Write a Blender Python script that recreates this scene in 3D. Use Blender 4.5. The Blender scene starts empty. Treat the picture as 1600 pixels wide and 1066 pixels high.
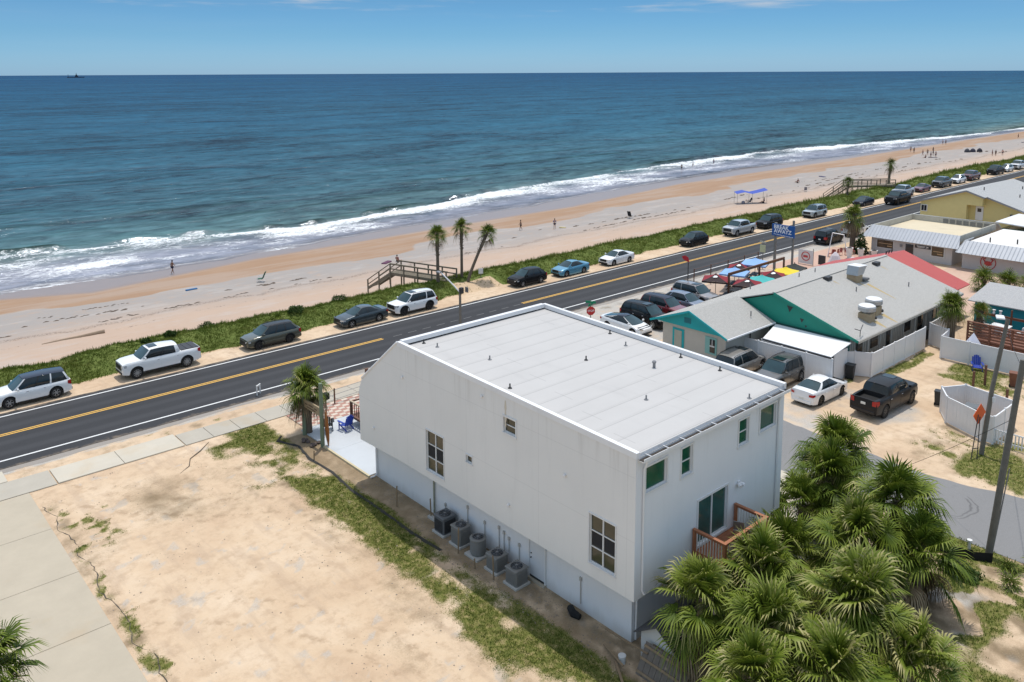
import bpy, bmesh, math, random
import numpy as np
from mathutils import Vector, Matrix, noise as mn

random.seed(7)
rng = np.random.default_rng(7)
SC = bpy.context.scene
COL = SC.collection
PI = math.pi

# ------------------------------------------------------------------ materials
MATS = {}
def new_mat(name):
    m = bpy.data.materials.new(name); m.use_nodes = True
    nt = m.node_tree; nt.nodes.clear()
    out = nt.nodes.new('ShaderNodeOutputMaterial')
    b = nt.nodes.new('ShaderNodeBsdfPrincipled')
    nt.links.new(b.outputs[0], out.inputs[0])
    return m, nt, b, out

class N:
    """tiny node-graph helper"""
    def __init__(s, nt): s.nt = nt
    def node(s, t, **kw):
        n = s.nt.nodes.new(t)
        for k, v in kw.items(): setattr(n, k, v)
        return n
    def link(s, a, b): s.nt.links.new(a, b)
    def val(s, inp, v):
        if isinstance(v, bpy.types.NodeSocket): s.link(v, inp)
        else: inp.default_value = v
    def math(s, op, a, b=0.0, c=0.0, clamp=False):
        n = s.node('ShaderNodeMath', operation=op, use_clamp=clamp)
        s.val(n.inputs[0], a); s.val(n.inputs[1], b); s.val(n.inputs[2], c)
        return n.outputs[0]
    def mix(s, f, a, b, mode='MIX'):
        n = s.node('ShaderNodeMix', data_type='RGBA', blend_type=mode)
        s.val(n.inputs[0], f)
        for i, v in ((6, a), (7, b)):
            if isinstance(v, tuple): v = (v[0], v[1], v[2], 1)
            s.val(n.inputs[i], v)
        return n.outputs[2]
    def noise(s, scale, detail=3, rough=.55, vec=None, dist=0.0):
        n = s.node('ShaderNodeTexNoise'); n.inputs['Scale'].default_value = scale
        n.inputs['Detail'].default_value = detail; n.inputs['Roughness'].default_value = rough
        n.inputs['Distortion'].default_value = dist
        if vec is not None: s.link(vec, n.inputs['Vector'])
        return n.outputs[0]
    def voronoi(s, scale, vec=None, feature='F1', out=0):
        n = s.node('ShaderNodeTexVoronoi', feature=feature); n.inputs['Scale'].default_value = scale
        if vec is not None: s.link(vec, n.inputs['Vector'])
        return n.outputs[out]
    def ramp(s, f, stops):
        n = s.node('ShaderNodeValToRGB'); e = n.color_ramp.elements
        while len(e) > 1: e.remove(e[-1])
        for i, (p, c) in enumerate(stops):
            el = e[0] if i == 0 else e.new(p)
            el.position = p
            if isinstance(c, (int, float)): c = (c, c, c)
            el.color = (c[0], c[1], c[2], 1)
        s.val(n.inputs[0], f)
        return n.outputs[0]
    def step(s, x, a, b):
        n = s.node('ShaderNodeMapRange', interpolation_type='SMOOTHSTEP')
        s.val(n.inputs[0], x); s.val(n.inputs[1], a); s.val(n.inputs[2], b)
        return n.outputs[0]
    def pos(s): return s.node('ShaderNodeNewGeometry').outputs['Position']
    def obj(s): return s.node('ShaderNodeTexCoord').outputs['Object']
    def sep(s, v):
        n = s.node('ShaderNodeSeparateXYZ'); s.link(v, n.inputs[0]); return n.outputs
    def mapping(s, v, scale=(1, 1, 1), rot=(0, 0, 0)):
        n = s.node('ShaderNodeMapping'); s.link(v, n.inputs[0])
        n.inputs['Scale'].default_value = scale; n.inputs['Rotation'].default_value = rot
        return n.outputs[0]
    def bump(s, h, strength=.3, dist=.02, nrm=None):
        n = s.node('ShaderNodeBump'); n.inputs['Strength'].default_value = strength
        n.inputs['Distance'].default_value = dist; s.link(h, n.inputs['Height'])
        if nrm is not None: s.link(nrm, n.inputs['Normal'])
        return n.outputs[0]
    def attr(s, name, out='Color'):
        n = s.node('ShaderNodeAttribute', attribute_name=name); return n.outputs[out]

def mat(name, col, rough=.6, metal=0.0, var=.08, scale=2.0, bump=.0, bscale=30, coat=0.0, spec=.5, dirt=0.0, dirtcol=(.12, .1, .08), dscale=.6):
    if name in MATS: return MATS[name]
    m, nt, b, out = new_mat(name); g = N(nt)
    p = g.pos()
    n1 = g.noise(scale, 4, vec=p)
    f = g.math('MULTIPLY_ADD', n1, 2 * var, 1 - var)
    mul = g.node('ShaderNodeVectorMath', operation='SCALE')
    mul.inputs[0].default_value = col; g.link(f, mul.inputs[3])
    c = mul.outputs[0]
    if dirt > 0:
        n2 = g.noise(dscale, 6, .7, vec=p)
        d = g.math('MULTIPLY', g.step(n2, .5, .75), dirt)
        c = g.mix(d, c, dirtcol)
    g.link(c, b.inputs['Base Color'])
    n3 = g.noise(scale * 3, 3, vec=p)
    g.link(g.math('MULTIPLY_ADD', n3, .16, rough - .08, clamp=True), b.inputs['Roughness'])
    b.inputs['Metallic'].default_value = metal
    b.inputs['Specular IOR Level'].default_value = spec
    if coat:
        b.inputs['Coat Weight'].default_value = coat; b.inputs['Coat Roughness'].default_value = .05
    if bump:
        nb = g.noise(bscale, 4, vec=p)
        g.link(g.bump(nb, bump, .02), b.inputs['Normal'])
    MATS[name] = m
    return m

def paint(name, col, metal=.0):
    return mat('car_paint_' + name, col, .32, metal, .03, 1.5, coat=1.0 if max(col) > .05 else .2, spec=.5 if max(col) > .05 else .12)

def glass_mat(name, col=(.012, .016, .018), rough=.05):
    if name in MATS: return MATS[name]
    m, nt, b, out = new_mat(name); g = N(nt)
    n1 = g.noise(1.3, 3, vec=g.pos())
    g.link(g.mix(n1, tuple(x * .5 for x in col), tuple(min(1, x * 1.7) for x in col)), b.inputs['Base Color'])
    b.inputs['Roughness'].default_value = rough
    b.inputs['Specular IOR Level'].default_value = .5
    MATS[name] = m
    return m

# ------------------------------------------------------------------ mesh builder
def world_off(parent):
    v = Vector((0, 0, 0)); p = parent
    while p is not None:
        v += p.location; p = p.parent
    return v

class MB:
    def __init__(s): s.v = []; s.f = []; s.mi = []; s.k = 0
    def add(s, vs, fs):
        o = len(s.v); s.v += [tuple(v) for v in vs]
        s.f += [tuple(i + o for i in f) for f in fs]; s.mi += [s.k] * len(fs)
        return s
    def box(s, c, d, rz=0, rx=0, ry=0):
        hx, hy, hz = d[0] / 2, d[1] / 2, d[2] / 2
        vs = [Vector((x, y, z)) for z in (-hz, hz) for y in (-hy, hy) for x in (-hx, hx)]
        R = Matrix.Rotation(rz, 3, 'Z') @ Matrix.Rotation(ry, 3, 'Y') @ Matrix.Rotation(rx, 3, 'X')
        vs = [R @ v + Vector(c) for v in vs]
        return s.add(vs, [(0, 2, 3, 1), (4, 5, 7, 6), (0, 1, 5, 4), (2, 6, 7, 3), (0, 4, 6, 2), (1, 3, 7, 5)])
    def bb(s, x0, x1, y0, y1, z0, z1):
        return s.box(((x0 + x1) / 2, (y0 + y1) / 2, (z0 + z1) / 2), (abs(x1 - x0), abs(y1 - y0), abs(z1 - z0)))
    def rbox(s, c, d, r=.03, rz=0):
        """box with chamfered vertical and top edges"""
        hx, hy, hz = d[0] / 2, d[1] / 2, d[2] / 2
        def ring(ix, z):
            ax, ay = hx - ix, hy - ix; q = min(r, ax * .5, ay * .5)
            return [(ax - q, -ay, z), (ax, -ay + q, z), (ax, ay - q, z), (ax - q, ay, z), (-ax + q, ay, z), (-ax, ay - q, z), (-ax, -ay + q, z), (-ax + q, -ay, z)]
        rings = [ring(0, -hz), ring(0, hz - r), ring(r, hz)]
        R = Matrix.Rotation(rz, 3, 'Z')
        vs = [R @ Vector(v) + Vector(c) for rr in rings for v in rr]
        fs = []
        for k in range(2):
            for i in range(8):
                j = (i + 1) % 8; fs.append((k * 8 + i, k * 8 + j, k * 8 + 8 + j, k * 8 + 8 + i))
        fs.append(tuple(range(16, 24))); fs.append(tuple(reversed(range(8))))
        return s.add(vs, fs)
    def cyl(s, p0, p1, r0, r1=None, n=10, cap=True):
        r1 = r0 if r1 is None else r1
        p0, p1 = Vector(p0), Vector(p1); d = (p1 - p0).normalized()
        a = Vector((0, 0, 1)) if abs(d.z) < .9 else Vector((1, 0, 0))
        u = d.cross(a).normalized(); w = d.cross(u)
        vs = []
        for p, r in ((p0, r0), (p1, r1)):
            for i in range(n):
                t = 2 * PI * i / n; vs.append(p + u * (r * math.cos(t)) + w * (r * math.sin(t)))
        fs = [(i, i + n, (i + 1) % n + n, (i + 1) % n) for i in range(n)]
        if cap: fs += [tuple(range(n)), tuple(reversed(range(n, 2 * n)))]
        return s.add(vs, fs)
    def tube(s, pts, rs, n=8):
        """smooth tube through points with radii"""
        pts = [Vector(p) for p in pts]
        if not isinstance(rs, (list, tuple)): rs = [rs] * len(pts)
        vs = []
        for i, p in enumerate(pts):
            d = (pts[min(i + 1, len(pts) - 1)] - pts[max(i - 1, 0)]).normalized()
            a = Vector((0, 1, 0)) if abs(d.y) < .8 else Vector((1, 0, 0))
            u = d.cross(a).normalized(); w = d.cross(u)
            for k in range(n):
                t = 2 * PI * k / n; vs.append(p + (u * math.cos(t) + w * math.sin(t)) * rs[i])
        fs = []
        for i in range(len(pts) - 1):
            for k in range(n):
                k2 = (k + 1) % n; fs.append((i * n + k, (i + 1) * n + k, (i + 1) * n + k2, i * n + k2))
        fs += [tuple(range(n)), tuple(reversed(range((len(pts) - 1) * n, len(pts) * n)))]
        return s.add(vs, fs)
    def lathe(s, c, prof, n=16):
        """prof: (r, z) list"""
        vs = []
        for r, z in prof:
            for k in range(n):
                t = 2 * PI * k / n; vs.append((c[0] + r * math.cos(t), c[1] + r * math.sin(t), c[2] + z))
        fs = []
        for i in range(len(prof) - 1):
            for k in range(n):
                k2 = (k + 1) % n; fs.append((i * n + k, i * n + k2, (i + 1) * n + k2, (i + 1) * n + k))
        fs += [tuple(reversed(range(n))), tuple(range((len(prof) - 1) * n, len(prof) * n))]
        return s.add(vs, fs)
    def poly(s, pts): return s.add(pts, [tuple(range(len(pts)))])
    def prism(s, pts, vec):
        """extrude planar polygon by vec"""
        n = len(pts); vec = Vector(vec)
        vs = [Vector(p) for p in pts] + [Vector(p) + vec for p in pts]
        fs = [tuple(reversed(range(n))), tuple(range(n, 2 * n))] + [(i, (i + 1) % n, (i + 1) % n + n, i + n) for i in range(n)]
        return s.add(vs, fs)
    def beam(s, p0, p1, w, h):
        """rectangular bar from p0 to p1 (w horizontal, h vertical-ish)"""
        p0, p1 = Vector(p0), Vector(p1); d = (p1 - p0).normalized()
        a = Vector((0, 0, 1)) if abs(d.z) < .95 else Vector((1, 0, 0))
        u = d.cross(a).normalized() * (w / 2); v = u.cross(d).normalized() * (h / 2)
        vs = [p0 - u - v, p0 + u - v, p0 + u + v, p0 - u + v, p1 - u - v, p1 + u - v, p1 + u + v, p1 - u + v]
        return s.add(vs, [(0, 1, 2, 3), (7, 6, 5, 4), (0, 4, 5, 1), (1, 5, 6, 2), (2, 6, 7, 3), (3, 7, 4, 0)])
    def build(s, name, m, parent=None, smooth=False, world=True, loc=None, bevel=0):
        me = bpy.data.meshes.new(name)
        off = world_off(parent) if (world and parent is not None) else Vector((0, 0, 0))
        if loc is not None and parent is None: off = Vector(loc)
        if off.length > 0: vs = [(v[0] - off.x, v[1] - off.y, v[2] - off.z) for v in s.v]
        else: vs = s.v
        me.from_pydata(vs, [], s.f)
        ms = m if isinstance(m, (list, tuple)) else [m]
        for q in ms: me.materials.append(q)
        if len(ms) > 1: me.polygons.foreach_set('material_index', s.mi)
        bm = bmesh.new(); bm.from_mesh(me); bmesh.ops.recalc_face_normals(bm, faces=bm.faces)
        if bevel:
            bmesh.ops.remove_doubles(bm, verts=bm.verts, dist=1e-5)
            bmesh.ops.bevel(bm, geom=[e for e in bm.edges if len(e.link_faces) == 2 and e.calc_face_angle(0) > .5], offset=bevel, segments=1, affect='EDGES')
        bm.to_mesh(me); bm.free()
        if smooth:
            me.polygons.foreach_set('use_smooth', [True] * len(me.polygons))
            me.set_sharp_from_angle(angle=math.radians(38))
        o = bpy.data.objects.new(name, me); COL.objects.link(o)
        if parent is not None: o.parent = parent
        if loc is not None: o.location = loc if parent is None else (0, 0, 0)
        return o

def raw_mesh(name, verts, faces_flat, nper, m, parent=None, attrs=None, loc=None):
    """fast mesh from numpy arrays; faces all of nper corners"""
    me = bpy.data.meshes.new(name)
    nv = len(verts); nf = len(faces_flat) // nper
    me.vertices.add(nv); me.vertices.foreach_set('co', np.asarray(verts, dtype=np.float32).ravel())
    me.loops.add(nf * nper); me.loops.foreach_set('vertex_index', np.asarray(faces_flat, dtype=np.int32))
    me.polygons.add(nf); me.polygons.foreach_set('loop_start', np.arange(nf, dtype=np.int32) * nper)
    me.update(calc_edges=True)
    ms = m if isinstance(m, (list, tuple)) else [m]
    for q in ms: me.materials.append(q)
    if attrs:
        for k, (typ, arr) in attrs.items():
            a = me.attributes.new(k, typ, 'POINT')
            a.data.foreach_set('color' if 'COLOR' in typ else 'value', np.asarray(arr, dtype=np.float32).ravel())
    me.validate()
    o = bpy.data.objects.new(name, me); COL.objects.link(o)
    if parent is not None: o.parent = parent
    if loc is not None: o.location = loc
    return o

def tag(o, label=None, cat=None, group=None, kind=None):
    if label: o['label'] = label
    if cat: o['category'] = cat
    if group: o['group'] = group
    if kind: o['kind'] = kind
    return o

def thing(name, label, cat, loc=(0, 0, 0), rz=0, group=None):
    o = bpy.data.objects.new(name, None); COL.objects.link(o)
    o.empty_display_size = .3
    o.location = loc; o.rotation_euler = (0, 0, rz)
    return tag(o, label, cat, group)

def structure(o, label=None):
    o['kind'] = 'structure'
    if label: o['label'] = label
    return o

def copy_tree(o, parent=None):
    c = o.copy(); COL.objects.link(c); c.parent = parent
    for ch in list(o.children): copy_tree(ch, c)
    return c

def dup(o, label, loc, rz=0, group=None, scale=None):
    c = copy_tree(o); c.location = loc; c.rotation_euler = (0, 0, rz); c['label'] = label
    if group: c['group'] = group
    if scale: c.scale = (scale,) * 3 if not isinstance(scale, tuple) else scale
    return c

def text_part(name, body, m, parent, origin, udir, vdir, height, align='CENTER', bold=.0, extrude=.004, world=True, xs=1.0):
    cu = bpy.data.curves.new(name, 'FONT'); cu.body = body; cu.size = 1.0
    cu.align_x = align; cu.align_y = 'CENTER'; cu.offset = bold; cu.extrude = .02; cu.space_line = .85
    tmp = bpy.data.objects.new('tmp', cu); COL.objects.link(tmp)
    bpy.context.view_layer.update()
    dg = bpy.context.evaluated_depsgraph_get()
    me = bpy.data.meshes.new_from_object(tmp.evaluated_get(dg))
    bpy.data.objects.remove(tmp)
    u = Vector(udir).normalized() * height * xs; v = Vector(vdir).normalized() * height; w = u.normalized().cross(v.normalized()) * extrude / .02
    off = world_off(parent) if (world and parent is not None) else Vector((0, 0, 0))
    o0 = Vector(origin) - off
    M = Matrix(((u.x, v.x, w.x, o0.x), (u.y, v.y, w.y, o0.y), (u.z, v.z, w.z, o0.z), (0, 0, 0, 1)))
    me.transform(M); me.materials.clear(); me.materials.append(m); me.name = name
    o = bpy.data.objects.new(name, me); COL.objects.link(o); o.parent = parent
    return o

def fnoise(x, y, s=1.0, o=0.0, octv=3):
    return mn.fractal(Vector((x * s + o, y * s - o, o * .37)), .6, 2.0, octv) # about -1..1
def sstep(x, a, b):
    t = min(1, max(0, (x - a) / (b - a))) if b != a else float(x > a)
    return t * t * (3 - 2 * t)
def inband(x, a, b, s): return sstep(x, a - s, a + s) * (1 - sstep(x, b - s, b + s))
def interp(x, tab): return float(np.interp(x, [t[0] for t in tab], [t[1] for t in tab]))
# ------------------------------------------------------------------ camera (drone, looking out to sea)
H = 22.5
def make_camera():
    f = 1290.0; p = math.radians(8.5); roll = math.radians(.29); a = math.radians(48.3205)
    fh = Vector((math.cos(a), math.sin(a), 0)); rt = Vector((math.sin(a), -math.cos(a), 0)); z = Vector((0, 0, 1))
    F = fh * math.cos(p) - z * math.sin(p); U = fh * math.sin(p) + z * math.cos(p)
    R = rt * math.cos(roll) - U * math.sin(roll); U = U * math.cos(roll) + rt * math.sin(roll)
    cam = bpy.data.cameras.new('camera'); o = bpy.data.objects.new('camera', cam); COL.objects.link(o)
    o.matrix_world = Matrix(((R.x, U.x, -F.x, 0), (R.y, U.y, -F.y, 0), (R.z, U.z, -F.z, H), (0, 0, 0, 1)))
    cam.sensor_width = 36; cam.lens = f / 1600 * 36
    cam.shift_y = -(533 - (114 + f * math.tan(p))) / 1600
    cam.clip_start = .5; cam.clip_end = 200000
    SC.camera = o
make_camera()

# ------------------------------------------------------------------ light and sky
SUN = Vector((.22, .17, 1)).normalized()
EL = math.asin(SUN.z); AZ = math.atan2(SUN.x, SUN.y)
w = bpy.data.worlds.new('World'); SC.world = w; w.use_nodes = True
nt = w.node_tree; nt.nodes.clear(); g = N(nt)
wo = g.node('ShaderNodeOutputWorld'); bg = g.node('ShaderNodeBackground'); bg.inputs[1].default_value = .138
sky = g.node('ShaderNodeTexSky', sky_type='NISHITA', sun_disc=False)
sky.sun_elevation = EL; sky.sun_rotation = AZ; sky.air_density = 1.0; sky.dust_density = .35; sky.ozone_density = 2.0; sky.altitude = 20
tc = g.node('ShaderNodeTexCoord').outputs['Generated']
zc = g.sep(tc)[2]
tint = g.ramp(zc, [(0, (.35, .62, 1.12)), (.045, (.25, .49, .82)), (.09, (.21, .42, .66)), (.3, (1.75, 1.6, 1.35)), (.6, (3.3, 2.5, 1.75))])  # upper sky, out of frame, boosted and warmed to light the shaded walls
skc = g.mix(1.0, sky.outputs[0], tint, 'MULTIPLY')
# a few thin high clouds above the sea
mp = g.mapping(tc, (2.2, 2.2, 26))
cn = g.math('MULTIPLY', g.step(g.noise(2.3, 7, .62, vec=mp), .50, .72), g.step(zc, .060, .085))
haze = g.math('MULTIPLY', g.step(g.noise(1.1, 5, .6, vec=mp), .3, .8), .05)
skc = g.mix(g.math('MULTIPLY', cn, .8), skc, (4.6, 4.7, 4.9))
skc = g.mix(haze, skc, (4.6, 4.7, 4.9))
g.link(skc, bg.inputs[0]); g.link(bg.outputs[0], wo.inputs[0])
sl = bpy.data.lights.new('sun', 'SUN'); sl.energy = 2.95; sl.angle = math.radians(.53); sl.color = (1, .965, .91)
so = bpy.data.objects.new('sun', sl); COL.objects.link(so); so.rotation_euler = SUN.to_track_quat('Z', 'Y').to_euler()
so.location = (0, 0, 60)
SC.view_settings.view_transform = 'Standard'; SC.view_settings.look = 'None'; SC.view_settings.exposure = 0; SC.view_settings.gamma = 1
SC.render.engine = 'CYCLES'
SC.cycles.use_denoising = True
SC.cycles.max_bounces = 6; SC.cycles.transparent_max_bounces = 12
SC.cycles.diffuse_bounces = 4

# ------------------------------------------------------------------ helper: grid sheet
def grid_sheet(name, xs, ys, zf, m, attrf=None):
    nx, ny = len(xs), len(ys)
    V = np.zeros((ny, nx, 3), np.float32); A = np.zeros((ny, nx, 4), np.float32); A[..., 3] = 1
    for j, y in enumerate(ys):
        for i, x in enumerate(xs):
            V[j, i] = (x, y, zf(x, y))
            if attrf: A[j, i] = attrf(x, y)
    idx = np.arange(nx * ny).reshape(ny, nx)
    F = np.stack([idx[:-1, :-1], idx[:-1, 1:], idx[1:, 1:], idx[1:, :-1]], -1).ravel()
    o = raw_mesh(name, V.reshape(-1, 3), F, 4, m, attrs={'mask': ('FLOAT_COLOR', A.reshape(-1, 4))} if attrf else None)
    o.data.polygons.foreach_set('use_smooth', [True] * len(o.data.polygons))
    return o
def axis(*segs):
    out = []
    for a, b, st in segs:
        n = max(1, int(round((b - a) / st)))
        out += [a + (b - a) * i / n for i in range(n)]
    out.append(segs[-1][1]); return out

# ------------------------------------------------------------------ the ground of the lots
def grass_amt(x, y):
    """0..1 how much living grass grows at a place"""
    if x < 8.3 or y > 52.5: 
        return 0.0
    n = fnoise(x, y, .35, 3); n2 = fnoise(x, y, 1.1, 9)
    g = 0.0
    # strip along the silt fence and the shaded side of the white building
    if y < 50 and x < 23.6:
        c = inband(x, 19.0 + .6 * n, 21.9, .9) * (.72 + .6 * n + .3 * n2)
        c *= 1 - .55 * sstep(x, 21.6, 22.6)
        g = max(g, c)
        g = max(g, inband(x, 16.8 + n, 21.5, .8) * inband(y, 40.5, 48.3, 1.2) * (.40 + .6 * n))
        g = max(g, inband(x, 18.3 + n, 20.5, .8) * inband(y, 15, 26, 2) * (.7 + .5 * n))
        # weeds along the driveway
        g = max(g, inband(x, 8.35, 9.1 + .5 * n2, .3) * inband(y, 28, 46.5, 1) * (.35 + .6 * n2))
        g = max(g, inband(x, 9.0, 11.3, .4) * inband(y, 40, 45, 1) * (.15 + .8 * n2) * .9)
        g = max(g, inband(x, 18.5, 22, .8) * inband(y, -10, 17, 1) * (.8 + .3 * n))
    # verge between road and pavement
    g = max(g, inband(y, 51.2, 52.3, .2) * inband(x, 14, 24, 2) * (.12 + .5 * n2))
    # back yard beyond the palms
    if 26 < x < 41 and y < 19:
        g = max(g, (.62 + .75 * n) * (1 - .9 * inband(x, 32.6, 36.5, .8) * (1 - sstep(y, 8.6, 10.2))))
        g = max(g, inband(x, 38.4, 40.7, .4) * (.55 + .5 * n2))
        g = max(g, inband(x, 33, 37.5, .6) * inband(y, 9.7, 11.8, .4) * (.95 + .3 * n))
        g *= 1 - .9 * sstep(fnoise(x, y, .28, 40), .2, .42)
    # east side of the side street
    if 47 < x < 75 and y < 31:
        g = max(g, inband(x, 47.9 + n2, 54.5, 1.0) * inband(y, 5, 16.6, 1) * (.74 + .5 * n))
        g = max(g, inband(x, 49, 53.6, 1.0) * inband(y, 15.5, 19.5, .8) * (.42 + .5 * n2))
        g = max(g, inband(x, 62.6 + .6 * n2, 66.8, .6) * inband(y, 19.0, 23.2, .6) * (.85 + .5 * n))
        g = max(g, inband(x, 59, 68, .5) * inband(y, 24.9, 26.0, .25) * (.7 + .5 * n2))
        g = max(g, inband(x, 58, 67, .5) * inband(y, 17, 19.4, .5) * (.5 + .6 * n2))
        g = max(g, inband(x, 56.4, 58.2, .3) * inband(y, 26.6, 28.2, .3) * (.4 + .6 * n2))
    return min(1, max(0, g))
def ground_mask(x, y):
    n = fnoise(x, y, .3, 21); n2 = fnoise(x, y, .9, 5)
    G = grass_amt(x, y)
    D = 0.0   # brown earth and dead grass
    if 21.2 < x < 23.6 and y < 45.8: D = inband(x, 21.5, 23.7, .25) * (.75 + .3 * n2) * (1 - .35 * sstep(fnoise(x, y, .8, 70), .05, .4) * (y < 27))
    d = ((x - 13.5) / 3.6) ** 2 + ((y - 43) / 4.2) ** 2
    D = max(D, math.exp(-d) * (.36 + .45 * n), .30 * sstep(fnoise(x, y, .16, 140), .15, .6) * (x < 20) + .03)
    D = max(D, inband(x, 17, 22, .6) * inband(y, 38, 48.5, 1) * (.30 + .5 * n2))
    D = max(D, inband(x, 8.2, 9.2, .35) * inband(y, 15, 47, 1) * (.4 + .5 * n2))
    D = max(D, .5 * inband(x, 17.8, 19.5, .5) * inband(y, 15, 40, 1) * (.6 + .5 * n2))
    if 25 < x < 41 and y < 19: D = max(D, .5 + .5 * n2)
    if x > 47 and y < 30: D = max(D, G * .6, inband(x, 47.5, 55, 1.2) * inband(y, 5, 20, 1) * (.35 + .4 * n2), inband(x, 61, 67, 1) * inband(y, 18, 24, 1) * .35)
    D = max(D, inband(y, 51.15, 52.4, .15) * (.16 + .4 * n2))
    S = 0.0   # grey shell and gravel
    S = max(S, .50 * sstep(fnoise(x, y, .9, 33), .36, .6) * (x < 22) * (y < 49))
    S = max(S, inband(y, 42, 53.2, .4) * inband(x, 46.4, 69, .7) * (.72 + .4 * n2))
    S = max(S, inband(y, 50.6, 53.2, .5) * sstep(x, 46, 47) * (.75 + .4 * n2))
    S = max(S, inband(x, 46, 56, 1.2) * inband(y, 20, 31, 1) * (.38 + .5 * n))
    S = max(S, inband(y, 52.2, 53.3, .2) * (.6 + .5 * n2))
    S = max(S, inband(x, 33, 37, 1) * inband(y, 8, 13, 1) * .9 * sstep(n, .05, .4))
    if 21.8 < x < 23.2 and y < 25: S = max(S, .5 * sstep(n2, .1, .4))
    return (G, min(1, max(0, D)), min(1, max(0, S)), 1)

def ground_material():
    m, nt, b, out = new_mat('sand_and_grass_ground'); g = N(nt)
    p = g.pos(); ms = g.node('ShaderNodeSeparateColor'); g.link(g.attr('mask'), ms.inputs[0])
    G, D, S = ms.outputs
    nbig = g.noise(.22, 5, .6, vec=p); nm = g.noise(1.6, 6, .65, vec=p); nf = g.noise(14, 5, .7, vec=p); nff = g.noise(60, 3, .7, vec=p)
    sand = g.ramp(nbig, [(.3, (.52, .375, .25)), (.5, (.60, .455, .31)), (.7, (.665, .53, .385))])
    sand = g.mix(g.math('MULTIPLY', g.step(nm, .44, .68), .5), sand, (.43, .305, .20))
    sand = g.mix(g.math('MULTIPLY', g.step(nf, .55, .8), .35), sand, (.35, .26, .18))
    sand = g.mix(g.math('MULTIPLY', g.step(nff, .62, .8), .35), sand, (.30, .24, .18))
    # drag marks and raking
    wv = g.noise(1.2, 4, .6, vec=g.mapping(p, (1, .18, 1), (0, 0, .9)))
    sand = g.mix(g.math('MULTIPLY', g.step(wv, .5, .68), .4), sand, (.42, .31, .22))
    for cx_, cy_, rr_ in ((2.0, 22.0, 13.5), (2.0, 22.0, 15.1), (30.0, 58.0, 22.0), (30.0, 58.0, 23.6)):
        v = g.node('ShaderNodeVectorMath', operation='DISTANCE'); g.link(p, v.inputs[0]); v.inputs[1].default_value = (cx_, cy_, 0)
        dd = g.math('ABSOLUTE', g.math('SUBTRACT', g.math('ADD', v.outputs['Value'], g.math('MULTIPLY', nbig, .8)), rr_ + .4))
        k = g.math('MULTIPLY', g.math('SUBTRACT', 1.0, g.step(dd, .05, .2)), g.step(nm, .42, .62)); sand = g.mix(g.math('MULTIPLY', k, .55), sand, (.38, .27, .175))
    def thr(M, n, w=.22, k=.75):
        t = g.math('ADD', M, g.math('MULTIPLY_ADD', n, k, -k / 2))
        return g.step(t, .5 - w, .5 + w)
    nmix = g.math('ADD', g.math('MULTIPLY', nf, .6), g.math('MULTIPLY', nm, .4))
    shell = g.ramp(nf, [(.3, (.30, .285, .26)), (.55, (.47, .44, .395)), (.8, (.58, .545, .49))])
    shell = g.mix(g.step(g.voronoi(22, vec=p), .0, .35), (.24, .23, .21), shell)
    c = g.mix(thr(S, nmix, .3, .9), sand, shell)
    dirt = g.ramp(nf, [(.25, (.085, .062, .036)), (.5, (.17, .125, .07)), (.8, (.30, .225, .13))])
    c = g.mix(g.math('MULTIPLY', thr(D, nmix, .35, 1.1), .8), c, dirt)
    gr = g.ramp(g.noise(3.1, 5, .7, vec=p), [(.3, (.075, .098, .022)), (.5, (.155, .16, .042)), (.68, (.31, .25, .12))])
    c = g.mix(thr(G, nmix, .16, 1.0), c, gr)
    g.link(c, b.inputs['Base Color']); b.inputs['Roughness'].default_value = .92; b.inputs['Specular IOR Level'].default_value = .15
    h = g.math('ADD', g.math('MULTIPLY', nm, .7), g.math('MULTIPLY', nf, .3))
    g.link(g.bump(nff, .25, .01, g.bump(h, .55, .12)), b.inputs['Normal'])
    return m
MG = ground_material()
def ground_z(x, y):
    if 8.4 < x < 21 and y < 48.5: return .03 + .05 * fnoise(x, y, .5, 50) * sstep(x, 8.4, 9.5) * (1 - sstep(x, 20, 21)) * (1 - sstep(y, 47.5, 48.5))
    return 0.0
gx = axis((-2500, -60, 300), (-60, 6, 6), (6, 42, .22), (42, 72, .35), (72, 130, 2), (130, 400, 15), (400, 4000, 300))
gy = axis((-2500, -40, 250), (-40, 4, 4), (4, 53, .22), (53, 64.9, 1.2))
structure(grid_sheet('ground', gx, gy, ground_z, MG, ground_mask))

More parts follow.
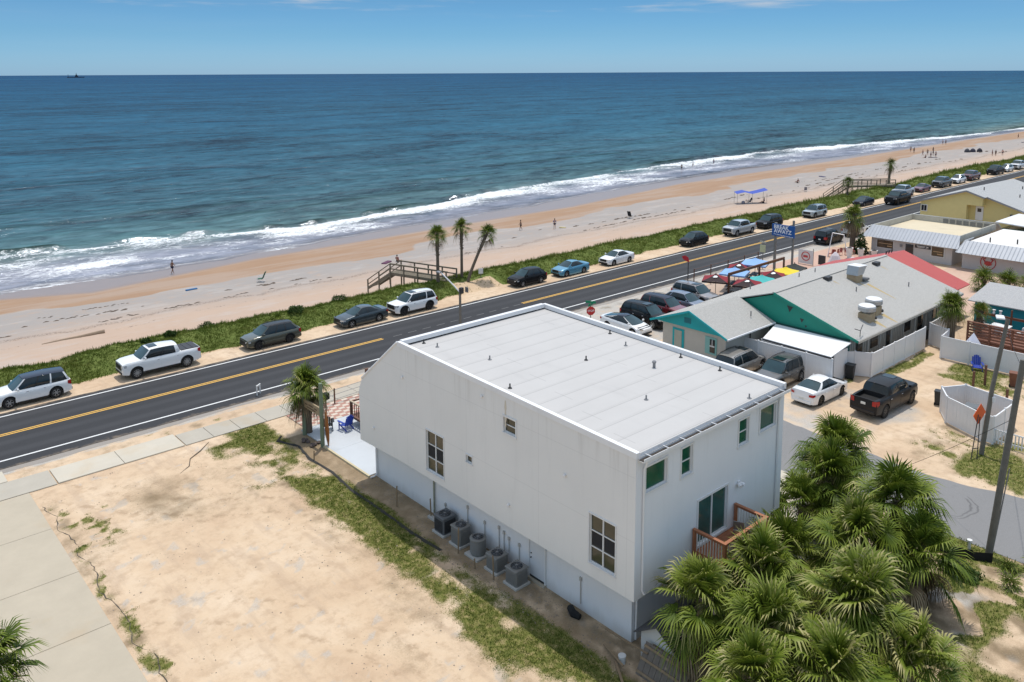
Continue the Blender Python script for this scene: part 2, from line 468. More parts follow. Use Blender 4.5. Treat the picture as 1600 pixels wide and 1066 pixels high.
# ------------------------------------------------------------------ roads, pavements, markings
def road_x(x, y0):                  # the coast road bends away slightly to the east far out
    return y0
def asphalt_mat(name, dark, light, cracks=False, marks=False, tyre=False):
    m, nt, b, out = new_mat(name); g = N(nt); p = g.pos()
    n1 = g.noise(.35, 5, .6, vec=g.mapping(p, (.25, 1, 1))) ; n2 = g.noise(40, 3, .8, vec=p); n3 = g.noise(2.2, 5, .7, vec=p)
    c = g.mix(n1, dark, light)
    c = g.mix(g.math('MULTIPLY', g.step(n2, .45, .75), .35), c, tuple(x * 1.7 for x in light))
    c = g.mix(g.math('MULTIPLY', g.step(n3, .55, .75), .3), c, tuple(x * .7 for x in dark))
    if tyre:
        yy = g.sep(p)[1]
        for c0 in (55.35, 56.95, 59.55, 61.0):
            k = g.math('SUBTRACT', 1.0, g.step(g.math('ABSOLUTE', g.math('SUBTRACT', yy, c0)), .1, .55))
            c = g.mix(g.math('MULTIPLY', k, g.math('MULTIPLY_ADD', n1, .5, .1)), c, tuple(x * 1.55 for x in light))
        e = g.step(g.math('ADD', g.math('ABSOLUTE', g.math('SUBTRACT', yy, 57.65)), g.math('MULTIPLY', g.noise(1.3, 5, .7, vec=p), 1.6)), 5.0, 5.6)
        c = g.mix(g.math('MULTIPLY', e, .6), c, (.30, .235, .17))
    if marks:
        v = g.node('ShaderNodeVectorMath', operation='DISTANCE'); g.link(p, v.inputs[0]); v.inputs[1].default_value = (43.9, 15.6, 0)
        d = g.math('ADD', v.outputs['Value'], g.math('MULTIPLY', g.noise(.9, 2, vec=p), .7))
        for r in (1.9, 2.15):
            k = g.math('SUBTRACT', 1.0, g.step(g.math('ABSOLUTE', g.math('SUBTRACT', d, r)), .0, .09))
            c = g.mix(g.math('MULTIPLY', g.math('MULTIPLY', k, .5), g.step(g.noise(.35, 2, .5, vec=p), .45, .55)), c, (.05, .05, .05))
    if cracks:
        e = g.voronoi(.35, vec=g.mapping(p, (1, 1, 0)), feature='DISTANCE_TO_EDGE')
        k = g.math('SUBTRACT', 1.0, g.step(e, .0, .012)); c = g.mix(g.math('MULTIPLY', k, .5), c, (.08, .08, .078))
    g.link(c, b.inputs['Base Color']); b.inputs['Roughness'].default_value = .85; b.inputs['Specular IOR Level'].default_value = .25
    g.link(g.bump(n2, .3, .008), b.inputs['Normal'])
    return m
M_ROAD = asphalt_mat('fresh_asphalt', (.030, .031, .034), (.044, .045, .048), tyre=True)
M_OLD = asphalt_mat('old_asphalt', (.175, .175, .175), (.225, .222, .218), marks=True)
M_SHOULDER = asphalt_mat('worn_shoulder', (.23, .205, .18), (.33, .30, .265))
def sheet(name, pts, z, m, th=0.0):
    mb = MB()
    if th: mb.prism([(x, y, z - th) for x, y in pts], (0, 0, th))
    else: mb.poly([(x, y, z) for x, y in pts])
    return mb.build(name, m)
def wob(pts_x, y, amp, seed):
    return [(x, y + amp * fnoise(x, 0, .35, seed)) for x in pts_x]
xr = axis((-120, 0, 20), (0, 130, .8), (130, 420, 12), (420, 1500, 90))
structure(sheet('road_shoulder', [(x, 52.55 + .22 * fnoise(x, 0, .5, 4)) for x in xr] + [(1500, 56), (-120, 56)], .006, M_SHOULDER))
structure(sheet('road', [(x, 53.1 + .05 * fnoise(x, 0, .6, 8)) for x in xr] + [(x, 62.25 + .07 * fnoise(x, 0, .5, 2)) for x in reversed(xr)], .030, M_ROAD, .02))
structure(sheet('side_street', [(40.9, -160), (40.9, 10), (40.8, 22), (40.9, 48), (39.5, 53.05), (48.5, 53.05), (47.4, 50), (47.2, 27)] +
          [(47.2 - .35 * math.sin((27 - y) * .32) + .18 * fnoise(y, 0, .7, 6) - .8 * math.exp(-((y - 17) / 3.5) ** 2), y) for y in np.arange(26, 4, -.5)] + [(47.5, 2), (47.5, -160)], .014, M_OLD))
M_WHITE = mat('white_road_paint', (.72, .72, .70), .7, var=.1, scale=6, dirt=.35, dirtcol=(.3, .3, .3), dscale=3)
M_YELLOW = mat('yellow_road_paint', (.70, .40, .07), .7, var=.1, scale=6, dirt=.3, dirtcol=(.3, .22, .1), dscale=3)
M_FAINT = mat('faded_road_paint', (.13, .13, .13), .8, var=.25, scale=8)
structure(sheet('white_edge_line', [(-120, 61.54), (1500, 61.54), (1500, 61.69), (-120, 61.69)], .034, M_WHITE))
structure(sheet('white_edge_line', [(-120, 54.17), (39, 54.17), (39, 54.32), (-120, 54.32)], .034, M_WHITE))
structure(sheet('white_edge_line', [(49, 54.17), (1500, 54.17), (1500, 54.32), (49, 54.32)], .034, M_WHITE))
for a, b_ in ((-120, 37.0), (53.2, 1500)):
    for yy in (58.12, 58.37):
        structure(sheet('yellow_centre_line', [(a, yy), (b_, yy), (b_, yy + .13), (a, yy + .13)], .034, M_YELLOW))
for x in (4.7, 10.6, 36.8, 20, 28):   # small reflective studs on the centre line
    pass
for yy in (58.15,):
    x = 38.0
    while x < 53: 
        structure(sheet('worn_dashed_line', [(x, yy), (x + .9, yy), (x + .9, yy + .1), (x, yy + .1)], .034, M_FAINT)); x += 1.55
# concrete
def concrete_mat(name, base, joint=None):
    m, nt, b, out = new_mat(name); g = N(nt); p = g.pos()
    n1 = g.noise(.7, 5, .65, vec=p); n2 = g.noise(30, 4, .7, vec=p); n3 = g.noise(.25, 4, .6, vec=p)
    c = g.mix(n1, tuple(x * .86 for x in base), tuple(min(1, x * 1.12) for x in base))
    c = g.mix(g.math('MULTIPLY', g.step(n2, .5, .8), .25), c, tuple(x * .7 for x in base))
    c = g.mix(g.math('MULTIPLY', g.step(n3, .55, .7), .35), c, (base[0] * .95, base[1] * .80, base[2] * .62))
    g.link(c, b.inputs['Base Color']); b.inputs['Roughness'].default_value = .88; b.inputs['Specular IOR Level'].default_value = .2
    g.link(g.bump(n2, .25, .008), b.inputs['Normal'])
    return m
M_CON = concrete_mat('weathered_concrete', (.45, .395, .305))
M_CONW = concrete_mat('pale_new_concrete', (.53, .485, .40))
M_CONG = concrete_mat('grey_pavement_concrete', (.43, .395, .33))
M_PATIO = mat('painted_patio_concrete', (.50, .53, .55), .6, var=.06, scale=.8, dirt=.15)
def slabs(name, x0, x1, y0, y1, nx, ny, z, m, gap=.025, th=.08):
    mb = MB()
    for i in range(nx):
        for j in range(ny):
            a = x0 + (x1 - x0) * i / nx; b_ = x0 + (x1 - x0) * (i + 1) / nx; c = y0 + (y1 - y0) * j / ny; d = y0 + (y1 - y0) * (j + 1) / ny
            mb.rbox(((a + b_) / 2, (c + d) / 2, z - th / 2), (b_ - a - gap, d - c - gap, th), .012)
    return mb.build(name, m)
structure(slabs('concrete_driveway', -15.7, 8.3, 5.4, 48.9, 5, 9, .055, M_CON))
structure(slabs('concrete_driveway_apron', -16, 7.7, 51.15, 52.75, 5, 1, .06, M_CONW))
structure(slabs('pavement', -16, 9.7, 48.95, 51.1, 5, 1, .062, M_CONG))
structure(slabs('pavement', 9.75, 16.75, 49.0, 51.1, 2, 1, .075, M_CONW))
structure(slabs('pavement', 16.8, 39.6, 49.0, 50.9, 13, 1, .058, M_CONG))
structure(slabs('concrete_drive_behind_house', 33.6, 40.8, 17.4, 26.5, 2, 3, .05, M_CONW))
structure(slabs('patio_slab', 23.05, 33.4, 38.1, 46.2, 3, 2, .07, M_PATIO, .01))
mb = MB()   # checkered pavers
for i in range(22):
    for j in range(9):
        mb.k = (i + j) % 2
        mb.bb(23.4 + i * .45, 23.4 + i * .45 + .44, 46.22 + j * .3, 46.22 + j * .3 + .29, 0, .066)
structure(mb.build('checkered_paver_terrace', [mat('red_paver', (.40, .21, .16), .8, var=.15), mat('pale_paver', (.58, .49, .40), .8, var=.12)]))
mb = MB(); mb.beam((22.98, 43.2, .05), (22.98, 38.0, .05), .12, .1)
structure(mb.build('patio_kerb', mat('pale_yellow_timber', (.55, .47, .3), .8)))
structure(sheet('dining_terrace', [(66.8, 41), (84, 41), (84, 50.3), (66.8, 50.3)], .012, mat('terrace_pavers', (.45, .34, .26), .85, var=.2, scale=3)))
structure(sheet('shop_forecourt', [(84.5, 41), (101, 41), (101, 50.6), (84.5, 50.6)], .010, mat('forecourt_pavers', (.50, .33, .25), .85, var=.15, scale=3)))
structure(sheet('courtyard', [(81.8, 19), (100.5, 19), (100.5, 36), (81.8, 36)], .010, mat('courtyard_sand', (.52, .36, .27), .9, var=.12, scale=2)))
structure(sheet('gravel_parking', [(101, 50.8), (126, 50.8), (126, 53), (101, 53)], .009, M_SHOULDER))

# ------------------------------------------------------------------ dune and beach
WL = [(-200, 116), (20, 115.5), (35, 114.5), (62, 117), (73, 119), (90, 120), (110, 121), (135, 125), (175, 128), (210, 130), (259, 124.8), (320, 124), (390, 125), (700, 125), (4000, 125)]
BR = [(-200, 143), (23, 141.8), (41, 139.6), (72, 133.0), (100, 137), (127, 143.5), (184, 150), (254, 152), (320, 142), (371, 133.5), (441, 131), (700, 131), (4000, 131)]
WET = [(-200, 110), (18, 112), (27, 107.5), (50, 112), (92, 113.3), (118, 113.7), (162, 121), (237, 121), (300, 122), (353, 123), (4000, 123)]
def dune_crest(x): return 69.3 + .9 * fnoise(x, 3, .06, 17)
def beach_z(x, y):
    cr = dune_crest(x); hcr = .75 + .35 * fnoise(x, 0, .09, 12) + .2 * fnoise(x, y, .5, 31)
    if y <= cr: return hcr * sstep(y, 65.0, cr - .8) if y > 65 else 0.0
    z = float(np.interp(y, [cr, cr + 3.5, cr + 7, 88, 103, 113, 125, 160], [hcr, -.9, -2.2, -3.0, -3.75, -4.05, -4.55, -6.5]))
    return z + .05 * fnoise(x, y, .25, 44) * sstep(y, cr + 2, cr + 8) * (1 - sstep(y, 100, 112))
def beach_mask(x, y):
    ly = fnoise(x, y, .04, 61); n = fnoise(x, y, .18, 15)
    veg = inband(y, 65.1 + .5 * fnoise(x, 0, .3, 7), 71.5 + 1.2 * fnoise(x, 0, .12, 27), .35)
    if 51.5 < x < 57 and y < 67.6: veg *= .1
    wet = sstep(y, interp(x, WET) - 1.5, interp(x, WET) + 1.5)
    org = inband(y, 101.6 + 5.0 * ly + interp(x, [(16, 2), (60, -1), (100, 5), (220, 8), (370, 9)]), interp(x, WET) + .5, 1.2)
    return (veg, org, wet, 1)
def beach_material():
    m, nt, b, out = new_mat('beach_sand'); g = N(nt); p = g.pos()
    ms = g.node('ShaderNodeSeparateColor'); g.link(g.attr('mask'), ms.inputs[0]); V, O, W_ = ms.outputs
    y = g.sep(p)[1]
    st = g.noise(.16, 6, .62, vec=g.mapping(p, (.32, 1, 1))); nf = g.noise(6, 5, .7, vec=p); nm = g.noise(.9, 5, .65, vec=g.mapping(p, (.6, 1, 1)))
    # warm shelly coquina sand near the dune, greyer and flatter further down
    t = g.math('ADD', g.step(y, 84, 97), g.math('MULTIPLY_ADD', st, .9, -.45), clamp=True)
    dry = g.mix(t, (.46, .345, .265), (.325, .297, .275))
    dry = g.mix(g.math('MULTIPLY', g.step(nm, .5, .72), .45), dry, (.43, .30, .215)); dry = g.mix(g.math('MULTIPLY', g.step(g.noise(.35, 6, .7, vec=g.mapping(p, (.35, 1, 1))), .5, .66), .4), dry, (.46, .42, .385))
    dry = g.mix(g.math('MULTIPLY', g.step(nf, .55, .8), .28), dry, (.33, .27, .22))
    near = g.mix(g.noise(1.5, 5, .7, vec=p), (.60, .45, .30), (.50, .36, .23))
    dry = g.mix(g.step(y, 74, 68), dry, near)
    # wrack line
    wy = g.math('ADD', y, g.math('MULTIPLY', g.noise(.07, 4, .6, vec=g.mapping(p, (1, 0, 0))), 9))
    wr = g.math('MULTIPLY', g.math('SUBTRACT', 1.0, g.step(g.math('ABSOLUTE', g.math('SUBTRACT', wy, 95.2)), .0, .9)), g.step(nf, .46, .60))
    wr2 = g.math('MULTIPLY', g.math('SUBTRACT', 1.0, g.step(g.math('ABSOLUTE', g.math('SUBTRACT', wy, 92.0)), .0, .5)), g.step(g.noise(2.5, 5, .7, vec=p), .55, .66))
    dry = g.mix(g.math('MULTIPLY', wr, .75), dry, (.09, .07, .055))
    dry = g.mix(g.math('MULTIPLY', wr2, .8), dry, (.08, .065, .05))
    org = g.mix(g.noise(.5, 5, .65, vec=g.mapping(p, (.25, 1, 1))), (.285, .172, .105), (.38, .265, .18)); org = g.mix(g.step(g.noise(.28, 5, .65, vec=g.mapping(p, (.14, 1, 1))), .45, .62), org, (.36, .265, .20))
    c = g.mix(g.step(g.math('ADD', O, g.math('MULTIPLY_ADD', nm, .5, -.25)), .3, .7), dry, org)
    wet = g.mix(nm, (.22, .165, .14), (.28, .205, .165))
    c = g.mix(g.step(g.math('ADD', W_, g.math('MULTIPLY_ADD', nm, .4, -.2)), .3, .8), c, wet)
    veg = g.mix(nm, (.085, .13, .028), (.17, .19, .055))
    c = g.mix(g.step(g.math('ADD', V, g.math('MULTIPLY_ADD', nf, .6, -.3)), .35, .6), c, veg)
    g.link(c, b.inputs['Base Color'])
    g.link(g.math('MULTIPLY_ADD', W_, -.62, .92), b.inputs['Roughness'])
    g.link(g.math('MULTIPLY_ADD', W_, .4, .1), b.inputs['Specular IOR Level'])
    h = g.math('ADD', g.math('MULTIPLY', nm, .8), g.math('MULTIPLY', nf, .4))
    bs = g.node('ShaderNodeBump'); bs.inputs['Distance'].default_value = .12
    g.link(g.math('MULTIPLY_ADD', W_, -.58, .6), bs.inputs['Strength']); g.link(h, bs.inputs['Height'])
    g.link(bs.outputs[0], b.inputs['Normal'])
    return m
bx = axis((-200, 0, 10), (0, 120, .6), (120, 300, 1.6), (300, 600, 6), (600, 4000, 120))
by = axis((64.9, 78, .45), (78, 130, 1.0), (130, 160, 10))
structure(grid_sheet('beach', bx, by, beach_z, beach_material(), beach_mask))

# ------------------------------------------------------------------ the sea
def sea_material():
    m, nt, b, out = new_mat('sea_water'); g = N(nt); p = g.pos()
    ms = g.node('ShaderNodeSeparateColor'); g.link(g.attr('mask'), ms.inputs[0]); T, Dd, C = ms.outputs   # T foam zone position, Dd depth of water at the edge, C crest
    y = g.sep(p)[1]
    T4 = g.math('MULTIPLY', T, 4.0)
    far = g.math('LOGARITHM', g.math('MAXIMUM', g.math('SUBTRACT', y, 110), 10), 10.0)   # 1 .. 4.7
    patch = g.noise(.012, 5, .55, vec=g.mapping(p, (.35, 1, 1))); patch2 = g.noise(.0012, 4, .5, vec=g.mapping(p, (.25, 1, 1)))
    fr = g.math('ADD', far, g.math('MULTIPLY_ADD', patch, .5, -.25))
    col = g.ramp(g.math('DIVIDE', fr, 5.0), [(.28, (.075, .135, .125)), (.36, (.036, .096, .116)), (.46, (.016, .073, .110)), (.60, (.007, .056, .106)), (.76, (.003, .044, .104)), (.95, (.002, .034, .096))])
    sand_stir = g.math('MULTIPLY', g.step(patch, .52, .70), g.step(fr, 2.1, 1.5))
    col = g.mix(g.math('MULTIPLY', sand_stir, .6), col, (.13, .14, .095))
    col = g.mix(g.math('MULTIPLY', g.step(patch2, .56, .66), g.math('MULTIPLY', g.step(far, 3.0, 3.6), .5)), col, (.02, .13, .16))
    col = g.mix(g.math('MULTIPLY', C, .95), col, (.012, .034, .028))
    shallow = g.mix(g.noise(.6, 4, .6, vec=p), (.17, .17, .19), (.26, .245, .26))
    col = g.mix(g.step(T4, 1.1, .45), col, shallow)
    # ripple and chop: crossing, stretched noises
    w1 = g.noise(.055, 5, .62, vec=g.mapping(p, (.55, 1, 1), (0, 0, -.25)), dist=.6)
    w2 = g.noise(.38, 5, .65, vec=g.mapping(p, (.5, 1, 1), (0, 0, .2)), dist=.5)
    w3 = g.noise(2.4, 4, .65, vec=g.mapping(p, (.6, 1, 1)))
    w0 = g.noise(.010, 4, .6, vec=g.mapping(p, (.3, 1, 1), (0, 0, -.1)))
    dk = g.math('ADD', g.math('MULTIPLY', g.math('SUBTRACT', w2, .5), 2.6), g.math('MULTIPLY', g.math('SUBTRACT', w1, .5), 2.2)); dk = g.math('ADD', dk, g.math('MULTIPLY', g.math('SUBTRACT', w0, .5), 1.5)); wl = g.noise(.035, 3, .5, vec=g.mapping(p, (.10, 1, 1), (0, 0, -.06))); dk = g.math('SUBTRACT', dk, g.math('MULTIPLY', g.step(wl, .55, .66), .3))
    sc = g.node('ShaderNodeVectorMath', operation='SCALE'); g.link(col, sc.inputs[0]); g.link(g.math('ADD', 1.0, dk), sc.inputs[3])  # glints and dark lines of the chop painted into the water colour
    col = sc.outputs[0]
    # foam: dense at the break, a lace of bubbles behind it, a thin line at the edge
    q = g.mapping(p, (.55, 1, 1))
    qd = g.node('ShaderNodeVectorMath', operation='ADD'); g.link(q, qd.inputs[0])
    nz = g.node('ShaderNodeTexNoise'); nz.inputs['Scale'].default_value = .35; nz.inputs['Detail'].default_value = 4; g.link(p, nz.inputs['Vector'])
    sv = g.node('ShaderNodeVectorMath', operation='SCALE'); g.link(nz.outputs[1], sv.inputs[0]); sv.inputs[3].default_value = 3.2; g.link(sv.outputs[0], qd.inputs[1])
    e1 = g.voronoi(.8, vec=qd.outputs[0], feature='DISTANCE_TO_EDGE'); e2 = g.voronoi(2.3, vec=qd.outputs[0], feature='DISTANCE_TO_EDGE')
    fn = g.noise(1.1, 6, .75, vec=q); fb = g.noise(.09, 5, .6, vec=g.mapping(p, (.45, 1, 1)))
    dens = g.ramp(g.math('DIVIDE', T4, 2.0), [(0, .40), (.03, .32), (.12, .36), (.22, .40), (.30, .47), (.38, .60), (.45, .76), (.50, .88), (.515, .10), (.56, .0), (1, 0)])
    dens = g.math('ADD', dens, g.math('MULTIPLY', g.math('SUBTRACT', fb, .5), g.math('MULTIPLY', 2.3, g.step(T4, 1.12, .95))))
    lace = g.math('MAXIMUM', g.math('SUBTRACT', 1.0, g.step(e1, .0, .20)), g.math('MULTIPLY', g.math('SUBTRACT', 1.0, g.step(e2, .0, .22)), .75))
    lace = g.math('ADD', g.math('MULTIPLY', lace, .55), g.math('MULTIPLY', fn, .75))
    foam = g.step(g.math('ADD', g.math('MULTIPLY', lace, .6), dens), .88, 1.26)
    edge = g.math('MULTIPLY', g.math('SUBTRACT', 1.0, g.step(g.math('ABSOLUTE', g.math('SUBTRACT', T4, g.math('MULTIPLY_ADD', fb, .20, -.04))), .0, .035)), g.step(fn, .36, .6))
    foam = g.math('MAXIMUM', foam, g.math('MULTIPLY', edge, .8))
    caps = g.math('MULTIPLY', g.step(g.noise(.30, 6, .72, vec=g.mapping(p, (.55, 1, 1))), .80, .83), g.step(far, 3.2, 2.2))
    foam = g.math('MAXIMUM', foam, caps)
    foam = g.math('MULTIPLY', foam, .88)
    col = g.mix(foam, col, (.80, .82, .83))
    g.link(col, b.inputs['Base Color'])
    g.link(g.math('MULTIPLY_ADD', foam, .5, .20), b.inputs['Roughness'])
    b.inputs['IOR'].default_value = 1.33
    b.inputs['Specular IOR Level'].default_value = 0.0
    calm = g.step(T4, .1, 1.0)
    b1 = g.bump(w1, .7, 2.6); b2 = g.node('ShaderNodeBump'); b2.inputs['Distance'].default_value = .5; g.link(w2, b2.inputs['Height']); g.link(g.math('MULTIPLY_ADD', calm, .75, .1), b2.inputs['Strength']); g.link(b1, b2.inputs['Normal'])
    b3 = g.bump(w3, .35, .10, b2.outputs[0]); b4 = g.bump(w0, .6, 9.0, b3)
    b5 = g.bump(foam, .5, .15, b4)
    g.link(b5, b.inputs['Normal'])
    gl = g.node('ShaderNodeBsdfGlossy'); gl.inputs['Roughness'].default_value = .16; g.link(b5, gl.inputs['Normal']); gl.inputs[0].default_value = (.85, .9, 1, 1)
    mg = g.node('ShaderNodeMixShader'); g.link(g.math('MULTIPLY', g.math('SUBTRACT', 1.0, foam), g.math('MULTIPLY', g.math('MULTIPLY_ADD', g.step(T4, 1.1, .3), .14, .13), g.math('MULTIPLY_ADD', C, -.8, 1.0, clamp=True))), mg.inputs[0]); g.link(b.outputs[0], mg.inputs[1]); g.link(gl.outputs[0], mg.inputs[2])
    tr = g.node('ShaderNodeBsdfTransparent'); mx = g.node('ShaderNodeMixShader')
    g.link(g.math('MAXIMUM', g.math('MULTIPLY_ADD', Dd, .75, .25, clamp=True), foam), mx.inputs[0]); g.link(tr.outputs[0], mx.inputs[1]); g.link(mg.outputs[0], mx.inputs[2]); g.link(mx.outputs[0], out.inputs[0])
    return m
def edge_y(x):
    return interp(x, WL) + .9 * fnoise(x, 0, .11, 71) + .35 * fnoise(x, 5, .4, 77)
def break_y(x): return interp(x, BR) + 1.0 * fnoise(x, 0, .10, 81) + .4 * fnoise(x, 2, .35, 83)
SEA = -4.62
def ridge(y, y0, wf, wb, h):     # a wave: steep toward the shore, long seaward
    d = y - y0
    return h * math.exp(-(d / (wf if d < 0 else wb)) ** 2)
def sea_point(x, d):
    e = edge_y(x); br = break_y(x)
    y = e + d
    t = d / max(br - e, 4.0)
    k = sstep(d, 0, 6)
    gapx = fnoise(x, 0, .05, 91)
    z = SEA
    crest = 0.0
    z += ridge(y, br + 1.6, 1.3, 2.6, .75 * sstep(gapx, -.55, .1) + .2)
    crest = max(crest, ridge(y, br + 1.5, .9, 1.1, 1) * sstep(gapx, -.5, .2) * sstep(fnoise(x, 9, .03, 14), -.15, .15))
    for yo, h_, s_ in ((155.5, .5, 101), (169.5, .62, 111), (186, .42, 121), (205, .3, 131), (232, .3, 141)):
        a = .55 + 1.4 * fnoise(x, 0, .02, s_)
        z += ridge(y, yo + 2.6 * fnoise(x, 0, .02, s_ + 5), 2.2, 4.0, .55 * h_ * max(0, min(1, a)))
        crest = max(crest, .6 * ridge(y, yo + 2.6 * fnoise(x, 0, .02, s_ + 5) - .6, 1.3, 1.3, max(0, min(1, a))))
    z += .09 * k * fnoise(x * .6, y, .30, 55) * (1 - sstep(d, 150, 300)) + .16 * k * fnoise(x * .4, y, .09, 58)
    zb = beach_z(x, min(y, 159))
    if d < 18: z = max(z, zb + .012 + .02 * k)
    return (x, y, z), (min(1, t / 4), sstep(d, -.5, 5.0), crest, 1)
sx = axis((-900, -60, 60), (-60, 0, 6), (0, 130, .75), (130, 330, 1.5), (330, 600, 6), (600, 2000, 60), (2000, 9000, 700), (9000, 90000, 9000))
sd = axis((0, 30, .45), (30, 70, .8), (70, 130, 2), (130, 300, 8), (300, 1200, 60), (1200, 6000, 600), (6000, 90000, 8400))
V = np.zeros((len(sd), len(sx), 3), np.float32); A = np.zeros((len(sd), len(sx), 4), np.float32)
for j, d in enumerate(sd):
    for i, x in enumerate(sx):
        if d > 300: V[j, i] = (x, interp(x, WL) + d, SEA); A[j, i] = (1, 1, 0, 1)
        else: V[j, i], A[j, i] = sea_point(x, d)
idx = np.arange(len(sd) * len(sx)).reshape(len(sd), len(sx))
F = np.stack([idx[:-1, :-1], idx[:-1, 1:], idx[1:, 1:], idx[1:, :-1]], -1).ravel()
o = raw_mesh('sea', V.reshape(-1, 3), F, 4, sea_material(), attrs={'mask': ('FLOAT_COLOR', A.reshape(-1, 4))})
o.data.polygons.foreach_set('use_smooth', [True] * len(o.data.polygons)); structure(o)
# ------------------------------------------------------------------ vehicles
M_GLASS = glass_mat('tinted_car_glass', (.012, .02, .024), .04)
M_WSHIELD = glass_mat('windscreen_glass', (.02, .05, .06), .04)
M_TYRE = mat('tyre_rubber', (.012, .012, .012), .85, var=.1)
M_TRIM = mat('black_plastic_trim', (.013, .013, .014), .55, var=.1)
M_RIM_S = mat('silver_alloy', (.42, .43, .44), .3, .8, .05)
M_RIM_D = mat('dark_alloy', (.05, .05, .052), .35, .6, .05)
M_LAMP = mat('clear_headlamp', (.55, .58, .6), .12, .3, .1, 20)
M_TAIL = mat('red_tail_lamp', (.38, .012, .012), .15, .0, .1, 20)
M_CHROME = mat('chrome_trim', (.6, .6, .62), .18, .9, .03)
M_PLATE = mat('number_plate', (.65, .66, .62), .5, var=.1)
M_UNDER = mat('dark_underbody', (.008, .008, .008), .9, var=.1)

KINDS = {
 'suv':   dict(L=4.85, W=1.95, H=1.78, belt=1.10, wb=2.88, r=.395, gc=.24, hood=[(2.42, .62), (2.36, .92), (2.0, 1.0), (1.15, 1.10)], rear=[(-2.05, 1.10), (-2.36, 1.06), (-2.42, .70)],
               cx=1.25, rf=.52, rr=-2.02, rb=-2.32, wr=.71, clad=True, rails=True),
 'cross': dict(L=4.50, W=1.84, H=1.64, belt=1.02, wb=2.64, r=.34, gc=.21, hood=[(2.25, .58), (2.18, .80), (1.8, .92), (1.05, 1.03)], rear=[(-1.85, 1.04), (-2.18, 1.0), (-2.25, .66)],
               cx=1.15, rf=.35, rr=-1.45, rb=-2.10, wr=.60, clad=True, rails=False),
 'wagon': dict(L=4.86, W=1.87, H=1.66, belt=1.02, wb=2.75, r=.35, gc=.25, hood=[(2.43, .60), (2.36, .82), (1.95, .93), (1.20, 1.03)], rear=[(-2.0, 1.05), (-2.36, 1.02), (-2.43, .66)],
               cx=1.30, rf=.50, rr=-1.75, rb=-2.28, wr=.62, clad=True, rails=True),
 'sedan': dict(L=4.75, W=1.83, H=1.46, belt=.93, wb=2.76, r=.33, gc=.17, hood=[(2.37, .50), (2.30, .66), (1.9, .80), (1.12, .94)], rear=[(-1.62, 1.01), (-2.28, .98), (-2.37, .62)],
               cx=1.18, rf=.30, rr=-.85, rb=-1.72, wr=.56, clad=False, rails=False),
 'fast':  dict(L=4.70, W=1.85, H=1.44, belt=.95, wb=2.85, r=.34, gc=.16, hood=[(2.35, .48), (2.28, .62), (1.9, .76), (1.35, .90)], rear=[(-1.95, 1.05), (-2.26, 1.02), (-2.35, .60)],
               cx=1.42, rf=.20, rr=-.70, rb=-2.05, wr=.55, clad=False, rails=False),
 'pickup': dict(L=5.85, W=2.03, H=1.95, belt=1.27, wb=3.70, r=.44, gc=.36, hood=[(2.92, .74), (2.88, 1.14), (2.55, 1.24), (1.52, 1.30)], rear=[(-2.80, 1.30), (-2.88, 1.28), (-2.92, .80)],
               cx=1.60, rf=.92, rr=-1.16, rb=-1.34, wr=.79, clad=False, rails=False, bed=(-1.42, -2.82)),
}
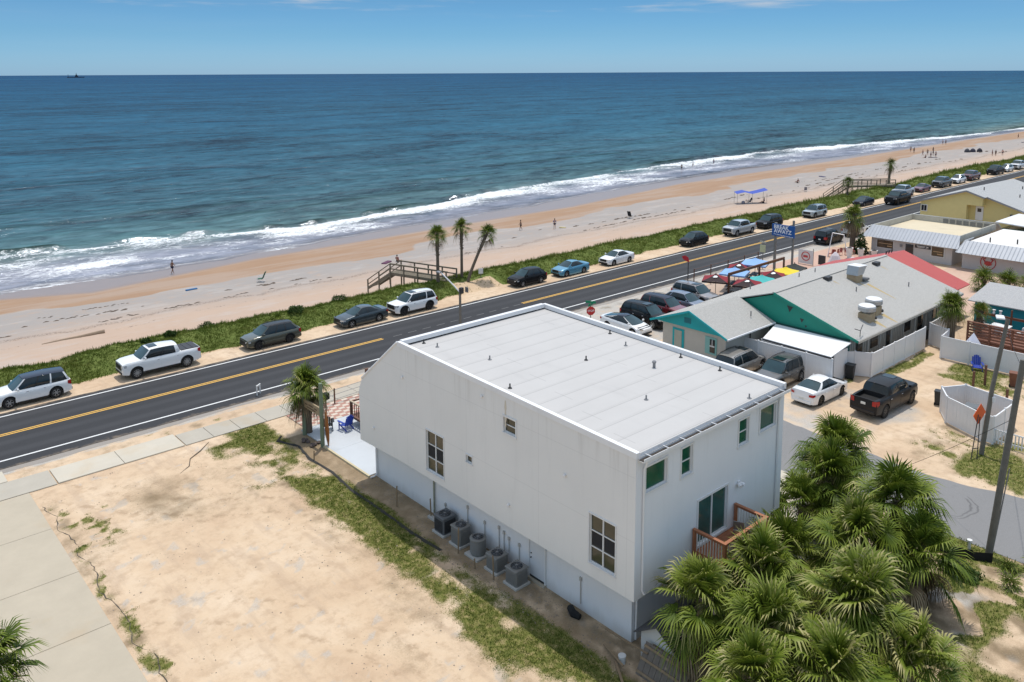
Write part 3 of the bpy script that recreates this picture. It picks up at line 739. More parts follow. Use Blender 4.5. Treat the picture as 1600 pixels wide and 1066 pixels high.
def make_car(kind, label, cat, pname, col, loc, rz, group=None, rim=M_RIM_S, roofm=None, tonneau=False, metal=0.0, detail=True, sunroof=False, clad=None, name='parked_car', scale=1.0, rails=True):
    K = KINDS[kind]; L, W, H_, belt, wb, r = K['L'], K['W'], K['H'], K['belt'], K['wb'], K['r']
    P_ = paint(pname, col, metal)
    t = thing(name, label, cat, loc, rz, group)
    t.scale = (scale, scale, scale * 1.05)
    gc = K['gc']
    prof = sorted(K['hood'] + K['rear'])
    px, pz = [p[0] for p in prof], [p[1] for p in prof]
    def zt(x): return float(np.interp(x, px, pz))
    def hw(x):
        q = abs(x) / (L / 2); taper = max(0, (q - .62) / .38)
        return W / 2 * (1 - (.13 if x > 0 else .09) * taper ** 2.2 - (.10 if q > .985 else 0))
    ax = (wb / 2 + (L * .012), -wb / 2 + (L * .012)); Ra = r + .075
    def zb(x):
        z = gc + (.10 * max(0, (abs(x) - L / 2 + .5) / .5) if abs(x) > L / 2 - .5 else 0)
        for a in ax:
            if abs(x - a) < Ra: z = max(z, r + math.sqrt(Ra * Ra - (x - a) ** 2))
        return z
    def side_y(x, z):
        w_ = hw(x); q = (z - gc) / (zt(x) - gc + 1e-6)
        return w_ * float(np.interp(q, [0, .12, .35, .62, .86, 1.0], [.945, .975, .992, 1.0, .975, .90]))
    xs = sorted(set([round(v, 3) for v in list(np.linspace(-L / 2, L / 2, 27)) + [a + Ra * math.cos(th) for a in ax for th in np.linspace(0, PI, 11)] + [-L / 2 + .03, L / 2 - .03] + px] + ([K['bed'][0], K['bed'][1]] if 'bed' in K else [])))
    rows = []
    for x in xs:
        b_, tp = zb(x), zt(x)
        qs = [0, .25, .5, .75, .9]
        row = [(side_y(x, b_ + (tp - b_) * q), b_ + (tp - b_) * q) for q in qs]
        we = hw(x) * .90
        row += [(we * .985, tp), (we * .80, tp + .018), (we * .4, tp + .035), (0, tp + .04)]
        rows.append(row)
    mb = MB(); n = len(rows[0]); vs = []
    for x, row in zip(xs, rows):
        vs += [(x, y, z) for y, z in row] + [(x, -y, z) for y, z in reversed(row[:-1])]
    m_ = 2 * n - 1; fs = []
    bed = K.get('bed')
    for i in range(len(xs) - 1):
        inbed = bed and bed[1] - 1e-3 <= xs[i] and xs[i + 1] <= bed[0] + 1e-3
        for k in range(m_ - 1):
            if inbed and n - 3 <= k <= n: continue
            a = i * m_ + k; fs.append((a, a + 1, a + m_ + 1, a + m_))
    fs.append(tuple(range(m_))); fs.append(tuple((len(xs) - 1) * m_ + k for k in reversed(range(m_))))
    mb.add(vs, fs)
    def B(mb_, nm, mm, par=t, smooth=True): return mb_.build(nm, mm, par, smooth, world=False)
    body = B(mb, 'body', P_)
    mb = MB()
    mb.bb(-L / 2 + .2, L / 2 - .2, -W / 2 + .27, W / 2 - .27, gc - .04, belt - .22)
    if bed: pass
    for a in ax: mb.bb(a - Ra - .05, a + Ra + .05, -W / 2 + .25, W / 2 - .25, gc, min(belt - .12, r + Ra + .05))
    B(mb, 'underbody', M_UNDER, smooth=False)
    if bed:
        x0, x1 = bed; yw = W / 2 * .90 * .985 * .88
        mb = MB(); zf = .78; tp = zt(-2)
        mb.poly([(x0, -yw, zf), (x0, yw, zf), (x1, yw, zf), (x1, -yw, zf)])
        for s in (-1, 1): mb.poly([(x0, s * yw, zf), (x1, s * yw, zf), (x1, s * yw * 1.04, tp + .01), (x0, s * yw * 1.04, tp + .01)])
        for x in (x0, x1): mb.poly([(x, -yw, zf), (x, yw, zf), (x, yw, tp + .01), (x, -yw, tp + .01)])
        B(mb, 'cargo_bed', M_TRIM, smooth=False)
        if tonneau:
            mb = MB()
            for k in range(3):
                a = x0 + (x1 - x0) * k / 3; b2 = x0 + (x1 - x0) * (k + 1) / 3
                mb.rbox(((a + b2) / 2, 0, tp + .035), (abs(b2 - a) - .02, yw * 2.02, .05), .012)
            B(mb, 'bed_cover', mat('bed_cover_vinyl', (.03, .032, .038), .6), smooth=False)
    # greenhouse
    cx, rf, rr, rb, wr = K['cx'], K['rf'], K['rr'], K['rb'], K['wr']
    wr = min(wr, W / 2 - .22)
    Nn = 9
    def low(s): x = cx + (rb - cx) * s; return Vector((x, hw(x) * .895 * (1 - .10 * max(0, 1 - s / .12) - .06 * max(0, (s - .9) / .1)), zt(x) + .005))
    def top(s):
        x = rf + (rr - rf) * s
        return Vector((x, wr * (1 - .05 * abs(s - .45) * 2), H_ - .05 - .055 * (2 * s - .75) ** 2))
    def gpt(s, h, sgn=1, out=0.0):
        a, b_ = low(s), top(s); p = a.lerp(b_, h); p.y += .05 * math.sin(PI * h) + out
        return Vector((p.x, sgn * p.y, p.z))
    S = [i / (Nn - 1) for i in range(Nn)]
    for sg in (-1, 1):
        mb = MB(); vs = [gpt(s, h, sg) for s in S for h in (0, .33, .66, 1)]
        mb.add(vs, [(i * 4 + k, i * 4 + k + 1, (i + 1) * 4 + k + 1, (i + 1) * 4 + k) for i in range(Nn - 1) for k in range(3)])
        B(mb, 'side_windows', M_GLASS)
    for nm, s, mm, bulge in (('windscreen', 0, M_WSHIELD, .07), ('rear_window', 1, M_WSHIELD if kind in ('sedan', 'fast') else M_GLASS, -.05)):
        mb = MB(); vs = []
        for h in (0, .5, 1):
            e = gpt(s, h)
            for k in range(-3, 4):
                u = k / 3; vs.append((e.x + bulge * (1 - u * u), e.y * u, e.z + .02 * (1 - u * u)))
        mb.add(vs, [(j * 7 + i, j * 7 + i + 1, (j + 1) * 7 + i + 1, (j + 1) * 7 + i) for j in range(2) for i in range(6)])
        B(mb, nm, mm)
    mb = MB(); vs = []
    for s in S:
        for k in range(-4, 5):
            u = k / 4; e = top(s); ed = .0
            xx = e.x + (.075 * (1 - u * u) if s == 0 else (-.05 * (1 - u * u) if s == 1 else 0))
            vs.append((xx, (e.y + .012) * u, e.z + .012 + .045 * (1 - u ** 2) - (.03 if abs(k) == 4 else 0)))
    mb.add(vs, [(j * 9 + i, j * 9 + i + 1, (j + 1) * 9 + i + 1, (j + 1) * 9 + i) for j in range(Nn - 1) for i in range(8)])
    roof = B(mb, 'roof', roofm or P_)
    if sunroof or (detail and kind == 'suv' and roofm is None):
        mb = MB(); zc_ = top(.25).z + .062; mb.rbox((rf - .42, 0, zc_), (.62, .82, .02), .008); B(mb, 'sunroof', M_GLASS, roof, False)
    if K['rails'] and detail and rails:
        for sg in (-1, 1):
            mb = MB(); pts = [(rf + (rr - rf) * s, sg * (top(s).y - .06), top(s).z + .075 - (.05 if s in (.08, .95) else 0)) for s in (.08, .14, .5, .88, .95)]
            mb.tube(pts, .018, 6); B(mb, 'roof_rail', M_TRIM if clad is not False else M_CHROME, roof)
    # pillars
    def strip(mb_, s0, s1, sg, h0=-.02, h1=1.0, o=.008):
        vs = []
        for h in (h0, .33, .66, h1):
            for s in (s0, s1): vs.append(gpt(min(1, max(0, s)), h, sg, o))
        mb_.add(vs, [(k * 2, k * 2 + 1, k * 2 + 3, k * 2 + 2) for k in range(3)])
    ped = {'suv': [(0, .045, P_), (.36, .385, M_TRIM), (.64, .67, P_), (.955, 1, P_)], 'cross': [(0, .05, P_), (.40, .43, M_TRIM), (.74, .79, P_), (.94, 1, P_)],
           'wagon': [(0, .045, P_), (.36, .39, M_TRIM), (.63, .66, M_TRIM), (.93, 1, P_)], 'sedan': [(0, .05, P_), (.47, .50, M_TRIM), (.86, 1, P_)],
           'fast': [(0, .05, P_), (.47, .49, M_TRIM), (.80, 1, P_)], 'pickup': [(0, .06, P_), (.50, .53, M_TRIM), (.88, 1, P_)]}[kind]
    for sg in (-1, 1):
        for a, b_, mm in ped:
            mb = MB(); strip(mb, a, b_, sg); B(mb, 'pillar', mm)
    # doors with seams and handles
    if detail:
        zl = gc + .10
        da = [(cx - .18, cx - 1.18 if kind != 'fast' else .25), (cx - 1.21 if kind != 'fast' else .22, None)]
        rear_edge = ax[1] + Ra + .06
        d2end = rear_edge if kind != 'pickup' else K['rr'] - .12
        spans = [(cx - .12 if kind != 'fast' else 1.0, (cx + d2end) / 2 + .02), ((cx + d2end) / 2 - .01, d2end)]
        for sg in (-1, 1):
            for a, b_ in spans:
                mb = MB(); X = list(np.linspace(a, b_, 6)); vs = []
                for x in X:
                    for q in (0, .3, .6, .85, .985):
                        z = zl + (zt(x) - .03 - zl) * q; vs.append((x, sg * (side_y(x, z) + .008), z))
                mb.add(vs, [(i * 5 + k, i * 5 + k + 1, (i + 1) * 5 + k + 1, (i + 1) * 5 + k) for i in range(5) for k in range(4)])
                # thin returns so the seam reads as a line
                vs = []
                for x in (a, b_):
                    for q in (0, .3, .6, .85, .985):
                        z = zl + (zt(x) - .03 - zl) * q; yy = side_y(x, z); vs += [(x, sg * (yy + .008), z), (x, sg * (yy - .01), z)]
                mb.add(vs, [(j * 10 + k * 2, j * 10 + k * 2 + 1, j * 10 + k * 2 + 3, j * 10 + k * 2 + 2) for j in range(2) for k in range(4)])
                d = B(mb, 'door', P_)
                mb = MB(); hx = b_ + .16; hz = belt - .16; mb.rbox((hx, sg * (side_y(hx, hz) + .025), hz), (.17, .03, .028), .008)
                B(mb, 'handle', M_CHROME if kind in ('suv', 'pickup') else P_, d, False)
            mb = MB(); mx = cx - .30; mz = zt(mx) + .10
            mb.rbox((mx, sg * (hw(mx) + .06), mz), (.12, .20, .15), .035); B(mb, 'mirror', P_, smooth=False)
            mb = MB(); vs = []
            X = list(np.linspace(ax[1] + Ra, ax[0] - Ra, 6))
            for x in X:
                for z in (gc - .02, gc + .11): vs.append((x, sg * (side_y(x, z) + .014), z))
            mb.add(vs, [(i * 2, i * 2 + 1, i * 2 + 3, i * 2 + 2) for i in range(5)])
            B(mb, 'sill_trim', M_TRIM if K['clad'] or kind == 'pickup' else P_)
        useclad = K['clad'] if clad is None else clad
        if useclad:
            for a in ax:
                for sg in (-1, 1):
                    mb = MB(); vs = []
                    for th in np.linspace(-.05, PI + .05, 13):
                        for R_ in (Ra - .005, Ra + .075):
                            x = a + R_ * math.cos(th); z = max(gc, r + R_ * math.sin(th)); z = min(z, zt(x) - .06)
                            vs.append((x, sg * (side_y(min(max(x, -L / 2), L / 2), z) + .012), z))
                    mb.add(vs, [(i * 2, i * 2 + 1, i * 2 + 3, i * 2 + 2) for i in range(12)])
                    B(mb, 'arch_trim', M_TRIM)
    # front end
    fx = L / 2; zt0 = zt(fx - .04)
    tall = kind in ('suv', 'pickup')
    mb = MB(); gz = (.50, .76) if not tall else (.62, .98); 
    if kind == 'pickup': gz = (.72, 1.08)
    wg = W * (.30 if tall else .26)
    if kind != 'fast':
        for k in range(4 if tall else 3):
            z = gz[0] + (gz[1] - gz[0]) * (k + .5) / (4 if tall else 3)
            mb.bb(fx - .05, fx + .022, -wg, wg, z - .03, z + .03)
        mb.bb(fx - .06, fx + .008, -wg, wg, gz[0], gz[1])
        B(mb, 'grille', M_TRIM, smooth=False)
    mb = MB(); mb.rbox((fx - .01, 0, gc + .17), (.07, W * .72, .16), .02); B(mb, 'front_bumper_trim', M_TRIM, smooth=False)
    for sg in (-1, 1):
        hz = gz[1] - .08; y0 = sg * wg * 1.02; y1 = sg * W * .445
        mb = MB(); z0, z1 = hz - (.10 if tall else .07), hz + (.10 if tall else .07)
        xb = fx - .30
        mb.add([(fx + .012, y0, z0), (fx + .012, y0, z1), (fx - .06, (y0 + y1) / 2 + sg * .05, z1 + .01), (fx - .06, (y0 + y1) / 2 + sg * .05, z0), (xb, sg * (hw(xb) + .004), z1 + .03), (xb, sg * (hw(xb) + .004), z0 + .05), (fx - .12, sg * hw(fx - .12) * .985, z1 + .015), (fx - .12, sg * hw(fx - .12) * .985, z0 + .02)],
               [(0, 1, 2, 3), (3, 2, 6, 7), (7, 6, 4, 5)])
        B(mb, 'headlight', M_LAMP)
        mb = MB(); bz = zt(-L / 2 + .12) - .16; xr_ = -L / 2
        hh = .17 if kind in ('suv', 'pickup', 'wagon', 'cross') else .085
        mb.add([(xr_ - .012, sg * W * .30, bz - hh), (xr_ - .012, sg * W * .30, bz + hh * .7), (xr_ + .05, sg * hw(xr_ + .05) * .995, bz - hh), (xr_ + .05, sg * hw(xr_ + .05) * .97, bz + hh), (xr_ + .28, sg * (hw(xr_ + .28) + .006), bz - hh * .4), (xr_ + .28, sg * (hw(xr_ + .28) + .002), bz + hh * .9)],
               [(0, 1, 3, 2), (2, 3, 5, 4)])
        B(mb, 'tail_light', M_TAIL)
    mb = MB(); mb.rbox((-L / 2 + .0, 0, gc + .18), (.08, W * .78, .18), .02); B(mb, 'rear_bumper_trim', M_TRIM if K['clad'] or kind == 'pickup' else P_, smooth=False)
    if detail:
        mb = MB(); mb.rbox((-L / 2 - .012, 0, zt(-L / 2 + .05) - .26), (.02, .32, .15), .006); B(mb, 'number_plate', M_PLATE, smooth=False)
    # wheels
    for a in ax:
        for sg in (-1, 1):
            yc = sg * (W / 2 - .135)
            mb = MB(); prof_ = [(r * .62, -.115), (r * .93, -.115), (r, -.08), (r, .08), (r * .93, .115), (r * .62, .115)]
            n_ = 20; vs = []
            for R_, o_ in prof_:
                for k in range(n_): th = 2 * PI * k / n_; vs.append((a + R_ * math.cos(th), yc + sg * o_, r + R_ * math.sin(th)))
            mb.add(vs, [(i * n_ + k, i * n_ + (k + 1) % n_, (i + 1) * n_ + (k + 1) % n_, (i + 1) * n_ + k) for i in range(5) for k in range(n_)])
            ty = B(mb, 'wheel', M_TYRE)
            mb = MB(); mb.cyl((a, yc + sg * .02, r), (a, yc + sg * .05, r), r * .62, n=16)
            mb2 = MB(); ns = 5 if not K['clad'] else 6
            for k in range(ns * 2 if kind == 'pickup' else ns):
                th = 2 * PI * k / (ns * 2 if kind == 'pickup' else ns)
                c_, s_ = math.cos(th), math.sin(th); w_ = .035
                mb2.add([(a - s_ * w_, yc + sg * .09, r + c_ * w_), (a + s_ * w_, yc + sg * .09, r - c_ * w_), (a + c_ * r * .62 + s_ * w_ * .8, yc + sg * .105, r + s_ * r * .62 - c_ * w_ * .8), (a + c_ * r * .62 - s_ * w_ * .8, yc + sg * .105, r + s_ * r * .62 + c_ * w_ * .8)], [(0, 1, 2, 3)])
            for k in range(16):
                t0, t1 = 2 * PI * k / 16, 2 * PI * (k + 1) / 16
                mb2.add([(a + q * r * math.cos(tt), yc + sg * .112, r + q * r * math.sin(tt)) for tt in (t0, t1) for q in (.58, .66)], [(0, 1, 3, 2)])
            mb2.cyl((a, yc + sg * .06, r), (a, yc + sg * .11, r), .06, n=8)
            B(mb, 'brake_disc', M_UNDER, ty); B(mb2, 'rim', rim, ty, False)
    return t
BG = 'cars parked along the beach side of the road'
WHITE = (.78, .78, .77); BLACK = (.008, .008, .009)
def bc(kind, x, label, cat, pn, col, y=63.72, **kw): return make_car(kind, label, cat, pn, col, (x, y, .0 if y > 62.9 else .02), PI + kw.pop('tilt', 0), BG, **kw)
M_PANO = glass_mat('panoramic_roof_glass', (.012, .02, .04), .06)
bc('suv', 11.5, 'white family SUV with black panoramic roof, parked leftmost beside the dune', 'SUV', 'white', WHITE, roofm=M_PANO, clad=False, rails=False)
bc('pickup', 20.25, 'white crew cab pickup with black bed cover parked beside the dune', 'pickup truck', 'white', WHITE, tonneau=True, sunroof=True, y=63.75)
bc('wagon', 29.4, 'olive green estate car with black roof rails between white pickup and dark grey sedan', 'car', 'olive', (.085, .088, .065), rim=M_RIM_D, metal=.4, roofm=paint('olive_roof', (.03, .032, .035)))
bc('sedan', 38.2, 'dark blue grey sedan parked behind the white SUV near the boardwalk stairs', 'car', 'slate', (.035, .05, .058), metal=.5, scale=1.03)
bc('suv', 43.85, 'boxy white SUV with small sunroof parked by the palms and wooden boardwalk', 'SUV', 'white', WHITE, rim=M_RIM_D)
bc('cross', 58.85, 'black compact SUV parked just right of the leaning palm', 'SUV', 'black', BLACK)
bc('sedan', 65.5, 'light metallic blue sedan on the sandy verge', 'car', 'sky_blue', (.075, .27, .40), metal=.35)
bc('sedan', 73.4, 'white sedan parked ahead of the light blue sedan', 'car', 'white', WHITE)
bc('cross', 88.7, 'black hatchback SUV with bright sunshade behind its windscreen', 'SUV', 'black', BLACK, rim=M_RIM_D)
bc('pickup', 99.3, 'silver crew cab pickup with chrome bumper and open bed on the beach side', 'pickup truck', 'silver', (.50, .51, .52), metal=.5, scale=1.0)
bc('suv', 107.0, 'black SUV parked right behind the silver pickup, above the blue diner sign', 'SUV', 'black', BLACK, rim=M_RIM_D)
bc('suv', 120.2, 'pale silver SUV parked alone on the verge above the blue sign', 'SUV', 'pale_silver', (.42, .46, .47), metal=.4)
bc('sedan', 136.6, 'dark navy coupe parked beside the second boardwalk', 'car', 'navy', (.014, .02, .032), detail=False)
bc('pickup', 152.0, 'silver grey pickup partly hidden behind the black lifted truck', 'pickup truck', 'silver2', (.42, .45, .48), detail=False)
bc('sedan', 160.2, 'burgundy sedan parked on the verge beyond the lifted black truck', 'car', 'burgundy', (.12, .012, .03), detail=False)
bc('pickup', 169.6, 'dark grey pickup parked ahead of the burgundy sedan', 'pickup truck', 'charcoal', (.05, .052, .052), detail=False)
bc('cross', 177.6, 'white SUV squeezed between grey pickup and burgundy SUV', 'SUV', 'white', WHITE, detail=False)
bc('pickup', 184.6, 'burgundy SUV with open tail parked behind the small white SUV', 'SUV', 'burgundy2', (.11, .02, .025), detail=False)
bc('pickup', 198.6, 'very dark pickup parked third from the far right end', 'pickup truck', 'black', BLACK, detail=False)
bc('cross', 205.6, 'white crossover parked second from the far right end', 'SUV', 'white', WHITE, detail=False)
bc('pickup', 213.2, 'white pickup at the far right end of the beach row', 'pickup truck', 'white', WHITE, detail=False)
bc('cross', 226, 'silver car beyond the white pickup at the far end of the row', 'SUV', 'silver', (.5, .51, .52), detail=False)
bc('suv', 236, 'black SUV beyond the silver car at the far end of the row', 'SUV', 'black', BLACK, detail=False)
# traffic on the road
tk = make_car('pickup', 'lifted black pickup driving on the road with headlights glinting', 'pickup truck', 'black', BLACK, (142.6, 60.6, .03), PI, None, rim=M_RIM_D, name='moving_pickup', scale=1.08)
# shop-front side
SG = 'cars parked along the shop side of the road'
make_car('suv', 'black SUV parked at the kerb left of the white one, spare wheel on its tail', 'SUV', 'black', BLACK, (102.8, 52.35, .03), 0, SG, rim=M_RIM_D)
make_car('suv', 'white SUV parked behind the shaggy palm in front of the shops', 'SUV', 'white', WHITE, (110.3, 52.35, .03), 0, SG)
# nose-in lot
NG = 'cars parked nose in beside the diner'
make_car('fast', 'white fastback with black glass roof, nearest the white house', 'car', 'white', WHITE, (54.0, 45.7, .015), -PI / 2, NG, roofm=M_PANO)
make_car('suv', 'black SUV between the white fastback and the red one', 'SUV', 'black', BLACK, (57.0, 45.9, .015), -PI / 2, NG)
make_car('suv', 'dark red SUV with black roof in the nose in row', 'SUV', 'dark_red', (.16, .010, .015), (60.2, 46.3, .015), -PI / 2, NG, roofm=paint('roof_navy', (.02, .022, .04)))
make_car('cross', 'bluish grey car between the red SUV and the silver minivan', 'car', 'blue_grey', (.16, .19, .25), (63.2, 46.2, .015), -PI / 2, NG, metal=.4)
make_car('suv', 'brownish silver minivan beside the dining tables', 'minivan', 'taupe', (.26, .24, .23), (66.1, 47.1, .015), -PI / 2 - .05, NG, metal=.3)
# side lot
make_car('suv', 'silver SUV with roof rack parked tight against the white fence', 'SUV', 'silver3', (.30, .29, .27), (52.6, 33.2, .015), 0, 'cars in the sandy side lot', metal=.3, sunroof=False)
make_car('suv', 'bronze grey SUV facing the street, in front of the white fence', 'SUV', 'bronze_grey', (.12, .115, .105), (52.9, 30.1, .015), PI, 'cars in the sandy side lot', metal=.5)
make_car('sedan', 'white sedan seen from behind on the sandy lot with red tail lights', 'car', 'white', (.74, .73, .69), (52.5, 26.8, .015), -.03, 'cars in the sandy side lot', rim=M_RIM_D)
make_car('pickup', 'black pickup with open bed seen from behind on the sandy lot', 'pickup truck', 'black_grey', (.018, .018, .019), (54.1, 23.0, .015), -.04, 'cars in the sandy side lot', rim=M_RIM_D, sunroof=True)
# ------------------------------------------------------------------ foliage
def leaf_mat(name, stops, rough=.5, trans=.25):
    m, nt, b, out = new_mat(name); g = N(nt)
    c = g.ramp(g.attr('tone', 'Fac'), stops)
    n = g.noise(6, 3, vec=g.pos()); c = g.mix(g.math('MULTIPLY', n, .35), c, tuple(x * .5 for x in stops[len(stops) // 2][1]))
    g.link(c, b.inputs['Base Color']); b.inputs['Roughness'].default_value = rough; b.inputs['Specular IOR Level'].default_value = .16
    tl = g.node('ShaderNodeBsdfTranslucent'); g.link(c, tl.inputs[0]); mx = g.node('ShaderNodeMixShader'); mx.inputs[0].default_value = trans
    g.link(b.outputs[0], mx.inputs[1]); g.link(tl.outputs[0], mx.inputs[2]); g.link(mx.outputs[0], out.inputs[0])
    return m
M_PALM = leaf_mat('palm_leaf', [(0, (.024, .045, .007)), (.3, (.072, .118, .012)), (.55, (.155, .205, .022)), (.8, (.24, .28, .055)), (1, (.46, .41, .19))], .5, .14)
M_DEAD = leaf_mat('dead_palm_leaf', [(0, (.10, .07, .04)), (.4, (.22, .165, .10)), (.75, (.36, .28, .18)), (1, (.46, .39, .27))], .8, .1)
M_TRUNK = mat('palm_trunk_bark', (.125, .098, .072), .95, var=.35, scale=5, bump=.8, bscale=12)
class Leaves:
    def __init__(s): s.v = []; s.f = []; s.t = []
    def quadstrip(s, a, b, ca, cb, tone):
        pass
    def arrays(s): return np.array(s.v, np.float32).reshape(-1, 3), np.array(s.f, np.int32), np.array(s.t, np.float32)
def fan_frond(L, base, az, el, R, pet, nb, droop, tone, rnd, spread=2.35, fold=.35):
    """a sabal fan: petiole then blades; triangles appended to L"""
    d = Vector((math.cos(az) * math.cos(el), math.sin(az) * math.cos(el), math.sin(el)))
    side = Vector((-math.sin(az), math.cos(az), 0)); up = side.cross(d) * -1
    up = d.cross(side) if d.cross(side).z > 0 else side.cross(d)
    base = Vector(base); hub = base + d * pet + Vector((0, 0, -.10 * pet * droop))
    def tri(a, b, c, t):
        o = len(L.v); L.v += [tuple(a), tuple(b), tuple(c)]; L.f += [o, o + 1, o + 2]; L.t += [t] * 3
    w = side * .018
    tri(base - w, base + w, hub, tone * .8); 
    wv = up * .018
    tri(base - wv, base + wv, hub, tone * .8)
    twist = rnd.uniform(-.9, .9); fold *= rnd.uniform(.5, 1.6)
    for i in range(nb):
        u = (i / (nb - 1)) * 2 - 1
        th = u * spread + rnd.uniform(-.03, .03)
        bd = d * math.cos(th) + (side * math.cos(twist) + up * math.sin(twist)) * math.sin(th)
        bd = (bd + up * (fold * (abs(u) ** 1.2)) - Vector((0, 0, 1)) * .05).normalized()
        ln = R * (1 - .32 * abs(u) ** 1.5) * rnd.uniform(.86, 1.08)
        wd = max(.028, .052 * R) * rnd.uniform(.8, 1.15)
        ps = bd.cross(up); 
        if ps.length < .1: ps = side.copy()
        ps = (ps.normalized() + up * rnd.uniform(-.5, .5)).normalized()
        st = hub + bd * (.06 * R)
        mid = hub + bd * (ln * .58) + Vector((0, 0, -1)) * (droop * .10 * ln)
        tip = hub + bd * (ln * .90) + Vector((0, 0, -1)) * (droop * .52 * ln) + Vector((rnd.uniform(-1, 1), rnd.uniform(-1, 1), 0)) * .03
        t = min(1, max(0, tone + rnd.uniform(-.10, .12))); tt = min(1, t + .12)
        o = len(L.v)
        L.v += [tuple(st - ps * wd * .35), tuple(st + ps * wd * .35), tuple(mid - ps * wd * .5), tuple(mid + ps * wd * .5), tuple(tip)]
        L.t += [t * .25, t * .25, t, t, tt]  # blade bases darkened: shade inside the crown painted into the tone
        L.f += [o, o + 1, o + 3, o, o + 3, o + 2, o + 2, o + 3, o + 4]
def palm_crown(seed, nf=46, R=1.0, pet=1.0, nb=26, dead=10, tone=.35, lean=(0, 0), full=True):
    rnd = random.Random(seed); L = Leaves(); Dd = Leaves()
    for i in range(nf):
        q = (i + .5) / nf
        az = i * 2.39996 + rnd.uniform(-.9, .9)
        el = math.radians(80 - 108 * q ** 1.15 + rnd.uniform(-17, 17))
        fan_frond(L, (0, 0, -.12 * q), az, el, R * rnd.uniform(.85, 1.08), pet * rnd.uniform(.55, 1.25) * (.75 + .3 * q), nb, .25 + .85 * q + rnd.uniform(-.2, .45), tone + .16 * (1 - abs(q - .35) * 2) + rnd.uniform(-.16, .2) + (.3 if rnd.random() < .2 else 0), rnd)
    for i in range(dead):
        az = i * 2.39996 * 1.3 + rnd.uniform(-.5, .5); el = math.radians(rnd.uniform(-72, -28))
        fan_frond(Dd, (0, 0, -.3), az, el, R * rnd.uniform(.75, 1.1), pet * rnd.uniform(.7, 1.15), max(10, nb // 2), 1.7, rnd.uniform(.25, .9), rnd, spread=1.5, fold=.1)
    return L, Dd
def make_palm(name, label, seed, loc, h, group=None, R=1.0, pet=1.0, nf=46, nb=26, dead=10, tone=.35, top=None, tr=.17, boots=True, cat='palm tree', trunk=True):
    t = thing(name, label, cat, loc, 0, group)
    top = top or (0, 0)
    if trunk:
        pts = []; rs = []; n = 9
        for i in range(n):
            q = i / (n - 1); pts.append((top[0] * q ** 1.15, top[1] * q ** 1.15, h * q - .1 * (i == 0))); rs.append(tr * (1.25 - .35 * q + (.35 if boots and q > .62 else 0) * math.sin((q - .62) / .38 * PI)))
        mb = MB(); mb.tube(pts, rs, 10)
        if boots:
            rnd = random.Random(seed)
            for k in range(34):
                q = .55 + .43 * k / 34; a = k * 2.4; r_ = tr * 1.15
                p = Vector((top[0] * q ** 1.15, top[1] * q ** 1.15, h * q)); dd = Vector((math.cos(a), math.sin(a), 0))
                mb.beam(p + dd * r_ * .6, p + dd * (r_ + .12) + Vector((0, 0, .20)), .07, .03)
        mb.build('trunk', M_TRUNK, t, True, world=False)
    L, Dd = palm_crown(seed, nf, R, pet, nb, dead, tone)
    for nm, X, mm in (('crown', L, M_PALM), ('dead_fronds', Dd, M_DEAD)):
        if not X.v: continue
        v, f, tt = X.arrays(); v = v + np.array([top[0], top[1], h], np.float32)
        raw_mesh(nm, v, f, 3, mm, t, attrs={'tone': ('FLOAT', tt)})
    return t
CG = 'sabal palms crowded behind the white house'
cluster = [ # x, y, h, R, tone, label
 (39.2, 19.0, 3.3, 1.3, .34, 'dark fan palm farthest back in the cluster, nearest the street and black pickup'),
 (36.6, 18.0, 3.0, 1.3, .34, 'fan palm second from the back, leaning toward the concrete drive'),
 (35.0, 18.4, 1.9, 1.15, .32, 'low dark fan palm beside the concrete drive at the cluster back left'),
 (35.6, 14.3, 3.6, 1.4, .36, 'tall fan palm on the street side at the right of the cluster'),
 (32.3, 14.5, 3.0, 1.35, .46, 'bright green fan palm in the middle of the cluster'),
 (34.0, 12.6, 2.6, 1.25, .34, 'rightmost fan palm of the cluster, hanging over the back yard'),
 (27.3, 15.9, 3.1, 1.3, .56, 'fan palm right under the wooden balcony'),
 (23.9, 16.3, 3.2, 1.2, .56, 'fan palm hiding the small shed with brown hanging fronds'),
 (24.6, 13.9, 3.0, 1.4, .58, 'brightest green fan palm low in the picture, right of the shed'),
 (28.0, 12.3, 3.3, 1.45, .58, 'shaggy fan palm with pale dry tips in the lower middle of the cluster'),
 (22.4, 13.2, 2.6, 1.15, .56, 'yellow green fan palm cut by the lower picture edge below the shed'),
 (24.7, 11.6, 2.5, 1.3, .56, 'fan palm at the lower edge under the brightest one'),
 (30.3, 16.6, 2.3, 1.15, .44, 'small fan palm half hidden between balcony and cluster'),
 (27.6, 10.3, 2.2, 1.2, .58, 'fan palm at the bottom frame edge under the shaggy one')]
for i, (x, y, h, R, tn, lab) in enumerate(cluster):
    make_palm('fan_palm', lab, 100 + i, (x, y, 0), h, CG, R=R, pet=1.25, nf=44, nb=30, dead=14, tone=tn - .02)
make_palm('fan_palm', 'fan palm at the lower left corner beside the concrete driveway', 90, (3.1, 30.4, 0), 3.1, None, R=1.2, pet=1.1, nf=48, nb=30, dead=10, tone=.34)
make_palm('palm_tree', 'shaggy palm beside the wooden sign and patio of the white house', 91, (23.25, 45.6, 0), 3.3, None, R=1.05, pet=.85, nf=46, nb=26, dead=44, tone=.42, tr=.2)
DG = 'three slim palms on the dune by the boardwalk'
make_palm('palm_tree', 'slim upright palm leftmost on the dune, beside the boardwalk', 92, (50.5, 68.5, .4), 5.5, DG, R=.85, pet=.7, nf=40, nb=18, dead=8, tone=.30, top=(.2, .3), tr=.15)
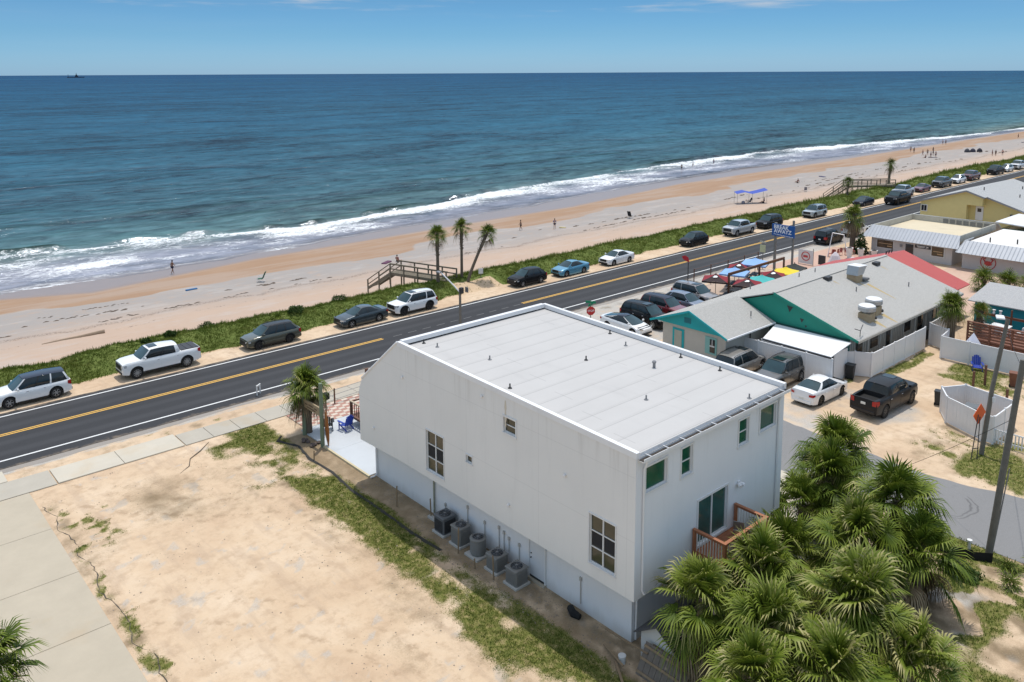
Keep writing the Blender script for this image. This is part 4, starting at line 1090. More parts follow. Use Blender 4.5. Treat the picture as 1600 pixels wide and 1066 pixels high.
make_palm('palm_tree', 'slim upright middle palm of the dune trio', 93, (53.6, 68.4, .4), 5.9, DG, R=.8, pet=.62, nf=36, nb=18, dead=8, tone=.30, top=(.5, .6), tr=.13)
make_palm('palm_tree', 'palm leaning strongly to the right on the dune', 94, (53.5, 67.3, .4), 5.2, DG, R=.82, pet=.62, nf=38, nb=18, dead=9, tone=.30, top=(2.6, -.35), tr=.14)
make_palm('palm_tree', 'slightly curved palm beyond the second boardwalk on the dune', 95, (161, 70.4, .3), 4.4, None, R=1.1, pet=.8, nf=26, nb=12, dead=6, tone=.2, top=(.7, 0), tr=.2)
make_palm('palm_tree', 'short palm standing before the rail of the second boardwalk', 96, (139.8, 68.2, .3), 3.0, None, R=.95, pet=.7, nf=24, nb=12, dead=5, tone=.18, top=(.2, 0), tr=.17)
make_palm('palm_tree', 'shaggy palm in front of the grey roofed shop', 97, (101.8, 48.6, 0), 4.4, None, R=1.25, pet=1.0, nf=40, nb=16, dead=36, tone=.46, tr=.3)
make_palm('palm_tree', 'shaggy palm behind the white fence next to the teal pool bar', 98, (70.3, 24.9, 0), 3.7, None, R=.95, pet=.8, nf=46, nb=20, dead=18, tone=.36, tr=.28)
make_palm('palm_tree', 'smaller palm leaning beside the brown slatted screen', 99, (71.6, 23.2, .3), 2.9, None, R=.7, pet=.55, nf=30, nb=16, dead=12, tone=.34, tr=.15)
PG = 'low fan palms in the courtyard'
for x, y, lab in ((91.5, 29.6, 'low fan palm leftmost against the pinkish courtyard wall'), (92.2, 27.6, 'low fan palm in the courtyard middle'), (92.3, 25.6, 'low fan palm at the right picture edge of the courtyard')):
    make_palm('fan_palm', lab, int(x * 10 + y), (x, y, 0), 1.2, PG, R=1.1, pet=.95, nf=36, nb=16, dead=8, tone=.42)
YG = 'spiky plants at the foot of the near utility pole'
for i, (x, y, s_, tn, lab) in enumerate(((39.7, 10.9, .62, .3, 'dark spiky plant beside the black fabric and pole'), (38.4, 10.4, .70, .62, 'yellow green spiky plant in front of the pole'), (40.6, 10.1, .75, .4, 'grey green spiky plant right of the pole'), (39.3, 9.6, .5, .8, 'brownish spiky plant at the right picture edge'))):
    make_palm('yucca_plant', lab, 300 + i, (x, y, .0), .25, YG, R=s_, pet=.25, nf=16, nb=10, dead=3, tone=tn, trunk=False, cat='plant')

# ------------------------------------------------------------------ grass tufts, dune cover
M_GRASS = leaf_mat('grass_blades', [(0, (.058, .105, .014)), (.4, (.13, .18, .026)), (.7, (.225, .24, .058)), (1, (.42, .36, .17))], .6, .3)
def tufts(name, pts, label, m=M_GRASS, nb=4, wd=.018):
    """pts: array x,y,z,h,tone,spread -> one mesh of small blades"""
    P_ = np.repeat(pts, nb, axis=0); n = len(P_)
    az = rng.uniform(0, 2 * PI, n); lean = rng.uniform(.1, 1.0, n); h = P_[:, 3] * rng.uniform(.6, 1.2, n)
    off = rng.normal(0, 1, (n, 2)) * P_[:, 5:6]
    bx_, by_ = P_[:, 0] + off[:, 0], P_[:, 1] + off[:, 1]
    wv = np.maximum(wd, h * .09) * rng.uniform(.7, 1.3, n)
    dx, dy = np.cos(az), np.sin(az)
    a2 = rng.uniform(0, 2 * PI, n); sx_, sy_ = np.cos(a2), np.sin(a2)
    v = np.zeros((n, 3, 3), np.float32)
    v[:, 0] = np.stack([bx_ - sx_ * wv, by_ - sy_ * wv, P_[:, 2] - .02], 1)
    v[:, 1] = np.stack([bx_ + sx_ * wv, by_ + sy_ * wv, P_[:, 2] - .02], 1)
    v[:, 2] = np.stack([bx_ + dx * h * lean, by_ + dy * h * lean, P_[:, 2] + h * (1.05 - .5 * lean)], 1)
    t = np.clip(P_[:, 4] + rng.uniform(-.15, .18, n), 0, 1)
    tt = np.stack([t * .75, t * .75, t + .08], 1)
    o = raw_mesh(name, v.reshape(-1, 3), np.arange(n * 3, dtype=np.int32), 3, m, attrs={'tone': ('FLOAT', tt.ravel())})
    return tag(o, label, 'grass', kind='stuff')
def scatter_grass(x0, x1, y0, y1, dens, hmul=1.0, lo=.33):
    n = int((x1 - x0) * (y1 - y0) * dens); X = rng.uniform(x0, x1, n); Y = rng.uniform(y0, y1, n); out = []
    for x, y in zip(X, Y):
        a = grass_amt(x, y)
        if a > lo and random.random() < (a - lo) * 2.2 + .1:
            out.append((x, y, ground_z(x, y), (.035 + .075 * a * random.random()) * hmul, .22 + .55 * random.random() * (1.25 - a) + .24 * sstep(fnoise(x, y, .7, 60), -.1, .4), .05))
    return np.array(out, np.float32)
A_ = [scatter_grass(16.5, 22.9, 14, 49.8, 210), scatter_grass(8.3, 11.5, 28, 47, 120), scatter_grass(26, 41, 4, 19, 90, 1.5), scatter_grass(14, 24, 51, 52.4, 60)]
tufts('lot_grass', np.concatenate([a for a in A_ if len(a)]), 'short patchy grass along the silt fence and the white house')
tufts('yard_grass', np.concatenate([scatter_grass(47, 56, 5, 20, 70, 1.4), scatter_grass(56, 68, 17, 26.3, 60, 1.4)]), 'patchy grass around the white fences and utility poles')
pts = []
for x0, x1, dens in ((4, 60, 85), (60, 120, 44), (120, 260, 14)):
    n = int((x1 - x0) * 8 * dens)
    X = rng.uniform(x0, x1, n); Y = rng.uniform(64.6, 73.5, n)
    for x, y in zip(X, Y):
        if 51.2 < x < 57.2 and y < 67.8 and random.random() < .93: continue
        a = inband(y, 65.0 + .5 * fnoise(x, 0, .3, 7), 71.8 + 1.2 * fnoise(x, 0, .12, 27), .3)
        if random.random() > a: continue
        n1 = fnoise(x, y, .35, 13); n2 = fnoise(x, y, 1.0, 23)
        k = .7 + .3 * (x > 60) + .5 * (x > 120)
        pts.append((x, y, beach_z(x, y), (.16 + .22 * max(0, n1 + .4) + (.35 * random.random() if y > 69.0 else 0)) * k, .22 + .26 * sstep(n1, -.3, .4) + .42 * max(0, n2) + (.14 if y > 70 else 0), .10 * k))
tufts('dune_vegetation', np.array(pts, np.float32), 'grass and vines covering the dune between road and beach', nb=4, wd=.022)
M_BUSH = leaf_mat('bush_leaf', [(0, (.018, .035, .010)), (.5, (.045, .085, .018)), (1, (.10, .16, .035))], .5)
def bush(label, x, y, z, rx, rz_, seed, tone=.5, group=None, name='dune_shrub', n=700, sz=.09):
    r_ = np.random.default_rng(seed); u = r_.normal(0, 1, (n, 3)); u /= np.linalg.norm(u, axis=1)[:, None]; u[:, 2] = np.abs(u[:, 2])
    rad = r_.uniform(.55, 1.0, n) ** .5 * (1 + .25 * np.sin(u[:, 0] * 5 + seed) * np.cos(u[:, 1] * 4))
    c = u * rad[:, None] * np.array([rx, rx, rz_]); a = r_.normal(0, 1, (n, 3)); b_ = r_.normal(0, 1, (n, 3))
    a = a / np.linalg.norm(a, axis=1)[:, None] * sz; b_ = b_ / np.linalg.norm(b_, axis=1)[:, None] * sz
    v = np.stack([c - a, c + b_, c + a], 1).reshape(-1, 3)
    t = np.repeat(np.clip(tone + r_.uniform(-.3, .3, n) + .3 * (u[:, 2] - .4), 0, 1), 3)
    T_ = thing(name, label, 'shrub', (x, y, z), 0, group)
    raw_mesh('foliage', v.astype(np.float32), np.arange(n * 3, dtype=np.int32), 3, M_BUSH, T_, attrs={'tone': ('FLOAT', t)})
    mb = MB()
    for k in range(5):
        an = k * 1.3; mb.tube([(0, 0, -.05), (math.cos(an) * rx * .3, math.sin(an) * rx * .3, rz_ * .4), (math.cos(an) * rx * .6, math.sin(an) * rx * .6, rz_ * .7)], [.025, .018, .008], 5)
    mb.build('stems', M_TRUNK, T_, world=False)
    return T_
SGp = 'round shrubs on the dune'
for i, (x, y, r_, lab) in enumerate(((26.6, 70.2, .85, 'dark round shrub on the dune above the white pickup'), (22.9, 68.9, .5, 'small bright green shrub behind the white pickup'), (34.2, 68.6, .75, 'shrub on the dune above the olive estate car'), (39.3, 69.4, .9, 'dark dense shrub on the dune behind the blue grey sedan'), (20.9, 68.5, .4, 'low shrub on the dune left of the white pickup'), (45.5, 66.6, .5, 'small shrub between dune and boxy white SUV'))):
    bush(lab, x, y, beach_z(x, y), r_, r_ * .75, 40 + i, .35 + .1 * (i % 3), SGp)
make_palm('dune_yucca', 'grey green spiky yucca on the dune above the olive estate car', 333, (32.2, 68.2, .4), .3, None, R=.8, pet=.3, nf=22, nb=12, dead=4, tone=.5, trunk=False, cat='plant')
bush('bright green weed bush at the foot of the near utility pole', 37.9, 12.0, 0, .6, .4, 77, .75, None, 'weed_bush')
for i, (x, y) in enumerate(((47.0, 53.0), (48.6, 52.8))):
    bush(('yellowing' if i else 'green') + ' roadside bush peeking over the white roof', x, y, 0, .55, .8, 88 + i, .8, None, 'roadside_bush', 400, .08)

# seaweed and shell debris thrown up in broken lines along the beach
V_ = []; F_ = []; rs_ = random.Random(12)
for yc, wob_, p_, s0 in ((95.5, 2.2, .36, .17), (92.0, 1.6, .28, .14), (98.5, 1.2, .10, .12)):
    x = 10.0
    while x < 420:
        x += rs_.uniform(.08, .30) * (1 + x / 90)
        on = fnoise(x, yc, .09, 7) + .5 * fnoise(x, yc, .5, 9)
        if on < .12 + (.5 - p_) * .5 or rs_.random() > .75: continue
        y = yc + wob_ * fnoise(x, 0, .03, yc) + rs_.gauss(0, .22); s = s0 * rs_.uniform(.5, 1.6) * (1 + x / 160); z = beach_z(x, y)
        n = 5; o = len(V_); a0 = rs_.uniform(0, 6)
        for k in range(n): V_.append((x + s * 1.9 * math.cos(a0 + k * 1.257) * rs_.uniform(.5, 1), y + s * .7 * math.sin(a0 + k * 1.257) * rs_.uniform(.5, 1), z + .015))
        V_.append((x, y, z + .02 + s * .3))
        F_ += [o, o + 1, o + 5, o + 1, o + 2, o + 5, o + 2, o + 3, o + 5, o + 3, o + 4, o + 5, o + 4, o, o + 5]
tag(raw_mesh('seaweed', np.array(V_, np.float32), np.array(F_, np.int32), 3, mat('dry_seaweed', (.10, .075, .055), .95, var=.4, scale=6)), 'broken dark lines of dried seaweed along the beach', 'seaweed', kind='stuff')
# ------------------------------------------------------------------ wall with real openings
def wall_grid(mb, O, u, v, W, Hh, holes, depth, inward):
    """rectangular wall face in plane (u,v) from O with reveals; holes: (u0,u1,v0,v1)"""
    O, u, v, inn = Vector(O), Vector(u), Vector(v), Vector(inward)
    us = sorted(set([0, W] + [h[0] for h in holes] + [h[1] for h in holes])); vs_ = sorted(set([0, Hh] + [h[2] for h in holes] + [h[3] for h in holes]))
    P_ = lambda a, b_: O + u * a + v * b_
    for i in range(len(us) - 1):
        for j in range(len(vs_) - 1):
            cu, cv = (us[i] + us[i + 1]) / 2, (vs_[j] + vs_[j + 1]) / 2
            if any(h[0] < cu < h[1] and h[2] < cv < h[3] for h in holes): continue
            mb.poly([P_(us[i], vs_[j]), P_(us[i + 1], vs_[j]), P_(us[i + 1], vs_[j + 1]), P_(us[i], vs_[j + 1])])
    for a0, a1, b0, b1 in holes:
        c = [P_(a0, b0), P_(a1, b0), P_(a1, b1), P_(a0, b1)]
        for k in range(4):
            p, q = c[k], c[(k + 1) % 4]; mb.poly([p, q, q + inn * depth, p + inn * depth])
def window(parent, O, u, v, a0, a1, b0, b1, depth, inward, frame, glass, cols=1, rows=1, fw=.055, trim=.10, trimm=None, name='window', label=None):
    """frame, bars and one pane mesh set back in an opening"""
    O, u, v, inn = Vector(O), Vector(u), Vector(v), Vector(inward)
    P_ = lambda a, b_, d: O + u * a + v * b_ + inn * d
    def bar(mb, x0, x1, y0, y1, d0, d1): mb.prism([P_(x0, y0, d0), P_(x1, y0, d0), P_(x1, y1, d0), P_(x0, y1, d0)], inn * (d1 - d0))
    mb = MB(); e = .004; d0, d1 = depth - .05, depth - .002
    bar(mb, a0 + e, a0 + fw, b0 + e, b1 - e, d0, d1); bar(mb, a1 - fw, a1 - e, b0 + e, b1 - e, d0, d1)
    bar(mb, a0 + fw, a1 - fw, b0 + e, b0 + fw, d0, d1); bar(mb, a0 + fw, a1 - fw, b1 - fw, b1 - e, d0, d1)
    cs = [a0 + (a1 - a0) * k / cols for k in range(1, cols)]
    for x in cs: bar(mb, x - fw * .6, x + fw * .6, b0 + fw, b1 - fw, d0 - .003, d1)
    rs = [b0 + (b1 - b0) * k / rows for k in range(1, rows)] if isinstance(rows, int) else [b0 + (b1 - b0) * k for k in rows]
    xs_ = [a0 + fw] + sum([[x - fw * .6, x + fw * .6] for x in cs], []) + [a1 - fw]
    for y in rs:
        for k in range(0, len(xs_), 2): bar(mb, xs_[k], xs_[k + 1], y - fw * .4, y + fw * .4, d0, d1)
    if trim:
        t_, o_ = trim, .03
        bar(mb, a0 - t_, a0, b0, b1, -o_, .0); bar(mb, a1, a1 + t_, b0, b1, -o_, .0)
        bar(mb, a0 - t_, a1 + t_, b1, b1 + t_, -o_ - .005, .0); bar(mb, a0 - t_, a1 + t_, b0 - t_, b0, -o_ - .02, .0)
    fr = mb.build(name, trimm or frame, parent)
    if label: fr['label'] = label
    mb = MB(); mb.poly([P_(a0, b0, depth - .015), P_(a1, b0, depth - .015), P_(a1, b1, depth - .015), P_(a0, b1, depth - .015)])
    mb.build('pane', glass, fr)
    return fr

M_PAD = mat('concrete_pad', (.44, .42, .38), .9, var=.1)
# ------------------------------------------------------------------ the white house
def stucco(name, base, seam=True):
    m, nt, b, out = new_mat(name); g = N(nt); p = g.pos()
    n1 = g.noise(.35, 5, .6, vec=p); n2 = g.noise(25, 4, .7, vec=p); st = g.noise(1.4, 5, .7, vec=g.mapping(p, (1, 1, .12)))
    c = g.mix(n1, tuple(x * .93 for x in base), tuple(x * 1.04 for x in base))
    c = g.mix(g.math('MULTIPLY', g.step(st, .5, .75), .22), c, tuple(x * .74 for x in base))
    c = g.mix(g.math('MULTIPLY', g.step(g.noise(.16, 3, .5, vec=p), .5, .54), .07), c, tuple(x * .8 for x in base))
    c = g.mix(g.math('MULTIPLY', g.step(g.noise(2.6, 6, .75, vec=p), .6, .75), .18), c, tuple(x * .78 for x in base))
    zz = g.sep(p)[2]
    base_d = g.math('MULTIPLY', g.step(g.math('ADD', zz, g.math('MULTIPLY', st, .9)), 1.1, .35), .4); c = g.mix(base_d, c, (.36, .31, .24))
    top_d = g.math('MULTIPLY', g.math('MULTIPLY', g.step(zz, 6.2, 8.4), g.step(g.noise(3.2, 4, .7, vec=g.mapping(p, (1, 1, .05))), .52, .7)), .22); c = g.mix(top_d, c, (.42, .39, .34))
    if seam:
        x, y, z = g.sep(p)[:3]
        for s_, off, per in ((z, .35, 2.6), (y, .6, 4.9)):
            fr = g.math('PINGPONG', g.math('ADD', s_, off), per / 2)
            k = g.math('SUBTRACT', 1.0, g.step(fr, .0, .03)); c = g.mix(g.math('MULTIPLY', k, .16), c, tuple(v * .45 for v in base))
    g.link(c, b.inputs['Base Color']); b.inputs['Roughness'].default_value = .85; b.inputs['Specular IOR Level'].default_value = .2
    g.link(g.bump(n2, .35, .006, g.bump(n1, .25, .05)), b.inputs['Normal'])
    return m
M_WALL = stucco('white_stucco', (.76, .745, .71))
M_WALLB = stucco('pale_blue_white_stucco', (.75, .755, .76), False)
M_ROOFW = None
def roof_membrane():
    m, nt, b, out = new_mat('pale_roof_membrane'); g = N(nt); p = g.pos(); x, y, z = g.sep(p)[:3]
    n1 = g.noise(.5, 5, .65, vec=p); n2 = g.noise(45, 3, .7, vec=p); n3 = g.noise(.9, 5, .7, vec=g.mapping(p, (1, .25, 1)))
    c = g.mix(n1, (.44, .43, .415), (.505, .495, .48))
    c = g.mix(g.math('MULTIPLY', g.step(n3, .52, .75), .22), c, (.36, .355, .35))
    c = g.mix(g.math('MULTIPLY', g.step(n2, .6, .8), .3), c, (.34, .34, .34))
    ph = g.math('ADD', x, g.math('MULTIPLY', g.math('FLOOR', g.math('DIVIDE', g.math('ADD', y, .74), 1.12)), 4.37))
    for s_, per, wd, a in ((g.math('ADD', y, .18), 1.12, .022, .38), (ph, 9.3, .03, .22)):
        fr = g.math('PINGPONG', s_, per / 2); k = g.math('SUBTRACT', 1.0, g.step(fr, wd * .3, wd))
        c = g.mix(g.math('MULTIPLY', k, a), c, (.10, .10, .10))
    fr = g.math('PINGPONG', g.math('ADD', y, .09), .56); k = g.math('SUBTRACT', 1.0, g.step(fr, .02, .12)); c = g.mix(g.math('MULTIPLY', k, .12), c, (.30, .29, .28))
    g.link(c, b.inputs['Base Color']); b.inputs['Roughness'].default_value = .8; b.inputs['Specular IOR Level'].default_value = .25
    g.link(g.bump(n2, .3, .006), b.inputs['Normal']); return m
M_ROOFW = roof_membrane()
M_WFRAME = mat('white_window_frame', (.68, .68, .67), .45, var=.05)
M_COPING = mat('white_metal_coping', (.74, .74, .74), .4, var=.05, dirt=.12)
M_METALD = mat('dark_metal', (.05, .05, .052), .5, .5, .15)
M_GREY = mat('grey_metal', (.24, .24, .245), .5, .5, .12, 4)
M_GLG = glass_mat('painted_green_reflection_glass', (.012, .075, .045), .05)  # green reflection of the palms painted into the pane colour
M_GLB = glass_mat('painted_bronze_reflection_glass', (.05, .05, .032), .06)  # bronze reflection painted into the pane's base colour
M_GLK = glass_mat('dark_interior_glass', (.018, .020, .022), .05)
M_GLT = glass_mat('teal_sliding_glass', (.03, .085, .075), .05)
XL, XR, YR, YF = 22.7, 33.15, 18.6, 38.35
house = thing('white_house', 'large boxy white stucco house with flat pale roof, overhanging upper storeys', 'house', (28, 28, 0))
lower = MB(); lower.bb(23.38, 32.5, 19.25, 37.95, -.3, 2.5)
# upper shell
mb = MB(); D_ = .10
wins = [(19.56 - YR, 20.93 - YR, 3.02 - 2.4, 5.12 - 2.4), (30.6 - YR, 32.03 - YR, 2.82 - 2.4, 4.95 - 2.4), (25.33 - YR, 26.12 - YR, 6.81 - 2.4, 7.52 - 2.4), (28.38 - YR, 28.83 - YR, 4.41 - 2.4, 4.77 - 2.4)]
yb = 34.35
wall_grid(mb, (XL, YR, 2.4), (0, 1, 0), (0, 0, 1), yb - YR, 5.9, wins, D_, (1, 0, 0))
zr = lambda y: 8.42 + (y - YR) * .024
mb.poly([(XL, YR, 8.3), (XL, yb, 8.3), (XL, yb, zr(yb)), (XL, YR, zr(YR))])
mb.poly([(XL, yb, 2.4), (XL, YF, 2.25), (XL, YF, 5.15), (XL, 38.0, 5.95), (XL, yb + .05, 8.84), (XL, yb, 8.84)])
# front slope and face
mb.poly([(XL, yb + .05, 8.84), (XL, 38.0, 5.95), (XR, 38.0, 5.95), (XR, yb + .05, 8.84)]); mb.poly([(XL, 38, 5.95), (XL, YF, 5.15), (XR, YF, 5.15), (XR, 38, 5.95)]); mb.poly([(XL, YF, 5.15), (XL, YF, 2.25), (XR, YF, 2.25), (XR, YF, 5.15)])
mb.poly([(XL, YF, 2.25), (XL, yb, 2.4), (XR, yb, 2.4), (XR, YF, 2.25)]); mb.poly([(XL, YR, 2.4), (XR, YR, 2.4), (XR, yb, 2.4), (XL, yb, 2.4)])
mb.poly([(XR, YR, 2.4), (XR, YR, zr(YR)), (XR, yb, 8.84), (XR, 38.0, 5.95), (XR, YF, 5.15), (XR, YF, 2.25), (XR, yb, 2.4)])
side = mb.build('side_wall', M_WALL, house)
rw = [(23.27 - XL, 24.55 - XL, 6.69 - 2.4, 7.70 - 2.4), (25.49 - XL, 26.2 - XL, 6.53 - 2.4, 7.73 - 2.4), (29.52 - XL, 30.26 - XL, 6.55 - 2.4, 7.70 - 2.4), (31.17 - XL, 32.46 - XL, 6.69 - 2.4, 7.76 - 2.4), (26.72 - XL, 28.8 - XL, 3.10 - 2.4, 5.06 - 2.4)]
mb = MB(); wall_grid(mb, (XL, YR, 2.4), (1, 0, 0), (0, 0, 1), XR - XL, 6.0, rw, D_, (0, 1, 0)); mb.build('rear_wall', M_WALLB, house)
lower.build('ground_floor_wall', M_WALLB, house)
Ou, Uu, Vv = (XL, YR, 2.4), (0, 1, 0), (0, 0, 1)
for k, (a0, a1, b0, b1) in enumerate(wins):
    if k < 2: window(house, Ou, Uu, Vv, a0, a1, b0, b1, D_, (1, 0, 0), M_WFRAME, M_GLB, 2, (.33, .66), .05, .05)
    elif k == 2: window(house, Ou, Uu, Vv, a0, a1, b0, b1, D_, (1, 0, 0), M_WFRAME, M_GLB, 1, 2, .05, .08)
    else: window(house, Ou, Uu, Vv, a0, a1, b0, b1, D_, (1, 0, 0), M_WFRAME, M_GLB, 1, 1, .04, .05, label='tiny square window in the side wall')
for k, (a0, a1, b0, b1) in enumerate(rw[:4]):
    window(house, (XL, YR, 2.4), (1, 0, 0), Vv, a0, a1, b0, b1, D_, (0, 1, 0), M_WFRAME, M_GLG, 1, 1 if k in (0, 3) else 2, .05, .08)
a0, a1, b0, b1 = rw[4]
window(house, (XL, YR, 2.4), (1, 0, 0), Vv, a0, a1, b0, b1, D_, (0, 1, 0), M_WFRAME, M_GLT, 2, 1, .06, .09, name='sliding_door')
# dark lower sashes (flat black painted for the unlit room) of the tall side windows
for a0, a1, b0, b1 in wins[:2]:
    mb = MB(); h_ = b1 - b0
    for s0, s1 in ((a0 + .07, (a0 + a1) / 2 - .045), ((a0 + a1) / 2 + .045, a1 - .07)):
        mb.poly([(XL + .083, YR + s0, 2.4 + b0 + h_ * .36), (XL + .083, YR + s1, 2.4 + b0 + h_ * .36), (XL + .083, YR + s1, 2.4 + b0 + h_ * .63), (XL + .083, YR + s0, 2.4 + b0 + h_ * .63)])
    mb.build('dark_sash_panel', mat('black_sash_panel', (.02, .02, .022), .9), house)
# roof: gently falling to the rear
mb = MB(); mb.poly([(XL + .16, YR - .04, zr(YR) - .16), (XR - .16, YR - .04, zr(YR) - .16), (XR - .16, yb - .1, zr(yb) - .16), (XL + .16, yb - .1, zr(yb) - .16)])
roof = mb.build('roof', M_ROOFW, house)
mb = MB(); mb.beam((XL + .05, YR - .05, zr(YR) - .06), (XL + .05, yb + .02, zr(yb) + .0), .2, .24); mb.build('coping', M_COPING, roof)
mb = MB(); mb.beam((XR - .05, YR - .05, zr(YR) - .06), (XR - .05, yb + .02, zr(yb) + .0), .2, .24); mb.build('coping', M_COPING, roof)
mb = MB(); mb.beam((XL + .19, yb - .03, zr(yb) + .03), (XR - .19, yb - .03, zr(yb) + .03), .26, .22); mb.build('coping', M_COPING, roof)
mb = MB(); mb.tube([(XL + .0, 38.02, 5.93), (XL + .0, yb + .08, 8.86)], .06, 6); mb.build('rake_trim', M_COPING, roof)
# gutter along the rear edge: an open trough on hangers
mb = MB(); gz = 8.14
x0, x1 = XL + .1, XR + .05
mb.bb(x0, x1, YR - .30, YR - .28, gz, gz + .13); mb.bb(x0, x1, YR - .28, YR - .04, gz, gz + .015); mb.bb(x0, x1, YR - .04, YR - .02, gz, gz + .11)
gt = mb.build('gutter', M_COPING, house)
mb = MB(); mb.bb(x0 + .02, x1 - .02, YR - .275, YR - .045, gz + .02, gz + .045); mb.build('gutter_debris', mat('gutter_dirt', (.05, .042, .035), .95, var=.4, scale=5), gt)
for k in range(10):
    mb = MB(); xx = x0 + .4 + k * 1.05; mb.bb(xx, xx + .035, YR - .30, YR - .0, gz + .132, gz + .15); mb.build('hanger', M_COPING, gt)
# roof vents
for i, (x, y, big) in enumerate(((24.0, 33.9, 0), (24.2, 33.0, 0), (23.5, 26.6, 0), (25.1, 29.9, 0), (32.6, 28.7, 0), (31.8, 26.9, 0), (32.6, 24.0, 0), (30.5, 24.0, 1), (32.6, 21.7, 0), (30.8, 18.95, 0), (28.7, 26.8, 0), (27.2, 21.8, 0))):
    z0 = zr(y) - .16; mb = MB(); r_ = .035 if not big else .07
    mb.cyl((x, y, z0), (x, y, z0 + (.22 if not big else .26)), r_, n=8)
    if big: mb.lathe((x, y, z0 + .28), [(.10, -.04), (.11, .02), (.05, .08)], 10)
    else: mb.lathe((x, y, z0), [(.11, 0), (.09, .03), (.05, .05)], 8)
    mb.build('roof_vent', M_METALD if i % 2 == 0 else M_GREY, roof, True)
# downspouts
mb = MB(); mb.tube([(XL + .42, YR - .16, gz), (XL + .42, YR - .16, gz - .2), (XL + .42, YR - .05, gz - .45), (XL + .42, YR - .05, 2.75), (XL + .44, YR - .12, 2.62), (XL + .72, YR + .05, 2.52), (XL + .86, YR + .45, 2.35), (XL + .86, YR + .55, 1.9), (XL + .86, YR + .58, .1)], .045, 8); mb.build('downspout', M_COPING, house, True)
mb = MB(); mb.tube([(XR - .5, YR - .16, gz), (XR - .5, YR - .05, gz - .4), (XR - .5, YR - .05, 2.6)], .045, 8); mb.build('downspout', M_COPING, house, True)
mb = MB(); mb.tube([(23.30, 37.7, 2.35), (23.30, 37.7, .25), (23.18, 37.8, .08), (22.95, 37.85, .06)], .045, 8); mb.build('downspout', M_COPING, house, True)
mb = MB(); mb.tube([(23.30, 32.3, 2.4), (23.30, 32.3, .1)], .045, 8); mb.build('drain_pipe', mat('algae_stained_pipe', (.26, .27, .20), .8, var=.3, scale=3), house, True)
# wall lamps, vents and meters on the side wall
for y, z in ((27.6, 8.0), (36.9, 3.4), (25.8, 3.45), (22.3, 6.2), (34.0, 7.1)):
    mb = MB(); mb.lathe((0, 0, 0), [(.035, 0), (.06, .05), (.075, .10), (.02, .13)], 10); mb.v = [(XL - v[2] * .8, y + v[0], z + v[1]) for v in mb.v]; mb.build('wall_vent', M_COPING, house, True)
mb = MB(); mb.bb(29.55, 29.68, YR - .06, YR, 4.82, 4.96); mb.cyl((29.56, YR - .05, 4.86), (29.48, YR - .22, 4.80), .07, .09, 8); mb.cyl((29.68, YR - .05, 4.86), (29.76, YR - .22, 4.80), .07, .09, 8); mb.build('security_lamp', M_COPING, house, True)
mb = MB(); mb.bb(XL - .001, XL + .02, 37.0, 37.12, 2.25, 2.4)
# ground-floor side door
mb = MB(); mb.bb(23.30, 23.38, 24.10, 24.17, .1, 2.2); mb.bb(23.30, 23.38, 25.13, 25.2, .1, 2.2); mb.bb(23.30, 23.38, 24.17, 25.13, 2.12, 2.2); fr = mb.build('door_frame', M_WFRAME, house)
mb = MB(); mb.bb(23.33, 23.385, 24.18, 25.12, .12, 2.11); dr = mb.build('door', mat('white_door', (.62, .63, .64), .5, var=.04), house)
mb = MB(); mb.cyl((23.33, 25.02, 1.05), (23.27, 25.02, 1.05), .03, n=8); mb.cyl((23.33, 25.02, 1.25), (23.30, 25.02, 1.25), .03, n=8); mb.build('handle', M_METALD, dr)
mb = MB(); mb.bb(23.2, 23.38, 24.1, 25.2, .0, .1); mb.build('door_step', M_CON, house)
mb = MB(); mb.bb(23.31, 23.33, 24.2, 25.1, .12, .2); mb.build('threshold', M_METALD, dr)
# conduits between the condensers
for y, z0, z1 in ((27.25, .5, 1.45), (26.55, .6, 1.2), (26.9, .4, 1.35), (29.6, .4, 1.5), (28.3, .5, 1.25), (25.85, .5, 1.2), (22.0, .3, 1.4), (31.4, .3, .9)):
    mb = MB(); mb.tube([(23.34, y, z0), (23.34, y, z1)], .022, 6); mb.bb(23.30, 23.385, y - .05, y + .05, z1 - .04, z1 + .12); mb.build('conduit', M_PAD, house)
# front deck railing peeking out past the corner
M_DECK = mat('stained_cedar', (.34, .13, .06), .65, var=.22, scale=4)
M_BROWN = mat('dark_brown_timber', (.13, .06, .035), .7, var=.25, scale=4)
dk = thing('front_deck', 'brown railed deck edge showing past the front corner of the white house', 'deck', (25, 42, 0))
mb = MB(); mb.bb(25.9, 33, 38.4, 45.0, .5, .64); mb.build('deck_floor', M_BROWN, dk)
for x, y in ((25.95, 44.9), (25.95, 43.2), (25.95, 41.5)):
    mb = MB(); mb.bb(x - .06, x + .06, y - .06, y + .06, 0, 1.55); mb.build('post', M_BROWN, dk)
mb = MB(); mb.bb(25.89, 26.02, 40.5, 45.0, 1.56, 1.62); mb.build('handrail', mat('pale_rail_cap', (.42, .34, .24), .7, var=.2), dk)
for k in range(16):
    mb = MB(); y = 41.1 + k * .24; mb.bb(25.93, 25.97, y, y + .04, .75, 1.55); mb.build('baluster', M_BROWN, dk)
mb = MB(); mb.bb(26.0, 33, 44.88, 44.98, 1.50, 1.58); mb.build('front_rail', M_BROWN, dk)

